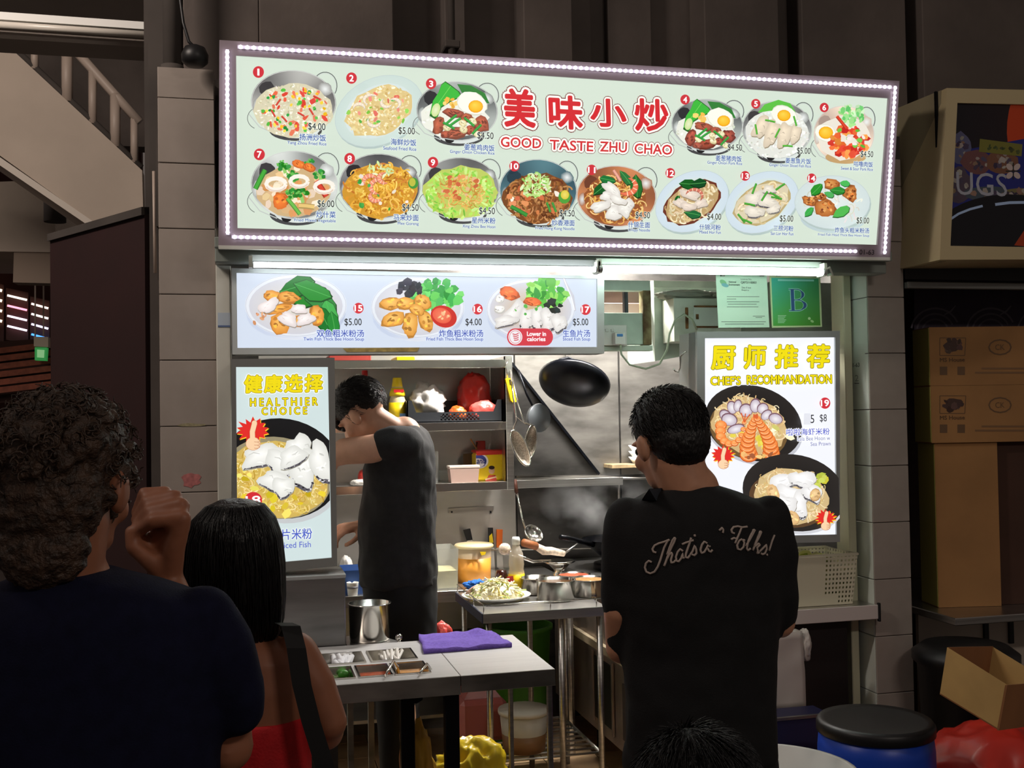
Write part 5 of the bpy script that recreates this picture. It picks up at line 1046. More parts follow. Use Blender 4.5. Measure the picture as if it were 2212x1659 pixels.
blob_sheet('plastic_bag', (atY(905, 1600, 3.58).x, 3.58, fl), (.062, .055, .315), mat('yellow_bag_b', (206, 160, 50), .35), None, .22, 2.4, 44, 5, label='tall yellow plastic bag under the front counter', cat='bag')
rb_ = atY(965, 1360, ty0 - .02)
blob_sheet('plastic_bag', (rb_.x, ty0 + .10, .62), (.05, .03, .075), mat('coral_bag', (232, 88, 80), .35), None, .3, 2.6, 47, 4, label='coral red plastic bag hanging at the trolley\'s side', cat='bag')
MB().lathe((atY(1120, 1390, 5.08).x, 5.08, fl), [(0, 0), (.12, 0), (.155, .56), (.165, .56), (.165, .58), (.15, .58), (.11, .012), (0, .012)], 30).build('green_basin', mat('green_plastic', (70, 140, 40), .45), None, 'deep green plastic basin behind the trolley', 'basin')
# ------------------------------------------------------------------ range
gx0, gy0, gy1 = 1.56, 4.32, 5.22
rg = thing('cooking_range', 'stainless gas range with open side compartment and stub feet', 'stove', (gx0 + .5, 4.8, 0))
gm = mat('range_steel', (176, 160, 150), .4, .7, var=.2, scale=5)
B(gx0, 2.55, gy0, KB - .03, .14, .80, bev=.004).build('range_body', gm, rg)
B(gx0 - .01, 2.56, gy0 - .01, KB - .02, .80, .83, bev=.004).build('range_top', steel_h, rg)
B(gx0 - .022, gx0 - .002, gy0, gy1, .52, .56, bev=.003).build('side_rail', mat('rail_cream', (196, 180, 150), .5), rg)
B(gx0 - .006, gx0 + .004, 4.55, 4.80, .2, .48, bev=.002).build('side_opening', black_pl, rg)
for y in (4.53, 4.80): B(gx0 - .012, gx0 - .002, y, y + .02, .18, .5, bev=.002).build('opening_frame', gm, rg)
B(gx0 - .006, gx0 + .004, 4.34, 4.42, .2, .44, bev=.002).build('side_slot', mat('slot_dark', (60, 50, 46), .6), rg)
for x in (gx0 + .05, 2.48):
    for y in (gy0 + .06, 4.9): MB().lathe((x, y, .006), [(0, 0), (.022, 0), (.022, .015), (.014, .03), (.014, .134)], 12).build('foot', iron, rg)
for i, (x, y) in enumerate(((1.80, 5.05), (2.25, 5.05))):
    MB().lathe((x, y, .83), [(.15, 0), (.15, .03), (.12, .035), (.12, .01), (0, .01)], 28).build('burner_ring', iron, rg)
wx = atY(1290, 1200, 5.05)
w2 = thing('range_wok', 'dark iron wok steaming on the range', 'wok', (1.80, 5.05, .86))
pr = [(0, 0), (.06, .004), (.12, .03), (.17, .07), (.2, .11), (.205, .112), (.19, .108), (.16, .075), (.11, .035), (.05, .01), (0, .008)]
MB().lathe((1.80, 5.05, .866), pr, 36).build('wok_bowl', iron, w2)
MB().tube([(1.62, 4.98, .96), (1.5, 4.9, 1.0), (1.42, 4.85, 1.02)], .012, 8).build('wok_handle', iron, w2)
# ladle leaning on the ledge, wrapped skimmer, colander
la = thing('ladle', 'long steel ladle leaning against the splash wall with a wooden tip', 'ladle', atY(1140, 1185, 5.2))
MB().tube([atY(1116, 1062, 5.22), atY(1128, 1120, 5.19), atY(1138, 1150, 5.16)], [.007, .005, .006], 8).build('handle', polished, la)
MB().tube([atY(1112, 1036, 5.23), atY(1116, 1064, 5.22)], .01, 8).build('handle_tip', mat('dark_wood', (86, 44, 30), .6), la)
lc = atY(1146, 1160, 5.14); MB().lathe(lc, [(0, .0), (.03, .004), (.045, .02), (.05, .035), (.047, .035), (.04, .02), (0, .006)], 20, axis=(.3, -.7, .6)).build('ladle_bowl', polished, la)
sk = thing('wok_skimmer', 'skimmer with a cloth-wrapped wooden handle lying across the range', 'skimmer', atY(1175, 1190, 5.0))
MB().tube([atY(1131, 1172, 4.96), atY(1158, 1180, 5.0)], .019, 10).build('wood_grip', mat('grip_wood', (150, 90, 50), .6), sk)
MB().tube([atY(1158, 1180, 5.0), atY(1175, 1190, 5.02), atY(1190, 1190, 5.03), atY(1218, 1196, 5.05)], [.016, .021, .02, .015], 10).build('cloth_wrap', mat('wrap_cloth', (226, 206, 186), .8, var=.2, scale=60, bump=.4), sk)
MB().tube([atY(1218, 1196, 5.05), atY(1255, 1170, 5.1)], .006, 6).build('shaft', steel, sk)
cl2 = atY(1192, 1216, 4.98)
MB().lathe((1.46, 5.02, BZ), [(0, 0), (.03, 0), (.035, .03), (.02, .04), (.05, .07), (.08, .085), (.075, .09), (.04, .075), (0, .06)], 24).build('steel_colander', polished, None, 'footed steel colander beside the wok', 'colander')
m = MB(); m.tube([atY(1118, 1200, 4.9), atY(1150, 1213, 4.95), Vector((1.41, 5.0, .893))], .008, 8); k_ = thing('spoon', 'thick steel spoon with a tape-bound end by the oil bottle', 'spoon', atY(1140, 1210, 4.9)); m.build('handle', polished, k_)
MB().sphere(atY(1090, 1186, 4.9), (.03, .025, .028), 12).build('tape_bound_end', mat('wrap_cloth', (226, 206, 186)), k_); MB().tube([atY(1090, 1190, 4.9), atY(1118, 1200, 4.9)], .012, 8).build('neck', polished, k_)
# small wall shelf with bowls, wire frame
ws = thing('bowl_shelf', 'small corner ledge with a stained edge on the rear wall', 'shelf', atY(1350, 1005, 5.35))
xa, xb = atY(1322, 1000, 5.35).x, atY(1400, 1000, 5.35).x; z_ = atY(1350, 1003, 5.35).z
B(xa, xb, 5.35, KB - .014, z_ - .02, z_, bev=.002).build('ledge', mat('stained_board', (150, 130, 96), .6, var=.3, scale=20), ws)
for k in range(3):
    MB().lathe((atY(1378, 1000, 5.42).x, 5.42, z_ + .03 * k), [(0, 0), (.025, 0), (.05, .035), (.047, .035), (.022, .004), (0, .004)], 22).build('rice_bowl', white_pl, None, ['white bowl at the bottom of the small stack on the corner ledge', 'white bowl in the middle of the small stack on the corner ledge', 'white bowl on top of the small stack on the corner ledge'][k], 'bowl', 'bowls stacked on the corner ledge')
wf = thing('wire_stand', 'bent steel rod stand against the splash wall by the range', 'stand', atY(1340, 1100, 5.3))
MB().tube([atY(1338, 1180, 5.3), atY(1337, 1040, 5.3), atY(1341, 1033, 5.3), atY(1400, 1034, 5.3)], .007, 8).build('rod', steel, wf)
# steam over the wok
sm = bpy.data.materials.new('steam'); sm.use_nodes = True; nt = sm.node_tree; nt.nodes.remove(nt.nodes['Principled BSDF'])
pv = nt.nodes.new('ShaderNodeVolumePrincipled'); pv.inputs['Color'].default_value = (1, 1, 1, 1); no = nt.nodes.new('ShaderNodeTexNoise'); no.inputs['Scale'].default_value = 6; no.inputs['Detail'].default_value = 3
tc = nt.nodes.new('ShaderNodeTexCoord'); nt.links.new(tc.outputs['Object'], no.inputs['Vector']); mr = nt.nodes.new('ShaderNodeMapRange'); mr.inputs['From Min'].default_value = .48; mr.inputs['From Max'].default_value = .75; mr.inputs['To Max'].default_value = 5.0
nt.links.new(no.outputs['Fac'], mr.inputs['Value']); ds = nt.nodes.new('ShaderNodeVectorMath'); ds.operation = 'DISTANCE'; ds.inputs[1].default_value = (.5, .5, .4); nt.links.new(tc.outputs['Generated'], ds.inputs[0]); m2 = nt.nodes.new('ShaderNodeMapRange'); m2.inputs['From Min'].default_value = .5; m2.inputs['From Max'].default_value = .1; nt.links.new(ds.outputs['Value'], m2.inputs['Value']); mu = nt.nodes.new('ShaderNodeMath'); mu.operation = 'MULTIPLY'; nt.links.new(mr.outputs['Result'], mu.inputs[0]); nt.links.new(m2.outputs['Result'], mu.inputs[1]); nt.links.new(mu.outputs['Value'], pv.inputs['Density']); nt.links.new(pv.outputs['Volume'], nt.nodes['Material Output'].inputs['Volume'])
o = MB().lathe((1.68, 5.05, .99), [(0, 0), (.14, 0), (.30, .12), (.32, .26), (.2, .36), (0, .38)], 20, sy=.6).build('steam', sm, None, 'thin white steam rising from the dark wok', 'steam', kind='stuff')
# ------------------------------------------------------------------ front counter with recessed pans
CZ = .82
cR = atZ(1198, 1444, CZ); cy0 = cR.y; cx1 = cR.x; cx0 = -.03; cy1 = atZ(1100, 1371, CZ).y
fc = thing('front_counter', 'stainless front counter with recessed condiment pans', 'counter', ((cx0 + cx1) / 2, (cy0 + cy1) / 2, 0))
def zrect(pts): q = [atZ(x, y, CZ) for x, y in pts]; return (min(a.x for a in q), max(a.x for a in q), min(a.y for a in q), max(a.y for a in q))
# pans: (x0, x1, y0, y1) on the counter plane
r1 = [zrect([(a[0], a[1]) for a in q]) for q in (((702, 1426), (785, 1400)), ((806, 1422), (890, 1392)))]
yA0, yA1 = min(r[2] for r in r1), max(r[3] for r in r1)
sA = atZ(690, 1428, CZ).x; sB = atZ(793, 1424, CZ).x; sC = atZ(896, 1418, CZ).x
yS0, yS1 = atZ(820, 1461, CZ).y, atZ(820, 1437, CZ).y
yA0 = yS1 + .05; yA1 = min(yA0 + .15, cy1 - .04)
s0, s1, s2, s3 = atZ(700, 1462, CZ).x, atZ(772, 1460, CZ).x, atZ(850, 1456, CZ).x, atZ(926, 1450, CZ).x
holes = [(sA, sB - .012, yA0, yA1), (sB + .012, sC, yA0, yA1), (s0, s1 - .012, yS0, yS1), (s1 + .006, s2 - .008, yS0, yS1), (s2 + .008, s3, yS0, yS1)]
seam = atZ(992, 1456, CZ).x
xs = sorted({cx0, seam - .0015} | {v for h in holes for v in h[:2]}); ys = sorted({cy0, cy1} | {v for h in holes for v in h[2:]})
m = MB()
for i in range(len(xs) - 1):
    for j in range(len(ys) - 1):
        mx, my = (xs[i] + xs[i + 1]) / 2, (ys[j] + ys[j + 1]) / 2
        if any(h[0] < mx < h[1] and h[2] < my < h[3] for h in holes): continue
        m.box(xs[i], xs[i + 1], ys[j], ys[j + 1], CZ - .004, CZ)
top_m = mat('counter_steel', (206, 205, 204), .38, .35, var=.05, scale=3, stretch=(1, 30, 30))
m.build('counter_top', top_m, fc); B(seam + .0015, cx1, cy0, cy1, CZ - .004, CZ - .0005, bev=.001).build('counter_top', top_m, fc)
B(cx0, seam - .001, cy0 - .006, cy0, CZ - .055, CZ, bev=.001).build('fascia', steel_dull, fc); B(seam + .001, cx1, cy0 - .006, cy0, CZ - .05, CZ - .0005, bev=.001).build('fascia', steel_dull, fc)
B(cx1 - .006, cx1, cy0, cy1, CZ - .05, CZ - .002, bev=.001).build('fascia', steel_dull, fc); B(cx0, cx1, cy1 - .005, cy1, CZ - .05, CZ - .002).build('fascia', steel_dull, fc)
for x, y, w_, mm in ((seam - .025, cy0 + .025, .042, iron), (cx1 - .014, cy0 + .014, .016, steel), (cx1 - .014, cy1 - .014, .016, steel), (cx0 + .03, cy0 + .03, .03, steel_dull), (cx0 + .03, cy1 - .03, .03, steel_dull)):
    B(x - w_ / 2, x + w_ / 2, y - w_ / 2, y + w_ / 2, 0.006 if x > 0 else .0065, CZ - .004, bev=.003).build('leg', mm, fc)
for k, (h, lab) in enumerate(zip(holes, ('wide recessed pan of wrapped cutlery beside the guard panel', 'wide recessed pan of loose chopsticks beside the purple cloth', 'small recessed pan of green chillies', 'small recessed pan of chilli sauce', 'small recessed pan of amber sauce'))):
    dp = .10 if k < 2 else .06
    pn = thing('condiment_pan', lab, 'pan', ((h[0] + h[1]) / 2, (h[2] + h[3]) / 2, CZ - dp), 'pans set into the front counter')
    e = .0015; x0, x1, y0, y1 = h[0] + e, h[1] - e, h[2] + e, h[3] - e; ins = .008
    vs = [(x0, y0, CZ + .002), (x1, y0, CZ + .002), (x1, y1, CZ + .002), (x0, y1, CZ + .002), (x0 + ins, y0 + ins, CZ - dp), (x1 - ins, y0 + ins, CZ - dp), (x1 - ins, y1 - ins, CZ - dp), (x0 + ins, y1 - ins, CZ - dp)]
    MB().add(vs, [(0, 4, 5, 1), (1, 5, 6, 2), (2, 6, 7, 3), (3, 7, 4, 0), (4, 7, 6, 5)]).build('pan_tray', polished, pn)
    f_ = MB()
    for a in ((x0 - .006, x1 + .006, y0 - .006, y0), (x0 - .006, x1 + .006, y1, y1 + .006), (x0 - .006, x0, y0, y1), (x1, x1 + .006, y0, y1)): f_.box(*a, CZ + .0004, CZ + .004)
    f_.build('pan_rim', polished, pn)
    if k >= 2:
        lv = CZ - .018; MB().add([(x0 + .003, y0 + .003, lv), (x1 - .003, y0 + .003, lv), (x1 - .003, y1 - .003, lv), (x0 + .003, y1 - .003, lv)], [(0, 1, 2, 3)]).build('contents', [mat('chilli_cut', (70, 96, 40), .3, var=.5, scale=120, bump=.4), mat('chilli_sauce', (170, 70, 30), .25, var=.2, scale=60), mat('amber_sauce', (190, 130, 50), .2, var=.2, scale=40)][k - 2], pn)
    RR = random.Random(50 + k)
    if k < 2:
        for i in range(14):
            cxx, cyy = RR.uniform(x0 + .04, x1 - .04), RR.uniform(y0 + .03, y1 - .03); d = Vector((RR.uniform(-.4, .4), RR.uniform(.5, 1), RR.uniform(.1, .5))).normalized() * .05; p0 = Vector((cxx, cyy, CZ - .022))
            MB().tube([p0 - d, p0, p0 + d], .005 if k else .008, 6).build('chopstick' if k else 'wrapped_cutlery', [mat('wrap_white', (226, 226, 230), .3, alpha=.8), mat('stick_white', (210, 206, 200), .35)][k], pn)
for x, y, hx, hy, lab in ((834, 1462, 850, 1428, 'steel spoon standing in the chilli sauce pan'), (908, 1456, 922, 1434, 'steel spoon standing in the amber sauce pan')):
    s_ = thing('spoon', lab, 'spoon', atZ(x, y, CZ)); a = atZ(x, y, CZ + .008); b = atY(hx, hy, yS0 + .03)
    MB().tube([a + Vector((-.004, 0, 0)), a.lerp(b, .45) + Vector((-.003, 0, .0)), b, b + Vector((.012, .01, -.02)), b + Vector((.018, .02, -.05))], [.003, .004, .004, .006, .007], 8).build('handle', polished, s_)
c = atZ(742, 1455, CZ - .01); MB().sphere((c.x, c.y - .002, CZ - .012), (.018, .012, .014), 10).build('green_chilli', mat('chilli_green', (60, 130, 40), .4), None, 'green chilli piece poking out of the small recessed pan', 'chilli')
# purple cloth
cl = [(905, 1378), (1062, 1371), (1106, 1398), (916, 1413)]
A_, B_, C_, D_ = [atZ(x, y, CZ) for x, y in cl]; n, mm_ = 26, 14; vs = []; fs = []
for layer in (0, 1):
    for j in range(mm_ + 1):
        for i in range(n + 1):
            u_, v_ = i / n, j / mm_; p0 = (A_ * (1 - u_) + B_ * u_) * (1 - v_) + (D_ * (1 - u_) + C_ * u_) * v_
            e = .007 * mnoise.noise(Vector((u_ * 4, v_ * 3, 2))); wv = .5 + mnoise.noise(Vector((u_ * 5, v_ * 4, 7))); fold = math.exp(-((u_ - .75) ** 2 + (v_ - .15) ** 2 * 2) * 40) * .018
            vs.append((p0.x + e, p0.y + e * .6, CZ + .0006 + (layer * (.010 + .007 * wv + fold))))
k = (n + 1) * (mm_ + 1)
for j in range(mm_):
    for i in range(n):
        a = j * (n + 1) + i; fs += [(a, a + 1, a + n + 2, a + n + 1), (k + a, k + a + n + 1, k + a + n + 2, k + a + 1)]
edge = [i for i in range(n + 1)] + [j * (n + 1) + n for j in range(1, mm_ + 1)] + [mm_ * (n + 1) + i for i in range(n - 1, -1, -1)] + [j * (n + 1) for j in range(mm_ - 1, 0, -1)]
for i in range(len(edge)): a, b = edge[i], edge[(i + 1) % len(edge)]; fs.append((a, b, k + b, k + a))
MB().add(vs, fs, 0, True).build('purple_cloth', mat('purple_terry', (118, 92, 190), .9, var=.12, scale=90, bump=.5, bscale=400), None, 'folded purple wiping cloth on the steel front counter', 'cloth')
# guard panel, rear ledge and pot
gp = thing('guard_cabinet', 'plain brushed steel guard panel box below the Healthier Choice lightbox', 'cabinet', (.15, 3.8, CZ))
gx1 = atY(746, 1300, cy1 + .02).x; gz = hl.P(610, 1234).z - .012
B(-.045, gx1, cy1 + .01, 3.93, CZ - .02, gz - .004, bev=.004).build('panel_body', mat('guard_steel', (140, 140, 140), .35, .9, var=.2, scale=2, stretch=(1, 1, 8)), gp); B(-.045, gx1 + .002, cy1 + .008, 3.93, gz - .016, gz - .003, bev=.002).build('panel_cap', alu, gp)
B(-.02, gx1 - .03, cy1 + .03, 3.92, 0.006, CZ - .021).build('panel_plinth', steel_dark, gp)
lx0, lx1 = gx1 + .004, atZ(872, 1385, CZ).x
rl_ = thing('side_ledge', 'small steel side ledge behind the counter holding the tall pot', 'ledge', ((lx0 + lx1) / 2, 3.8, 0))
MB().prism([(lx0, cy1 + .006, CZ - .004), (lx1, cy1 + .006, CZ - .004), (lx1 - .08, cy1 + .18, CZ - .004), (lx0, cy1 + .18, CZ - .004)], (0, 0, -.014)).build('ledge_plate', steel_h, rl_)
for x in (lx0 + .02, lx1 - .1): B(x - .01, x + .01, cy1 + .14, cy1 + .16, .0065, CZ - .018).build('leg', steel_dull, rl_)
tk = thing('gas_tap', 'small round chrome tap knob at the edge of the side ledge', 'tap', (lx1 - .015, cy1 + .02, CZ)); MB().sphere((lx1 - .015, cy1 + .02, CZ + .012), .013, 12).build('tap_knob', polished, tk); MB().cyl((lx1 - .015, cy1 + .02, CZ - .004), (lx1 - .015, cy1 + .02, CZ + .006), .006).build('tap_stem', polished, tk)
pot('tall steel stock pot on the ledge beside the guard panel', 746, 839, 1302, CZ - .004, cy1 + .09, mat('lime_broth', (150, 190, 60), .4, var=.3, scale=30), .8, None, 'stock_pot')
# stand with a black bracket under the counter
bs = thing('black_stand', 'black post with a wide bracket under the front counter', 'stand', atY(882, 1600, 3.4))
c = atY(882, 1600, 3.45); B(c.x - .022, c.x + .022, 3.45, 3.49, .006, .70, bev=.003).build('post', iron, bs)
MB().prism([atY(x, y, 3.44) for x, y in ((868, 1500), (914, 1488), (913, 1512), (900, 1520), (872, 1516))], (0, .06, 0)).build('bracket', iron, bs)
B(c.x - .06, c.x + .06, 3.42, 3.52, .0, .012, bev=.003).build('base_plate', iron, bs)
# ------------------------------------------------------------------ duct cluster, socket, certificates
DY = 4.34
du = thing('duct_frame', 'rusty pale steel frame with an open bay under the lintel', 'frame', atY(1350, 690, DY))
dm = mat('pale_steel_paint', (190, 206, 192), .5, var=.15, scale=6); rust = mat('rusty_paint', (150, 140, 100), .7, var=.4, scale=14, col2=(86, 58, 30))
def qbar(name, x0, x1, y0, y1, Y, dep, m, par): a, b = atY(x0, y1, Y), atY(x1, y0, Y); return B(a.x, b.x, Y, Y + dep, a.z, b.z, bev=.002).build(name, m, par)
qbar('top_bar', 1296, 1405, 606, 627, DY, .05, dm, du); qbar('side_bar', 1391, 1406, 627, 745, DY, .05, rust, du); qbar('lower_plate', 1296, 1404, 676, 744, DY + .01, .05, dm, du)
qbar('bay_post', 1350, 1357, 628, 676, DY + .05, .03, iron, du); qbar('bay_panel', 1300, 1390, 655, 676, DY + .12, .02, mat('pinkish_panel', (176, 150, 144), .6), du); qbar('bay_back', 1300, 1390, 628, 676, DY + .2, .01, mat('bay_brown', (110, 96, 86), .7), du)
qbar('bottom_flange', 1296, 1410, 746, 758, DY, .05, dm, du)
sw = thing('power_socket', 'white double wall socket with a plug under the pale frame', 'socket', atY(1330, 730, DY - .02))
sp2 = qbar('socket_plate', 1298, 1354, 702, 746, DY - .015, .014, white_pl, sw)
qbar('rocker', 1308, 1315, 710, 717, DY - .019, .006, white_pl, sp2); qbar('rocker', 1320, 1327, 710, 717, DY - .019, .006, white_pl, sp2)
pg = thing('power_plug', 'white plug with a blue mark and a long looping flex', 'plug', atY(1339, 735, DY - .05))
pg2 = qbar('plug_body', 1329, 1352, 718, 744, DY - .05, .031, white_pl, pg); qbar('plug_mark', 1333, 1346, 721, 727, DY - .052, .004, mat('plug_blue', (60, 130, 200), .5), pg2)
MB().tube([atY(1340, 744, DY - .035), atY(1342, 765, DY - .04), atY(1360, 788, DY - .05), atY(1395, 797, DY - .06), atY(1425, 786, DY - .06), atY(1441, 755, DY - .07), atY(1446, 722, DY - .08), atY(1458, 692, DY - .08), atY(1478, 679, DY - .08), atY(1495, 690, DY - .07), atY(1505, 712, DY - .05)], .0045, 8).build('flex', mat('flex_grey', (170, 184, 160), .5), pg)
du2 = thing('exhaust_duct', 'curved pale exhaust duct with peeling paint behind the certificates', 'duct', atY(1470, 660, DY + .2))
a, b = atY(1412, 606, DY + .12), atY(1800, 606, DY + .12); zt_, zb_ = a.z, atY(1500, 770, DY + .12).z
prof = [(a.x, zb_ - .02), (a.x, zt_), (b.x, zt_), (b.x, zb_ + .1), (a.x + .3, zb_ + .08), (a.x + .12, zb_)]
MB().prism([(x, DY + .12, z) for x, z in prof], (0, .35, 0)).build('duct_body', mat('duct_paint', (168, 182, 170), .5, var=.25, scale=5), du2)
for y in (622, 640): qbar('duct_seam', 1414, 1600, y, y + 3, DY + .116, .006, dm, du2)
bxw = thing('junction_box', 'white peeling junction box under the exhaust duct', 'box', atY(1510, 700, DY - .02))
qbar('box_body', 1457, 1600, 645, 738, DY - .02, .13, mat('peeling_white', (206, 214, 202), .5, var=.3, scale=9, col2=(170, 176, 160)), bxw)
qbar('box_cover', 1500, 1598, 664, 705, DY - .026, .008, mat('cover_white', (200, 210, 204), .5), bxw)
for x0, x1, y0, y1 in ((1500, 1550, 660, 664), (1482, 1487, 664, 710), (1503, 1600, 704, 708), (1503, 1510, 678, 690)): qbar('rust_edge', x0, x1, y0, y1, DY - .027, .008, mat('rust', (110, 76, 40), .8, var=.4, scale=30), bxw)
blob_sheet('dusty_sheet', (atY(1490, 640, DY + .03).x + .0, DY + .04, atY(1490, 645, DY).z), (.15, .055, .022), mat('dusty_plastic', (150, 152, 140), .7), None, .4, 3, 77, label='crumpled dusty plastic sheet lying on the junction box', cat='sheet')
cp = Plane((0, 4.03, 1.9), (1, 0, 0), (0, 0, 1)); INK = print_mat('ink_print', 0, 1.0, .6)
ce = thing('certificate_sheet', 'pale green licence sheet with small print under the tube lamp', 'certificate', cp.P(1605, 706))
MB().prism([cp.P(x, y) for x, y in ((1546, 590), (1656, 590), (1662, 707), (1552, 708))], cp.n * -.002).build('paper', mat('green_paper', (206, 232, 212), .6), ce)
t = Print('sheet_print', cp, INK, ce, base=.0006); G_ = (110, 130, 118)
t.ell(1562, 610, 8, 5, (130, 190, 140), .6); t.ell(1566, 616, 8, 4, (120, 180, 190), .3); t.text('National', 1574, 1590, 611, 4.5, G_, .02); t.text('Environment', 1574, 1598, 617, 4.5, G_, .02); t.text('Licence No.', 1600, 1624, 605, 4, G_, .01); t.text('Q87211E003', 1600, 1634, 613, 5.5, (90, 110, 100), .02)
t.text('Date of issue', 1602, 1622, 623, 4, G_, .01); t.text('Expiry', 1602, 1618, 629, 4, G_, .01)
for k, (y, x0, x1) in enumerate(((641, 1570, 1640), (646, 1570, 1590), (652, 1570, 1640), (657, 1572, 1634), (663, 1570, 1638), (695, 1558, 1654), (700, 1566, 1650), (683, 1626, 1652), (686, 1632, 1646))): t.stroke([(x0, y), (x1, y)], 1.2, G_)
gc = thing('hygiene_card', 'glossy green card with a large letter B under the tube lamp', 'card', cp.P(1720, 706))
MB().prism([cp.P(x, y) for x, y in ((1663, 596), (1772, 598), (1776, 706), (1668, 708))], cp.n * -.005).build('card_sleeve', mat('card_edge', (200, 220, 170), .3), gc)
t = Print('card_print', cp, print_mat('card_ink', 0, 1.0, .22), gc, base=.0008)
t.poly([(1666, 600), (1768, 602), (1772, 703), (1670, 704)], [(70, 180, 165), (70, 160, 110), (80, 150, 50), (90, 175, 80)])
def serif_b(g, col):
    t.stroke([(1711, 625), (1713, 671)], 7 + g, col); t.stroke([(1703, 625), (1722, 625)], 1.6 + g, col); t.stroke([(1704, 671), (1724, 671)], 1.6 + g, col)
    t.arc(1720, 636.5, 14, 11.5, -1.57, 1.57, 1.6 + g, col); t.arc(1721, 636.5, 13, 10, -.9, .9, 6 + g, col, 0, 10, True)
    t.arc(1722, 659.5, 17, 11.5, -1.57, 1.57, 1.6 + g, col); t.arc(1723, 659.5, 16, 10, -1.0, 1.0, 6.5 + g, col, 0, 10, True); t.stroke([(1713, 648), (1723, 648)], 1.6 + g, col)
serif_b(3, (150, 215, 195)); serif_b(0, (62, 96, 150))
t.stroke([(1680, 605), (1758, 606)], 4, (150, 215, 205))
for k in range(6): t.stroke([(1680, 682 + 3 * k), (1698 - (k % 3) * 2, 682 + 3 * k)], 1.2, (180, 225, 190))
t.ell(1748, 688, 3, 3, (190, 225, 170)); t.ell(1754, 694, 4, 2.5, (170, 215, 150), .5)
for x, y in ((1600, 590), (1718, 595)):
    pass
# cards and sheet hang from a string rail
hr_ = thing('card_rail', 'thin steel rail from which the licence sheet and card hang', 'rail', cp.P(1660, 590))
a, b = cp.P(1500, 588, -.01), cp.P(1815, 592, -.01); MB().bar(a, b, .006, .012).build('rail_bar', steel, hr_)
for x in (1560, 1645, 1680, 1760): q = cp.P(x, 592, .001); B(q.x - .008, q.x + .008, 4.02, 4.038, q.z - .01, q.z + .012).build('clip', steel_dull, hr_)
# wall marks on the jamb: unit number
jp = Plane((RPX0 - .0005, 4.0, 1.5), (0, 1, 0), (0, 0, 1)) if False else None
uq = thing('unit_plate', 'small unit number lettering on the green tiled jamb', 'sign', Vector((RPX0 - .002, YF + .08, 1.83)))
up_ = Plane((RPX0 - .0006, YF + .2, 1.8), (0, -1, 0), (0, 0, 1)); B(RPX0 - .0005, RPX0 + .0005, YF + .03, YF + .18, 1.70, 1.86).build('plate', tile_g, uq)
t = Print('plate_print', up_, INK, uq, base=.0004); t.text('01-63', 1837, 1857, 794, 9, (70, 80, 76), .02); t.text('2', 1847, 1855, 824, 14, (150, 160, 154), .01); t.stroke([(1846, 828), (1856, 828)], 2, (90, 100, 96))
# small wall hook beside the recommendation box
hk = thing('wall_hook', 'small bent steel hook beside the recommendation lightbox', 'hook', atY(1466, 795, 4.05))
MB().tube([atY(1470, 770, 4.02), atY(1469, 795, 4.05), atY(1465, 804, 4.06), atY(1458, 802, 4.06), atY(1455, 796, 4.06)], .003, 6).build('hook_wire', polished, hk)
MB().tube([atY(1470, 770, 4.02), atY(1480, 760, 4.02), atY(1502, 758, 4.02)], .003, 6).build('hook_arm', polished, hk)
# ------------------------------------------------------------------ right shelf, vegetable basket
shR = atZ(1880, 1297, .80)
sh = thing('side_shelf', 'white edged steel shelf fixed inside the tiled jamb', 'shelf', (2.1, 3.95, .76))
B(1.72, RPX0 - .004, 3.93, 4.25, .785, .80, bev=.002).build('shelf_top', steel_h, sh); B(1.72, RPX0 + .004, 3.922, 3.93, .745, .802, bev=.002).build('shelf_edge', mat('pinkish_white', (206, 196, 192), .45), sh); B(RPX0 - .006, RPX0 + .004, 3.915, 3.93, .735, .81, bev=.002).build('shelf_endcap', black_pl, sh)
B(1.74, 2.38, 4.0, 4.24, .0065, .784, bev=.003).build('shelf_cabinet', mat('dark_cabinet', (36, 32, 32), .5, .3), sh)
bx0, bx1 = atY(1690, 1250, 3.97).x, atY(1852, 1250, 3.97).x; bz1 = atY(1852, 1196, 3.97).z
bk = thing('vegetable_basket', 'perforated white plastic basket of cut cabbage on the side shelf', 'basket', ((bx0 + bx1) / 2, 4.1, .80))
bp = mat('basket_plastic', (226, 222, 196), .45, alpha=.96)
def bwall(pA, pB, qA, qB, holes_, nx, nz, nm='basket_wall'):
    m = MB()
    for i in range(nx):
        for j in range(nz):
            if holes_(i, j): continue
            pt = lambda u_, v_: (Vector(pA) * (1 - u_) + Vector(pB) * u_) * (1 - v_) + (Vector(qA) * (1 - u_) + Vector(qB) * u_) * v_
            u0, u1, v0, v1 = i / nx, (i + 1) / nx, j / nz, (j + 1) / nz; m.add([pt(u0, v0), pt(u1, v0), pt(u1, v1), pt(u0, v1)], [(0, 1, 2, 3)])
    o = m.build(nm, bp, bk); sd = o.modifiers.new('thick', 'SOLIDIFY'); sd.thickness = .003; return o
k_ = .018; z0_, z1_ = .802, bz1; yA, yB = 3.965, 4.215
bb = [(bx0 + k_, yA + k_, z0_), (bx1 - k_, yA + k_, z0_), (bx1 - k_, yB - k_, z0_), (bx0 + k_, yB - k_, z0_)]; bt = [(bx0, yA, z1_), (bx1, yA, z1_), (bx1, yB, z1_), (bx0, yB, z1_)]
hol = lambda i, j: (i % 2 == 1 and j % 2 == 1 and i > 22 and j > 4) or (i > 30 and i % 2 == 1 and j % 2 == 1)
bwall(bb[0], bb[1], bt[0], bt[1], hol, 40, 22); bwall(bb[1], bb[2], bt[1], bt[2], lambda i, j: i % 2 and j % 2, 24, 22); bwall(bb[2], bb[3], bt[2], bt[3], lambda i, j: i % 2 and j % 2 and j > 6, 40, 22); bwall(bb[3], bb[0], bt[3], bt[0], lambda i, j: i % 2 and j % 2, 24, 22)
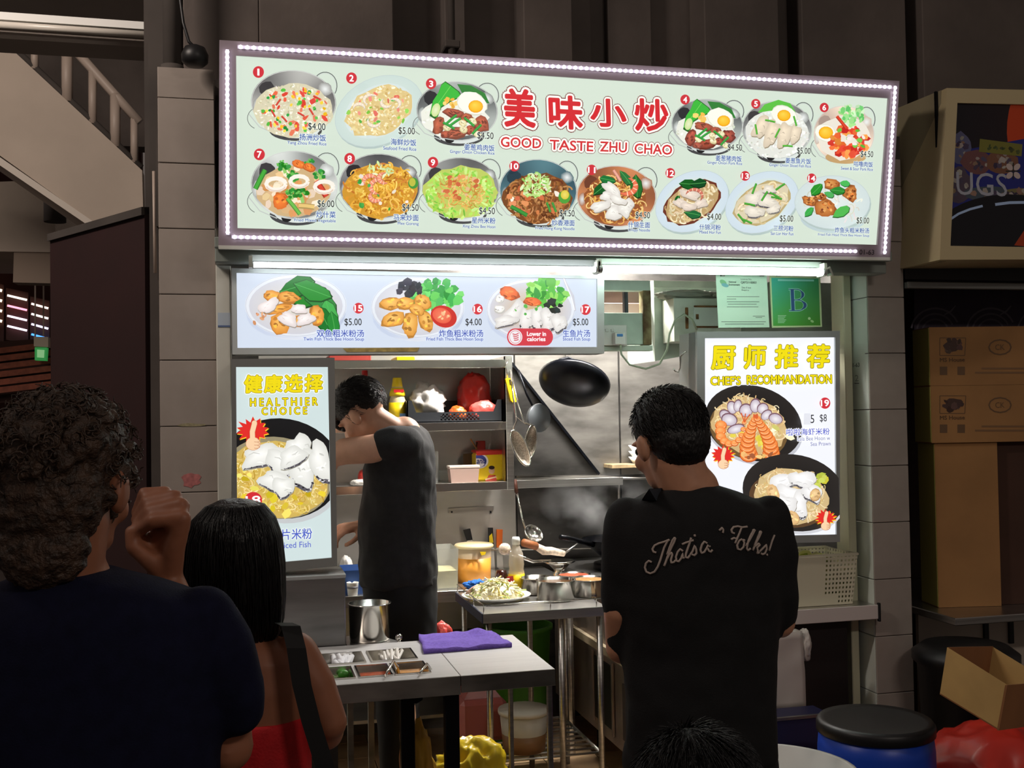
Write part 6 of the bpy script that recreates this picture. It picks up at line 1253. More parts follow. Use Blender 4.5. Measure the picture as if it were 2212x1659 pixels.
B(bb[0][0], bb[1][0], bb[0][1], bb[2][1], z0_ - .001, z0_ + .003).build('basket_base', bp, bk)
MB().tube(bt, .006, 8, closed=True).build('basket_rim', bp, bk)
m = MB(); RR = random.Random(8)
for i in range(150):
    x, y = RR.uniform(bx0 + .04, bx1 - .04), RR.uniform(yA + .04, yB - .04); z = RR.uniform(.83, z1_ - .015); d = Vector((RR.uniform(-1, 1), RR.uniform(-1, 1), RR.uniform(-.6, .6))).normalized() * .028
    p0 = Vector((x, y, z)); w_ = d.cross(Vector((RR.random(), RR.random(), 1))).normalized() * .012; b_ = Vector((0, 0, .006))
    m.add([p0 - d - w_, p0 - d + w_, p0 + w_ * 1.3 + b_, p0 - w_ * 1.3 + b_, p0 + d + w_, p0 + d - w_], [(0, 1, 2, 3), (3, 2, 4, 5)], RR.choice([0, 0, 1, 2]))
o = m.build('cut_cabbage', [mat('cabbage_pale', (222, 220, 160), .6), mat('cabbage_green', (150, 170, 70), .6), mat('cabbage_yellow', (206, 200, 110), .6)], bk); o['kind'] = 'stuff'
# white bag and dark plinth under the shelf
wq = atY(1700, 1450, 3.90)
wb_ = thing('white_bag_hanging', 'long white plastic bag hanging under the side shelf', 'bag', (wq.x, 3.88, .3))
a0, a1 = atY(1650, 1500, 3.88).x, atY(1732, 1500, 3.88).x; zz0, zz1 = atY(1700, 1530, 3.88).z, .735
bm = bmesh.new(); bmesh.ops.create_cube(bm, size=1.0); bmesh.ops.subdivide_edges(bm, edges=bm.edges, cuts=9, use_grid_fill=True)
for v in bm.verts:
    q = v.co.copy(); v.co = Vector(((a0 + a1) / 2 + q.x * (a1 - a0) * (1 - .25 * max(0, q.z)), 3.875 + q.y * .05, (zz0 + zz1) / 2 + q.z * (zz1 - zz0))); nz = mnoise.noise(v.co * 12); v.co += Vector((nz * .008, nz * .008, 0))
me = bpy.data.meshes.new('bag_body'); bm.to_mesh(me); bm.free()
for p_ in me.polygons: p_.use_smooth = True
me.materials.append(mat('white_bag_matt', (196, 188, 182), .5)); link('bag_body', me, wb_)
blob_sheet('bag_handle', (a1 + .015, 3.875, zz0 + .18), (.022, .03, .07), mat('white_bag_matt', (196, 188, 182)), wb_, .3, 2.5, 12)
pq = thing('storage_box', 'navy storage box with a steel edge below the white bag', 'box', atY(1740, 1560, 3.7)); c0, c1 = atY(1640, 1560, 3.68), atY(1800, 1545, 3.68)
B(c0.x, c1.x, 3.68, 3.82, .0, atY(1740, 1548, 3.68).z, bev=.01).build('box_body', mat('navy_plastic', (34, 34, 70), .5), pq); B(c0.x, c1.x + .005, 3.675, 3.69, atY(1740, 1548, 3.68).z - .006, atY(1740, 1548, 3.68).z + .004).build('box_edge', steel_dull, pq)
# ------------------------------------------------------------------ right: blue drum, red bag, open carton, white basin
bc = atZ(1890, 1545, .60); bd = (atD(2010, 1560, 3.6) - atD(1768, 1560, 3.6)).length / 2
dr = thing('blue_drum', 'blue plastic drum with a black screw lid on the floor', 'drum', (bc.x, bc.y, 0))
blu = mat('drum_blue', (20, 70, 190), .4); MB().lathe((bc.x, bc.y, .0), [(0, 0), (bd * .9, 0), (bd * .97, .04), (bd * 1.0, .2), (bd * .985, .5), (bd * .95, .56)], 40).build('drum_body', blu, dr)
MB().lathe((bc.x, bc.y, .0), [(bd * .98, .548), (bd * 1.0, .55), (bd * 1.0, .578), (bd * .95, .59), (bd * .85, .585), (bd * .3, .575), (0, .578)], 40).build('drum_lid', black_pl, dr)
hv = (CAM - Vector((bc.x, bc.y, 1.6))).normalized(); hv = (Matrix.Rotation(-.75, 3, 'Z') @ hv)
hp = Vector((bc.x, bc.y, .44)) + hv * bd * 1.0; sd = hv.cross(Vector((0, 0, 1)))
MB().bar(hp - Vector((0, 0, .03)), hp + Vector((0, 0, .03)), .05, .012, up=tuple(hv)).build('drum_handle', black_pl, dr)
rq = atZ(2130, 1600, .45)
blob_sheet('rubbish_bag', (rq.x + .06, rq.y + .02, .0), (.30, .28, .27), mat('red_rubbish', (200, 48, 36), .35, coat=.15), None, .16, 2.2, 91, 5, label='large full red plastic rubbish bag beside the blue drum', cat='bag')
ob = thing('open_carton', 'open empty cardboard carton tilted on the red rubbish bag', 'carton', atD(2130, 1580, 3.2))
kr = mat('kraft_card', (186, 150, 92), .8, var=.08, scale=8); kr2 = mat('kraft_brown', (140, 92, 54), .8, var=.08, scale=8)
Dp = 3.25; A0, A1, A2, A3 = atD(2046, 1398, Dp + .02), atD(2176, 1480, Dp - .12), atD(2158, 1578, Dp - .14), atD(2030, 1500, Dp)
sidev = atD(2142, 1396, Dp + .22) - A0; th = (A1 - A0).cross(A3 - A0).normalized() * .005
if th.dot(CAM - A0) > 0: th = -th
MB().prism([A0, A1, A2, A3], th).build('carton_wall', kr, ob); MB().prism([A1, A1 + sidev, A2 + sidev, A2], (-.004, .004, 0)).build('carton_wall', kr2, ob)
MB().prism([A0, A0 + sidev, A3 + sidev, A3], (.004, -.003, 0)).build('carton_wall', kr2, ob); MB().prism([A0 + sidev, A1 + sidev, A2 + sidev, A3 + sidev], th).build('carton_wall', kr, ob); MB().prism([A3, A2, A2 + sidev, A3 + sidev], (0, 0, .004)).build('carton_base', kr2, ob)
bq = atZ(1690, 1700, .35)
MB().lathe((atD(1650, 1700, 2.95).x + .02, atD(1650, 1700, 2.95).y, .0), [(0, 0), (.16, 0), (.225, .60), (.235, .605), (.235, .62), (.22, .62), (.155, .012), (0, .012)], 40).build('white_tub', white_pl, None, 'deep round white plastic tub on the floor behind the customer', 'tub')
# ------------------------------------------------------------------ right neighbour: unlit sign, banner rail, cartons, table
ug = Plane((0, 3.70, 2.2), (1, 0, 0), (0, 0, 1))
us = thing('dark_lightbox', 'switched-off cream framed lightbox with UGS lettering on the neighbouring stall', 'sign', ug.P(2150, 565))
O4 = [(2041, 192), (2600, 205), (2600, 560), (2026, 562)]; I4 = [(2064, 224), (2560, 235), (2560, 540), (2049, 532)]
crm = mat('cream_frame', (196, 180, 140), .5); frame_bars(ug, O4, I4, .03, crm, us); sign_box(ug, O4, .3, crm, us, h=-.018)
q = [ug.P(*p, h=-.02) for p in O4]; x_ = RPX1 + .004
MB().prism([(q[0].x - .004, 3.72, q[3].z), (q[0].x - .004, 3.72, q[0].z), (x_, 4.05, q[0].z), (x_, 4.05, q[3].z)], (.006, .004, 0)).build('side_sheet', mat('cream_side', (150, 140, 112), .6), us)
MB().bar((q[0].x - .012, 3.74, q[3].z), (q[0].x - .012, 3.74, q[0].z), .01, .01).build('side_seam', iron, us)
t = Print('sign_print', ug, print_mat('faint_glow_print', 0.05, .8, .25), us, base=.001, clip=I4)  # the sign is off, its print gets a faint glow of its own
t.poly(I4, [(18, 16, 24), (60, 24, 18), (30, 16, 14), (12, 14, 28)]); t.ell(2230, 250, 52, 110, (196, 66, 26), .2); t.ell(2240, 420, 60, 60, (190, 110, 40)); t.poly([(2050, 330), (2212, 300), (2300, 420), (2212, 470), (2120, 440), (2050, 470)], (34, 40, 120))
for a in ((2075, 320, 22, 34, (90, 90, 120)), (2110, 350, 34, 28, (110, 70, 70)), (2165, 350, 34, 24, (120, 80, 60)), (2070, 400, 28, 40, (80, 66, 80)), (2140, 420, 60, 16, (70, 80, 90)), (2195, 420, 30, 14, (120, 110, 70))): t.ell(a[0], a[1], a[2], a[3], a[4], 0, 16, .12); t.bits(a[0], a[1], a[2] * .7, a[3] * .7, 10, [(140, 110, 90), (70, 60, 80), (160, 150, 140)], 4, 8)
t.poly([(2116, 300), (2208, 312), (2206, 338), (2114, 328)], (120, 116, 48))
for k in range(5): t.bits(2135 + 16 * k, 318 + k * 2, 5, 5, 3, [(70, 76, 40)], 3, 5)
t.ell(2180, 520, 170, 100, (14, 14, 22), 0, 40); t.stroke([(2046, 478), (2070, 462), (2095, 452), (2122, 445)], 5, (176, 200, 236)); t.stroke([(2149, 442), (2180, 438), (2230, 437)], 6, (176, 200, 236)); t.poly([(2190, 530), (2230, 470), (2300, 470), (2300, 540)], (170, 60, 26))
t.text('UGS', 2066, 2175, 421, 50, (170, 170, 180), .0)
for sx_, sy_ in ((-1, -1), (1, -1), (1, 1), (-1, 1)): t.ell(2188 + sx_ * 8, 370 + sy_ * 9, 8.5, 6, (196, 176, 170), sx_ * sy_ * .8); 
t.stroke([(2188, 352), (2188, 388)], 2.5, (40, 40, 40)); t.stroke([(2172, 370), (2204, 370)], 2.5, (40, 40, 40))
# solid black block painted as the shaded gap, rail, and banner behind
nb = thing('trim_2', None, None, (3.4, 4.0, 2)); struct(nb)
B(RPX1 + .006, 5.2, 3.95, 4.32, atY(2100, 605, 3.95).z, q[3].z + .02).build('shadow_gap', black_pl, nb); B(RPX1 + .006, 5.2, 3.93, 3.96, atY(2100, 624, 3.93).z, atY(2100, 610, 3.93).z, bev=.003).build('rail', alu_dk, nb)
bnr = Plane((0, 4.3, 1.9), (1, 0, 0), (0, 0, 1)); bo = thing('stall_banner', 'dark purple banner with faint swirls above the cartons', 'banner', bnr.P(2100, 705))
MB().prism([bnr.P(x, y) for x, y in ((1975, 592), (2700, 596), (2700, 800), (1975, 800))], (0, .01, 0)).build('banner_cloth', mat('banner_purple', (56, 46, 62), .7, var=.1), bo)
t = Print('banner_print', bnr, INK, bo, base=.001)
for cx_ in (2020, 2140, 2250):
    for k in range(3): t.arc(cx_, 716, 52 - 12 * k, 50 - 12 * k, -3.0, -.4, 4, (96 - 8 * k, 90 - 8 * k, 102 - 8 * k))
    t.stroke([(cx_ + 20, 680), (cx_ + 34, 672), (cx_ + 44, 660)], 4, (104, 98, 108), True)
struct(B(RPX1 + .2, 7.0, 4.75, 4.85, 0, 2.9).build('wall_neighbour', mat('neighbour_brown', (60, 40, 32), .8, var=.2)))
# table and cartons
NZ = .757; tq = atZ(2064, 1336, NZ)
tb = thing('neighbour_table', 'stainless table carrying the stacked cartons at the neighbouring stall', 'table', (3.3, 4.0, 0))
B(tq.x, 5.0, tq.y, tq.y + .9, NZ - .03, NZ, bev=.003).build('table_top', steel, tb)
for x in (tq.x + .04, 4.2): B(x, x + .03, tq.y + .6, tq.y + .63, 0, NZ - .03).build('leg', steel_dull, tb)
B(tq.x + .05, 4.4, tq.y + .32, tq.y + .34, .15, NZ - .031).build('front_panel', mat('panel_cream', (196, 184, 170), .6), tb)
for x_ in (2126, 2180): w_ = atY(x_, 1360, tq.y + .31); B(w_.x, w_.x + .02, tq.y + .305, tq.y + .319, w_.z - .06, w_.z + .06).build('panel_slot', black_pl, tb)
cart = mat('carton_brown', (160, 116, 70), .8, var=.08, scale=6); cart_y = mat('carton_yellow_side', (176, 170, 90), .8)
CR = math.radians(-10); cxa, cya = Vector((math.cos(CR), math.sin(CR), 0)), Vector((-math.sin(CR), math.cos(CR), 0))
def carton(nm, lab, o_, w_, dp, z0, z1):
    t_ = thing(nm, lab, 'carton', (o_.x, o_.y, z0)); a_ = Vector((o_.x, o_.y, z0)); b_ = a_ + cxa * w_
    MB().prism([a_, b_, b_ + cya * dp, a_ + cya * dp], (0, 0, z1 - z0)).build('carton_body', cart, t_)
    MB().prism([a_ + cya * .003 + Vector((0, 0, .003)), a_ + cya * (dp - .003) + Vector((0, 0, .003)), a_ + cya * (dp - .003) + Vector((0, 0, z1 - z0 - .003)), a_ + cya * .003 + Vector((0, 0, z1 - z0 - .003))], -cxa * .0015).build('carton_side', cart_y, t_); return t_
k1 = atY(2028, 1312, 4.0); zt1 = atY(2028, 957, 4.0).z; k2 = atY(2012, 900, 3.99)
carton('tall_carton', 'tall plain brown carton standing on the neighbouring table', k1, .27, .16, NZ + .001, zt1)
cart_d = cart; cart = mat('carton_dark', (70, 44, 32), .8, var=.1, scale=6); carton('dark_carton', 'dark brown carton standing beside the tall plain carton', k1 + cxa * .278 + cya * .03, .42, .13, NZ + .001, zt1); cart = cart_d
zt2 = atY(2012, 834, 3.99).z; zt3 = atY(2012, 707, 3.99).z
for z0_, z1_, lab, yy in ((zt1 + .001, zt2, 'lower printed flat carton on top of the tall carton', 895), (zt2 + .001, zt3, 'upper printed flat carton on the carton stack', 770)):
    t_ = carton('printed_carton', lab, k2, .75, .16, z0_, z1_); cpn = Plane(Vector((k2.x, k2.y, z0_)), cxa, (0, 0, 1)); t = Print('carton_print', cpn, INK, t_, base=.0006); dkb = (70, 46, 38); db = (104, 76, 50)
    y_ = yy - 20; xo = 2030
    for a, b in (((xo, y_ - 20), (xo + 56, y_ - 20)), ((xo + 56, y_ - 20), (xo + 54, y_ + 18)), ((xo + 54, y_ + 18), (xo, y_ + 18)), ((xo, y_ + 18), (xo, y_ - 20))): t.stroke([a, b], 1.6, db)
    t.ell(xo + 28, y_ - 2, 20, 12, dkb, -.2, 14, .2); t.bits(xo + 28, y_ - 2, 20, 14, 8, [dkb, (96, 70, 60)], 5, 8); t.text('MS House', xo, xo + 54, y_ + 32, 9, db, .02)
    for k in (0, 38): t.poly([(xo + k, y_ + 42), (xo + k + 16, y_ + 42), (xo + k + 16, y_ + 60), (xo + k, y_ + 60)], db)
    t.arc(xo + 130, y_, 24, 16, 0, 6.29, 3, db); t.text('CK', xo + 120, xo + 140, y_ + 6, 12, db, 0)
    for k, (a, b) in enumerate(((90, 190), (76, 195))): t.stroke([(xo + a, y_ + 46 + 9 * k), (xo + b, y_ + 46 + 9 * k)], 4, (126, 92, 60))
bn_ = atZ(2085, 1392, .66)
MB().lathe((bn_.x, bn_.y, 0), [(0, 0), (.15, 0), (.18, .58), (.2, .6), (.2, .63), (.16, .66), (.0, .675)], 32).build('black_bin', black_pl, None, 'round black lidded bin under the neighbouring table edge', 'bin')
# ------------------------------------------------------------------ people
def remeshed(name, mb, voxel, smooth, mats, parent, disp=None):
    me = mb.mesh(name); o = bpy.data.objects.new(name, me); C.objects.link(o)
    r = o.modifiers.new('r', 'REMESH'); r.mode = 'VOXEL'; r.voxel_size = voxel; r.use_smooth_shade = True
    if smooth: s_ = o.modifiers.new('s', 'SMOOTH'); s_.factor = .6; s_.iterations = smooth
    dg = bpy.context.evaluated_depsgraph_get(); nm = bpy.data.meshes.new_from_object(o.evaluated_get(dg)); nm.name = name
    bpy.data.objects.remove(o); nm.materials.clear(); nm.materials.append(mats)
    for p in nm.polygons: p.use_smooth = True
    if disp: lumpy(nm, *disp)
    return link(name, nm, parent)
def chain(m, pts, rs, n=14):
    m.tube(pts, list(rs), n)
    for p, r in zip(pts, rs): m.sphere(p, r, n)
def loft(m, sl, ax, ay, n=28, pw=2.3):
    """sl: (centre, half width along ax, half depth along ay); superellipse sections"""
    vs = []
    for c, rx, ry in sl:
        for k in range(n):
            t = 2 * math.pi * k / n; ct, st = math.cos(t), math.sin(t)
            vs.append(Vector(c) + ax * (rx * math.copysign(abs(ct) ** (2 / pw), ct)) + ay * (ry * math.copysign(abs(st) ** (2 / pw), st)))
    N = len(sl); fs = [(i * n + k, i * n + (k + 1) % n, (i + 1) * n + (k + 1) % n, (i + 1) * n + k) for i in range(N - 1) for k in range(n)]
    m.add(vs, fs + [tuple(range(n))[::-1], tuple((N - 1) * n + k for k in range(n))])
def pxslices(rows, d, lean=0.0):
    """rows: (pixel row, left column, right column, half depth) at camera depth d"""
    out = []
    for y, xl, xr, ry in rows:
        c = atD((xl + xr) / 2, y, d); out.append((c, (xr - xl) / 2 * d / FPX, ry))
    return out
AX, AY = Vector((RT.x, RT.y, 0)).normalized(), Vector((FW.x, FW.y, 0)).normalized()
class Head:
    """head frame: origin at the skull base, local x right, y forward, z up"""
    def __init__(s, org, fwd, pitch=0.0, roll=0.0, sc=1.0):
        f = Vector(fwd); f.z = 0; f.normalize(); x = f.cross(Vector((0, 0, 1)))
        Rm = Matrix((x, f, Vector((0, 0, 1)))).transposed()
        s.R = Rm @ Euler((-pitch, roll, 0)).to_matrix(); s.o = Vector(org); s.s = sc
    def p(s, x, y, z): return s.o + s.R @ (Vector((x, y, z)) * s.s)
    def e(s, m, c, r, n=18): m.sphere(s.p(*c), tuple(k * s.s for k in r), n, rot=s.R)
    def skin(s, m):
        s.e(m, (0, -.008, .118), (.074, .092, .088)); s.e(m, (0, .034, .062), (.058, .060, .082)); s.e(m, (0, .062, .0), (.026, .024, .022)); s.e(m, (0, .04, .015), (.05, .045, .035))
        chain(m, [s.p(0, .090, .092), s.p(0, .106, .056)], [.009 * s.s, .013 * s.s], 10)
        for k in (-1, 1):
            s.e(m, (k * .082, -.008, .078), (.014, .021, .034), 12); s.e(m, (k * .088, -.018, .080), (.008, .010, .030), 10); s.e(m, (k * .013, .096, .054), (.008, .01, .008), 8); s.e(m, (k * .032, .080, .104), (.024, .012, .008), 10); s.e(m, (k * .045, .062, .055), (.018, .02, .022), 10)
        chain(m, [s.p(-.02, .088, .024), s.p(0, .093, .026), s.p(.02, .088, .024)], [.005 * s.s, .008 * s.s, .005 * s.s], 8); chain(m, [s.p(-.017, .086, .014), s.p(.017, .086, .014)], [.006 * s.s, .006 * s.s], 8)
    def neck(s, m, base, r=.056): chain(m, [s.p(0, -.012, .04), (s.p(0, -.02, -.02) + Vector(base)) / 2, Vector(base)], [r * s.s, r * .98, r * 1.12], 18)
    def eyes(s, parent):
        for k in (-1, 1): MB().sphere(s.p(k * .032, .083, .086), .0105 * s.s, 10).build('eye', mat('eye_dark', (30, 22, 20), .2), parent)
def hand(m, wrist, dirv, nrm, sc=1.0, curl=.5, side=1):
    """palm and five bent fingers; dirv points from wrist to knuckles, nrm out of the palm's back"""
    d = Vector(dirv).normalized(); nrm = Vector(nrm); nrm = (nrm - d * nrm.dot(d)).normalized(); x = d.cross(nrm) * side; w = Vector(wrist)
    for t in (-.026, -.009, .009, .026): chain(m, [w + d * .012 * sc + x * t * .7 * sc, w + d * .085 * sc + x * t * sc], [.0145 * sc, .0125 * sc], 10)
    for t, ln, r in ((-.031, .062, .0078), (-.0105, .074, .0086), (.0105, .078, .0088), (.031, .072, .0086)):
        p = w + d * .086 * sc + x * t * sc; pts = [p]; a = 0.0
        for k in (.46, .30, .24): a += curl * 1.1; p = p + (d * math.cos(a) - nrm * math.sin(a)) * ln * k * sc * 1.05; pts.append(p)
        chain(m, pts, [r * 1.12 * sc, r * 1.05 * sc, r * sc, r * .85 * sc], 10)
    p = w + d * .02 * sc + x * .028 * sc - nrm * .008 * sc; q = p + (d * .6 + x * .75 - nrm * .25) * .04 * sc; chain(m, [p, q, q + (d * .85 + x * .2 - nrm * .4) * .034 * sc, q + (d * .9 - x * .1 - nrm * .5) * .055 * sc], [.0145 * sc, .012 * sc, .0105 * sc, .009 * sc], 10)
def legs(mT, mS, hips, d_up, foot_dir, spread=.1, knee=.47, r=(.085, .06, .05)):
    """trouser legs and shoes from a hip centre down to the floor"""
    for k in (-1, 1):
        h = Vector(hips) + d_up * (k * spread * .8); kn = Vector((h.x, h.y, knee)) + d_up * (k * .01) + Vector(foot_dir) * .02; an = Vector((h.x, h.y, .09)) + d_up * (k * .02)
        if mT is not None: chain(mT, [h, kn, an], list(r), 16)
        chain(mS, [Vector((an.x, an.y, .034)) - Vector(foot_dir) * .05, Vector((an.x, an.y, .038)) + Vector(foot_dir) * .05, Vector((an.x, an.y, .03)) + Vector(foot_dir) * .15], [.035, .036, .029], 12)
def hair_strands(H, parent, mname, n, ln, r, seed=1):
    """short hairs lying over the hair cap"""
    RR = random.Random(seed); m = MB()
    for i in range(n):
        v = Vector((RR.gauss(0, 1), RR.gauss(-.25, 1), RR.gauss(.45, .8))).normalized()
        if (v.y > .5 and v.z < .35) or v.z < -.55: continue
        p0 = Vector((v.x * .083, -.016 + v.y * .097, .126 + v.z * .09)); dn = Vector((v.x * .3, v.y * .3 - .45, -.55 + RR.uniform(-.4, .4))); dn = (dn - v * dn.dot(v)).normalized(); q = p0 + v * ln * .35 + dn * ln; e = q + v * ln * .1 + dn * ln * .8
        m.tube([H.p(*p0), H.p(*q), H.p(*e)], [r, r * .8, r * .25], 3, cap=False)
    o = m.build('hair_strands', MATS[mname], parent); o['kind'] = 'stuff'
skin_m = mat('skin', (196, 142, 112), .5, sss=.08, var=.05, scale=30); skin_l = mat('skin_light', (214, 164, 136), .5, sss=.08, var=.05, scale=30); skin_d = mat('skin_tan', (164, 106, 78), .5, sss=.08, var=.05, scale=30)
hair_k = mat('black_hair', (14, 12, 12), .45, var=.4, scale=90, stretch=(1, 1, .25), bump=.6, bscale=160); shoe_m = mat('dark_shoe', (20, 20, 22), .5)
# ---- customer in the black lettered shirt
D1 = 2.65
man = thing('person', 'person in a black shirt with script lettering waiting at the counter', 'person', (atD(1510, 1600, D1).x, atD(1510, 1600, D1).y, 0))
body, shirt, trous, shoes = MB(), MB(), MB(), MB()
fdir = (Matrix.Rotation(math.radians(28), 3, 'Z') @ AY)
H = Head(atD(1462, 1034, D1), fdir, .25, -.05, 1.04); H.skin(body); nb_ = atD(1492, 1062, D1); H.neck(body, nb_, .064)
loft(body, pxslices([(1064, 1440, 1560, .07), (1100, 1370, 1640, .09), (1200, 1360, 1660, .1), (1500, 1380, 1650, .1), (1640, 1385, 1645, .1)], D1), AX, AY)
loft(shirt, pxslices([(1048, 1446, 1546, .068), (1062, 1402, 1590, .085), (1084, 1356, 1642, .102), (1120, 1328, 1684, .115), (1200, 1326, 1690, .125), (1300, 1332, 1686, .128), (1400, 1342, 1678, .125), (1500, 1350, 1674, .13), (1640, 1348, 1676, .135)], D1), AX, AY)
for pts, rs in (([(1352, 1118, 0), (1345, 1190, .0), (1342, 1290, 0), (1352, 1385, .03)], (.052, .054, .05, .05)), ([(1664, 1116, 0), (1676, 1200, 0), (1679, 1280, 0), (1678, 1335, .03)], (.054, .052, .05, .048))):
    chain(shirt, [atD(x, y, D1 + k) for x, y, k in pts], rs, 16)
for el, wr, hd in (((1344, 1398, .03), (1400, 1392, .25), (1430, 1388, .3)), ((1682, 1342, .03), (1610, 1352, .26), (1580, 1350, .3))):
    a, b, c = [atD(x, y, D1 + k) for x, y, k in (el, wr, hd)]; chain(body, [atD(el[0], el[1] - 80, D1), a, b], [.046, .042, .029], 14); hand(body, b, c - b, (0, 0, 1), 1.0, .45, 1 if el[0] < 1500 else -1)
legs(trous, shoes, atD(1512, 1640, D1) , AX, AY, .115, .47, (.1, .072, .06)); loft(trous, pxslices([(1560, 1356, 1668, .12), (1650, 1352, 1672, .13), (1720, 1360, 1664, .13)], D1), AX, AY)
for k in (-1, 1): chain(body, [atD(1512, 1640, D1) + AX * k * .09, Vector((atD(1512, 1640, D1).x + AX.x * k * .1, atD(1512, 1640, D1).y + AX.y * k * .1, .08))], [.06, .035], 12)
remeshed('body', body, .006, 5, skin_m, man); H.eyes(man)
blk_cl = mat('black_jersey', (10, 10, 13), .85, var=.2, scale=60, bump=.15, bscale=300)
so = remeshed('shirt', shirt, .009, 6, blk_cl, man, (.006, 9, 2)); remeshed('trousers', trous, .012, 6, mat('black_trousers', (12, 12, 14), .8), man, (.005, 8, 5)); remeshed('shoes', shoes, .008, 3, shoe_m, man)
hm = MB(); H.e(hm, (0, -.016, .128), (.0825, .096, .090), 24); H.e(hm, (0, -.045, .085), (.074, .066, .075), 20); H.e(hm, (0, -.058, .058), (.05, .042, .045), 16)
remeshed('hair', hm, .005, 2, hair_k, man, (.002, 150, 1)); hair_strands(H, man, 'black_hair', 1700, .012, .0012)
# the script lettering, laid on the back of the shirt
bv = BVHTree.FromPolygons([v.co[:] for v in so.data.vertices], [tuple(p.vertices) for p in so.data.polygons])
def on_shirt(x, y):
    d = ray(x, y).normalized(); hit = bv.ray_cast(CAM, d); return (hit[0] - d * .0015) if hit[0] is not None else atD(x, y, D1 - .13)
def zz(pts): return [(1380 + x / 6.506, 1100 + y / 6.506) for x, y in pts]   # points read from an enlarged view of the shirt
strokes = [[(180, 745), (140, 725), (100, 760), (85, 820), (105, 880), (160, 905), (220, 880), (265, 810), (300, 720), (330, 620), (355, 540), (400, 450), (430, 425)], [(245, 610), (205, 600), (190, 560), (220, 510), (280, 480), (350, 460), (425, 430)],
           [(355, 800), (385, 720), (420, 620), (455, 540), (495, 460), (512, 410), (500, 400), (470, 440), (430, 540), (395, 640)], [(395, 700), (425, 640), (460, 610), (470, 640), (450, 710), (455, 755), (490, 745), (520, 715)],
           [(620, 590), (580, 560), (545, 600), (520, 670), (530, 730), (560, 735), (595, 690), (620, 620), (610, 690), (640, 680)], [(735, 400), (715, 470), (690, 540), (660, 630), (655, 675), (690, 685), (715, 650)], [(605, 495), (660, 470), (725, 450), (770, 435)], [(780, 355), (790, 385)],
           [(715, 650), (755, 590), (785, 510), (805, 560), (810, 620), (780, 650), (745, 635)], [(960, 480), (920, 455), (885, 500), (865, 570), (880, 620), (920, 600), (950, 550), (975, 500)], [(965, 550), (985, 590), (1010, 600), (1035, 570)], [(990, 515), (1000, 530)],
           [(1130, 300), (1170, 260), (1185, 290), (1180, 335)],
           [(1345, 340), (1310, 330), (1300, 290), (1330, 250), (1390, 240), (1450, 255), (1525, 245)], [(1440, 260), (1415, 330), (1385, 400), (1350, 480)], [(1295, 425), (1335, 405), (1390, 420)],
           [(1450, 420), (1410, 440), (1380, 500), (1390, 560), (1430, 570), (1470, 530), (1480, 470), (1455, 425), (1490, 440)], [(1500, 520), (1550, 440), (1600, 350), (1630, 290), (1610, 290), (1570, 370), (1530, 470), (1515, 550), (1530, 580), (1570, 550)], [(1600, 580), (1640, 480), (1690, 390), (1720, 320), (1705, 310), (1670, 390), (1620, 520)],
           [(1620, 530), (1680, 480), (1700, 500), (1660, 540), (1670, 590), (1660, 620), (1690, 610)], [(1690, 600), (1750, 540), (1790, 500), (1795, 560), (1770, 620), (1735, 635), (1715, 620)], [(1905, 365), (1870, 450), (1830, 585)], [(1795, 630), (1805, 650)]]
for sk_ in strokes:
    m = MB()
    q = zz(sk_); fine = []
    for i in range(len(q) - 1):
        for k in range(3): fine.append((q[i][0] + (q[i + 1][0] - q[i][0]) * k / 3, q[i][1] + (q[i + 1][1] - q[i][1]) * k / 3))
    fine.append(q[-1]); pts = [on_shirt(x, y) for x, y in fine]; m.tube(pts, .0026, 6)
    m.build('letter_stroke', mat('shirt_print', (186, 170, 160), .8), so)
c4 = [on_shirt(x, y) for x, y in ((1386, 1080), (1402, 1056), (1434, 1054), (1418, 1082))]; MB().prism(c4, (CAM - c4[0]).normalized() * .003).build('shoulder_patch', mat('patch_grey', (44, 52, 62), .7), man)
# ---- cook
D2 = 4.12
ck = thing('person', 'cook in a charcoal T-shirt bending over the work top', 'person', (atD(865, 1400, D2).x, atD(865, 1400, D2).y, 0))
body, shirt, trous, shoes = MB(), MB(), MB(), MB()
cf = (-AX * .94 + AY * .34).normalized(); cx_ax = Vector((0, 0, 1)).cross(cf).normalized()
H = Head(atD(815, 934, D2), cf, .66, -.12, 1.04); H.skin(body); H.neck(body, atD(872, 938, D2 + .04), .062)
rows = [(918, 856, 906, .1), (934, 832, 922, .16), (965, 806, 934, .185), (1010, 788, 940, .19), (1080, 780, 942, .185), (1160, 776, 942, .175), (1250, 778, 944, .175), (1262, 780, 944, .17)]
loft(shirt, pxslices(rows, D2 + .06), -AX, AY); loft(body, pxslices([(935, 850, 905, .1), (1000, 810, 925, .15), (1250, 800, 930, .14), (1300, 800, 930, .14)], D2 + .06), -AX, AY)
chain(shirt, [atD(876, 958, D2 - .07), atD(852, 958, D2 - .09), atD(836, 962, D2 - .10)], [.068, .066, .063], 18)
chain(body, [atD(850, 960, D2 - .08), atD(800, 970, D2 - .1), atD(745, 975, D2 - .1), atD(716, 985, D2 - .1)], [.052, .054, .05, .043], 16); chain(body, [atD(716, 985, D2 - .1), atD(690, 1035, D2), atD(672, 1085, D2 + .06)], [.042, .04, .03], 14); hand(body, atD(672, 1085, D2 + .06), Vector((-.2, .1, -1)), (-1, 0, .2), 1.0, .5)
chain(body, [atD(880, 975, D2 + .2), atD(838, 1110, D2 + .22), atD(786, 1134, D2 + .12)], [.05, .042, .03], 14); hand(body, atD(784, 1134, D2 + .12), atD(742, 1142, D2 + .08) - atD(784, 1134, D2 + .12), (0, -.3, 1), 1.0, .55, -1)
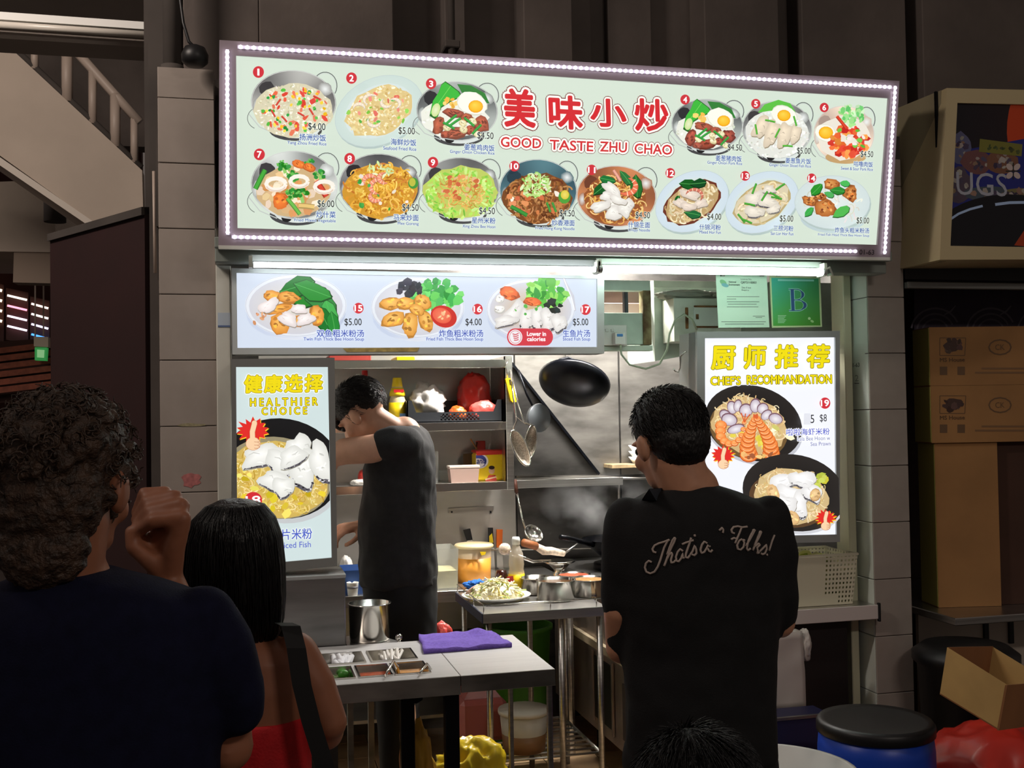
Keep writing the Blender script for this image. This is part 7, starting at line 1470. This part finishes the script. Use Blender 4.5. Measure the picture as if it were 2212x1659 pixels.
loft(trous, pxslices([(1240, 782, 944, .165), (1300, 786, 944, .17), (1360, 790, 945, .165), (1400, 795, 945, .15)], D2 + .06), -AX, AY); legs(trous, shoes, atD(868, 1390, D2 + .06), AY, cf, .1, .46, (.1, .075, .06))
for k in (-1, 1): chain(body, [atD(868, 1330, D2 + .06) + AY * k * .07, Vector((atD(868, 1400, D2).x, atD(868, 1400, D2).y + k * .08, .08))], [.06, .035], 12)
remeshed('body', body, .006, 5, skin_l, ck); H.eyes(ck)
remeshed('t_shirt', shirt, .008, 5, mat('charcoal_jersey', (34, 33, 34), .85, var=.15, scale=40, bump=.15, bscale=300), ck, (.009, 10, 4)); remeshed('trousers', trous, .012, 6, mat('black_trousers', (12, 12, 14)), ck, (.006, 9, 7)); remeshed('shoes', shoes, .008, 3, shoe_m, ck)
hm = MB(); H.e(hm, (0, -.006, .142), (.081, .094, .078), 24); H.e(hm, (0, -.048, .115), (.071, .055, .06), 20); H.e(hm, (.0, .075, .150), (.058, .035, .038), 16); H.e(hm, (0, .098, .118), (.05, .014, .032), 12)
remeshed('hair', hm, .005, 2, mat('cook_hair', (26, 20, 18), .5, var=.4, scale=90, bump=.5, bscale=160), ck, (.0025, 140, 3)); hair_strands(H, ck, 'cook_hair', 1300, .016, .0012)
# ---- curly-haired customer with a raised fist
D3 = 1.72
cu_ = thing('person', 'curly-haired person in a navy T-shirt with a hand raised to the face', 'person', (atD(150, 1700, D3).x, atD(150, 1700, D3).y, 0))
body, shirt, trous, shoes = MB(), MB(), MB(), MB()
H = Head(atD(138, 1182, D3), (Matrix.Rotation(math.radians(-7), 3, 'Z') @ AY), .12, 0, 1.12); H.skin(body); H.neck(body, atD(140, 1270, D3), .066)
loft(body, pxslices([(1262, 40, 240, .07), (1330, -100, 380, .1), (1600, -120, 400, .11), (1900, -110, 390, .11)], D3), AX, AY)
loft(shirt, pxslices([(1232, 50, 236, .075), (1256, -10, 330, .09), (1284, -80, 420, .105), (1320, -140, 462, .12), (1400, -170, 480, .13), (1520, -175, 478, .138), (1700, -165, 470, .14), (1960, -160, 465, .14)], D3), AX, AY)
for pts, rs in (([(440, 1338, 0), (476, 1400, .0), (506, 1500, .02), (512, 1530, .03)], (.055, .056, .05, .046)), ([(-120, 1340, 0), (-175, 1420, 0), (-195, 1540, .0)], (.062, .06, .056))): chain(shirt, [atD(x, y, D3 + k) for x, y, k in pts], rs, 18)
el, wr = atD(492, 1612, D3 + .06), atD(366, 1262, D3 + .22); chain(body, [atD(480, 1400, D3), el, (el + wr) / 2, wr], [.045, .042, .04, .029], 16)
chain(body, [atD(-190, 1520, D3), atD(-185, 1700, D3 + .02), atD(-100, 1900, D3 + .15)], [.045, .04, .028], 14); hand(body, atD(-100, 1900, D3 + .15), Vector((.3, .5, -.6)), (0, 0, 1), 1, .4)
DF = D3 + .22; K = [atD(396, 1120, DF - .03), atD(392, 1092, DF - .01), atD(378, 1074, DF + .012), atD(356, 1066, DF + .032)]
for k, kp in enumerate(K): chain(body, [wr + (kp - wr) * .08, wr + (kp - wr) * .55 + Vector((-.006, 0, 0)), kp], [.021, .021, .0155], 12)
for k, kp in enumerate(K):
    p1 = atD(330 - 6 * k, 1126 - 20 * k, DF - .035 + .02 * k); p2 = atD(296, 1150 - 14 * k, DF - .01 + .02 * k); p3 = atD(316, 1178 - 12 * k, DF + .005 + .015 * k); chain(body, [kp, p1, p2, p3], [.0145, .0135, .0125, .010], 10)
chain(body, [wr + Vector((-.01, 0, .02)), atD(330, 1216, DF - .02), atD(288, 1182, DF - .02), atD(282, 1148, DF - .015)], [.023, .018, .0145, .0115], 12)
legs(trous, shoes, Vector((atD(150, 1900, D3).x, atD(150, 1900, D3).y, .84)), AX, AY, .12, .46, (.11, .075, .06)); chain(trous, [Vector((atD(150, 1900, D3).x + s_ * .1, atD(150, 1900, D3).y, .88)) for s_ in (-1, 1)], [.12, .12])
for k in (-1, 1): chain(body, [atD(150, 1860, D3) + AX * k * .09, Vector((atD(150, 1860, D3).x + AX.x * k * .1, atD(150, 1860, D3).y + AX.y * k * .1, .08))], [.06, .035], 12)
remeshed('body', body, .0055, 4, skin_d, cu_); H.eyes(cu_); remeshed('t_shirt', shirt, .009, 6, mat('navy_jersey', (20, 22, 46), .9, var=.15, scale=40, bump=.15, bscale=300, spec=.2), cu_, (.004, 8, 9)); remeshed('trousers', trous, .012, 5, mat('black_trousers', (12, 12, 14)), cu_); remeshed('shoes', shoes, .008, 3, shoe_m, cu_)
hm = MB(); H.e(hm, (0, -.014, .128), (.086, .1, .094), 24); H.e(hm, (0, -.05, .07), (.082, .064, .08), 20); H.e(hm, (0, -.055, .0), (.066, .045, .06), 16); RR = random.Random(3)
for i in range(150):
    v = Vector((RR.gauss(0, 1), RR.gauss(-.35, 1), RR.gauss(.35, .9))).normalized()
    if v.y > .62 and v.z < .55: continue
    c = (v.x * .086, -.014 + v.y * .1, .118 + v.z * .094); H.e(hm, c, tuple([RR.uniform(.008, .018)] * 3), 8)
ho = remeshed('hair', hm, .004, 1, mat('brown_curls', (66, 48, 36), .5, var=.5, scale=70, bump=.6, bscale=180), cu_, (.006, 55, 6))
m = MB()
for i in range(420):
    v = Vector((RR.gauss(0, 1), RR.gauss(-.3, 1), RR.gauss(.4, .9))).normalized()
    if v.y > .6 and v.z < .55: continue
    p0 = Vector((v.x * .088, -.014 + v.y * .102, .12 + v.z * .096)); tg = v.cross(Vector((RR.gauss(0, 1), RR.gauss(0, 1), RR.gauss(0, 1)))).normalized(); b2 = v.cross(tg); r = RR.uniform(.005, .011); ln = RR.uniform(1.5, 3.6); a0 = RR.uniform(0, 6); pts = []
    for k in range(7): t = k / 6; a = a0 + ln * t * 1.8; q = p0 + v * (.004 + .014 * t * RR.uniform(.8, 1.2)) + tg * math.cos(a) * r + b2 * math.sin(a) * r; pts.append(H.p(*q))
    m.tube(pts, [.0016, .0018, .0018, .0016, .0014, .001, .0006], 4)
o = m.build('hair_curls', mat('brown_curls', (44, 32, 26)), cu_); o['kind'] = 'stuff'
# ---- woman in a red top with a black shoulder bag
D4 = 2.2
wo = thing('person', 'woman with straight black bobbed hair in a red strapless top', 'person', (atD(545, 1700, D4).x, atD(545, 1700, D4).y, 0))
body, dress, shoes, hm = MB(), MB(), MB(), MB()
H = Head(atD(506, 1308, D4), (Matrix.Rotation(math.radians(14), 3, 'Z') @ AY), .1, 0, .95); H.skin(body); H.neck(body, atD(530, 1385, D4), .05)
loft(body, pxslices([(1376, 490, 590, .055), (1394, 446, 632, .07), (1420, 424, 660, .085), (1480, 428, 662, .095), (1560, 440, 655, .095), (1700, 440, 660, .095), (1850, 420, 690, .11)], D4), AX, AY)
chain(body, [atD(640, 1412, D4), atD(680, 1480, D4 + .0), atD(712, 1560, D4 + .0), atD(706, 1584, D4 + .02)], [.044, .042, .036, .034], 16); chain(body, [atD(708, 1580, D4 + .02), atD(650, 1610, D4 + .14), atD(600, 1620, D4 + .24)], [.034, .032, .024], 14); hand(body, atD(600, 1620, D4 + .24), Vector((-.5, .6, .1)), (0, 0, 1), .92, .5)
chain(body, [atD(436, 1420, D4), atD(415, 1560, D4), atD(440, 1640, D4 + .12), atD(500, 1630, D4 + .24)], [.042, .036, .032, .024], 14); hand(body, atD(500, 1630, D4 + .24), Vector((.5, .6, .1)), (0, 0, 1), .92, .5, -1)
for k in (-1, 1): h = atD(548, 1860, D4) + AX * k * .075; chain(body, [h, Vector((h.x, h.y, .4)), Vector((h.x, h.y, .08))], [.085, .052, .036], 14)
legs(None, shoes, atD(548, 1860, D4), AX, AY, .09)
loft(dress, pxslices([(1542, 428, 662, .104), (1600, 430, 664, .106), (1700, 428, 672, .108), (1850, 404, 706, .126), (2000, 396, 712, .13), (2120, 400, 704, .125)], D4), AX, AY)
loft(hm, pxslices([(1078, 482, 534, .03), (1092, 450, 566, .065), (1120, 424, 588, .088), (1160, 408, 602, .1), (1220, 400, 609, .1), (1290, 398, 611, .092), (1340, 404, 608, .08), (1368, 424, 600, .066), (1386, 456, 586, .045)], D4 - .0), AX, AY)
remeshed('body', body, .0058, 5, skin_d, wo); H.eyes(wo); remeshed('red_top', dress, .009, 5, mat('red_knit', (206, 26, 34), .8, var=.1, scale=30, bump=.2, bscale=200), wo, (.004, 9, 3)); remeshed('shoes', shoes, .008, 3, shoe_m, wo)
hs = pxslices([(1080, 498, 518, .012), (1092, 448, 568, .066), (1120, 422, 590, .090), (1160, 406, 604, .102), (1220, 398, 611, .102), (1290, 396, 613, .094), (1340, 402, 610, .082), (1368, 422, 602, .068), (1392, 450, 590, .05)], D4); RR = random.Random(6); sm_ = MB()
for i in range(520):
    t = RR.uniform(0, 6.283); k0_ = RR.choice([0, 0, 1, 2]); k1_ = RR.choice([7, 8, 8, 8]); off = RR.uniform(.985, 1.012); pts = []
    for k in range(k0_, k1_ + 1): c, rx, ry = hs[k]; ct, st = math.cos(t + .05 * math.sin(k + i)), math.sin(t + .05 * math.sin(k + i)); pts.append(c + AX * (rx * off * math.copysign(abs(ct) ** .87, ct)) + AY * (ry * off * math.copysign(abs(st) ** .87, st)))
    sm_.tube(pts, .0014, 3, cap=False)
remeshed('hair', hm, .006, 4, mat('straight_black_hair', (10, 9, 11), .38, var=.4, scale=60, stretch=(1, 1, .05), bump=.5, bscale=120), wo, (.003, 30, 2)); o = sm_.build('hair_strands', MATS['straight_black_hair'], wo); o['kind'] = 'stuff'
bg = thing('shoulder_bag', 'black bag with a wide strap over the woman\'s bare shoulder', 'bag', atD(690, 1800, D4 - .1))
sp_ = [(600, 1400, .05), (603, 1362, .03), (612, 1345, -.03), (628, 1352, -.075), (640, 1400, -.102), (652, 1480, -.112), (672, 1560, -.118), (700, 1650, -.122), (716, 1720, -.125)]; m = MB(); vs = []
for i, (x, y, k) in enumerate(sp_): w_ = 17 + 4 * min(i, 3) / 3; vs += [atD(x - w_, y, D4 + k), atD(x + w_, y, D4 + k + .012), atD(x + w_, y, D4 + k - .0), atD(x - w_, y, D4 + k - .012)]
m.add(vs, [(i * 4 + k, i * 4 + (k + 1) % 4, i * 4 + 4 + (k + 1) % 4, i * 4 + 4 + k) for i in range(len(sp_) - 1) for k in range(4)] + [(3, 2, 1, 0), tuple(len(vs) - 4 + k for k in range(4))]).build('strap', mat('black_canvas', (16, 16, 17), .8), bg)
blob_sheet('bag_body', atD(735, 1990, D4 - .22), (.12, .05, .13), mat('black_canvas', (16, 16, 17)), bg, .12, 2, 5)
# ---- small person whose head top shows at the lower edge
D5 = 1.5
ch = thing('person', 'small person with short dark hair, only the crown in view', 'person', (atD(1500, 1700, D5).x, atD(1500, 1700, D5).y, 0))
body, shirt, trous, shoes = MB(), MB(), MB(), MB(); top = atD(1500, 1572, D5)
H = Head(top + Vector((0, 0, -.212)), (Matrix.Rotation(math.radians(10), 3, 'Z') @ AY), .05, 0, .98); H.skin(body); nb_ = top + Vector((0, 0, -.27)); H.neck(body, nb_, .045)
sl = lambda z, w_, r_: (Vector((top.x, top.y, z)), w_, r_)
loft(body, [sl(.89, .05, .05), sl(.85, .12, .07), (sl(.6, .11, .08)), sl(.48, .12, .085)], AX, AY); loft(shirt, [sl(.90, .055, .058), sl(.87, .11, .075), sl(.82, .15, .088), sl(.7, .142, .095), sl(.55, .14, .1), sl(.46, .145, .1)], AX, AY)
for k in (-1, 1):
    a = Vector((top.x, top.y, .83)) + AX * k * .15; b = a + Vector((0, 0, -.2)) + AX * k * .03; c = b + AY * .1 + Vector((0, 0, -.12)); chain(shirt, [a, a.lerp(b, .6)], [.045, .042]); chain(body, [a, b, c], [.034, .03, .022]); hand(body, c, AY * .6 + Vector((0, 0, -.6)), AX * k, .75, .4, k)
    chain(body, [Vector((top.x, top.y, .5)) + AX * k * .06, Vector((top.x, top.y, .07)) + AX * k * .07], [.05, .03])
legs(trous, shoes, Vector((top.x, top.y, .5)), AX, AY, .07, .27, (.075, .055, .045)); chain(trous, [Vector((top.x, top.y, .5)) + AX * k * .06 for k in (-1, 1)], [.08, .08])
remeshed('body', body, .006, 4, skin_d, ch); H.eyes(ch); remeshed('t_shirt', shirt, .009, 4, mat('dark_green_tee', (26, 34, 32), .85), ch); remeshed('trousers', trous, .012, 4, mat('black_trousers', (12, 12, 14)), ch); remeshed('shoes', shoes, .008, 3, shoe_m, ch)
hm = MB(); H.e(hm, (0, -.014, .128), (.092, .1, .086), 24); H.e(hm, (0, -.05, .08), (.084, .064, .075), 20)
remeshed('hair', hm, .005, 2, mat('child_hair', (30, 30, 32), .55, var=.5, scale=60, bump=.6, bscale=140), ch, (.003, 130, 5)); hair_strands(H, ch, 'child_hair', 1700, .02, .0012)
finish_prints()
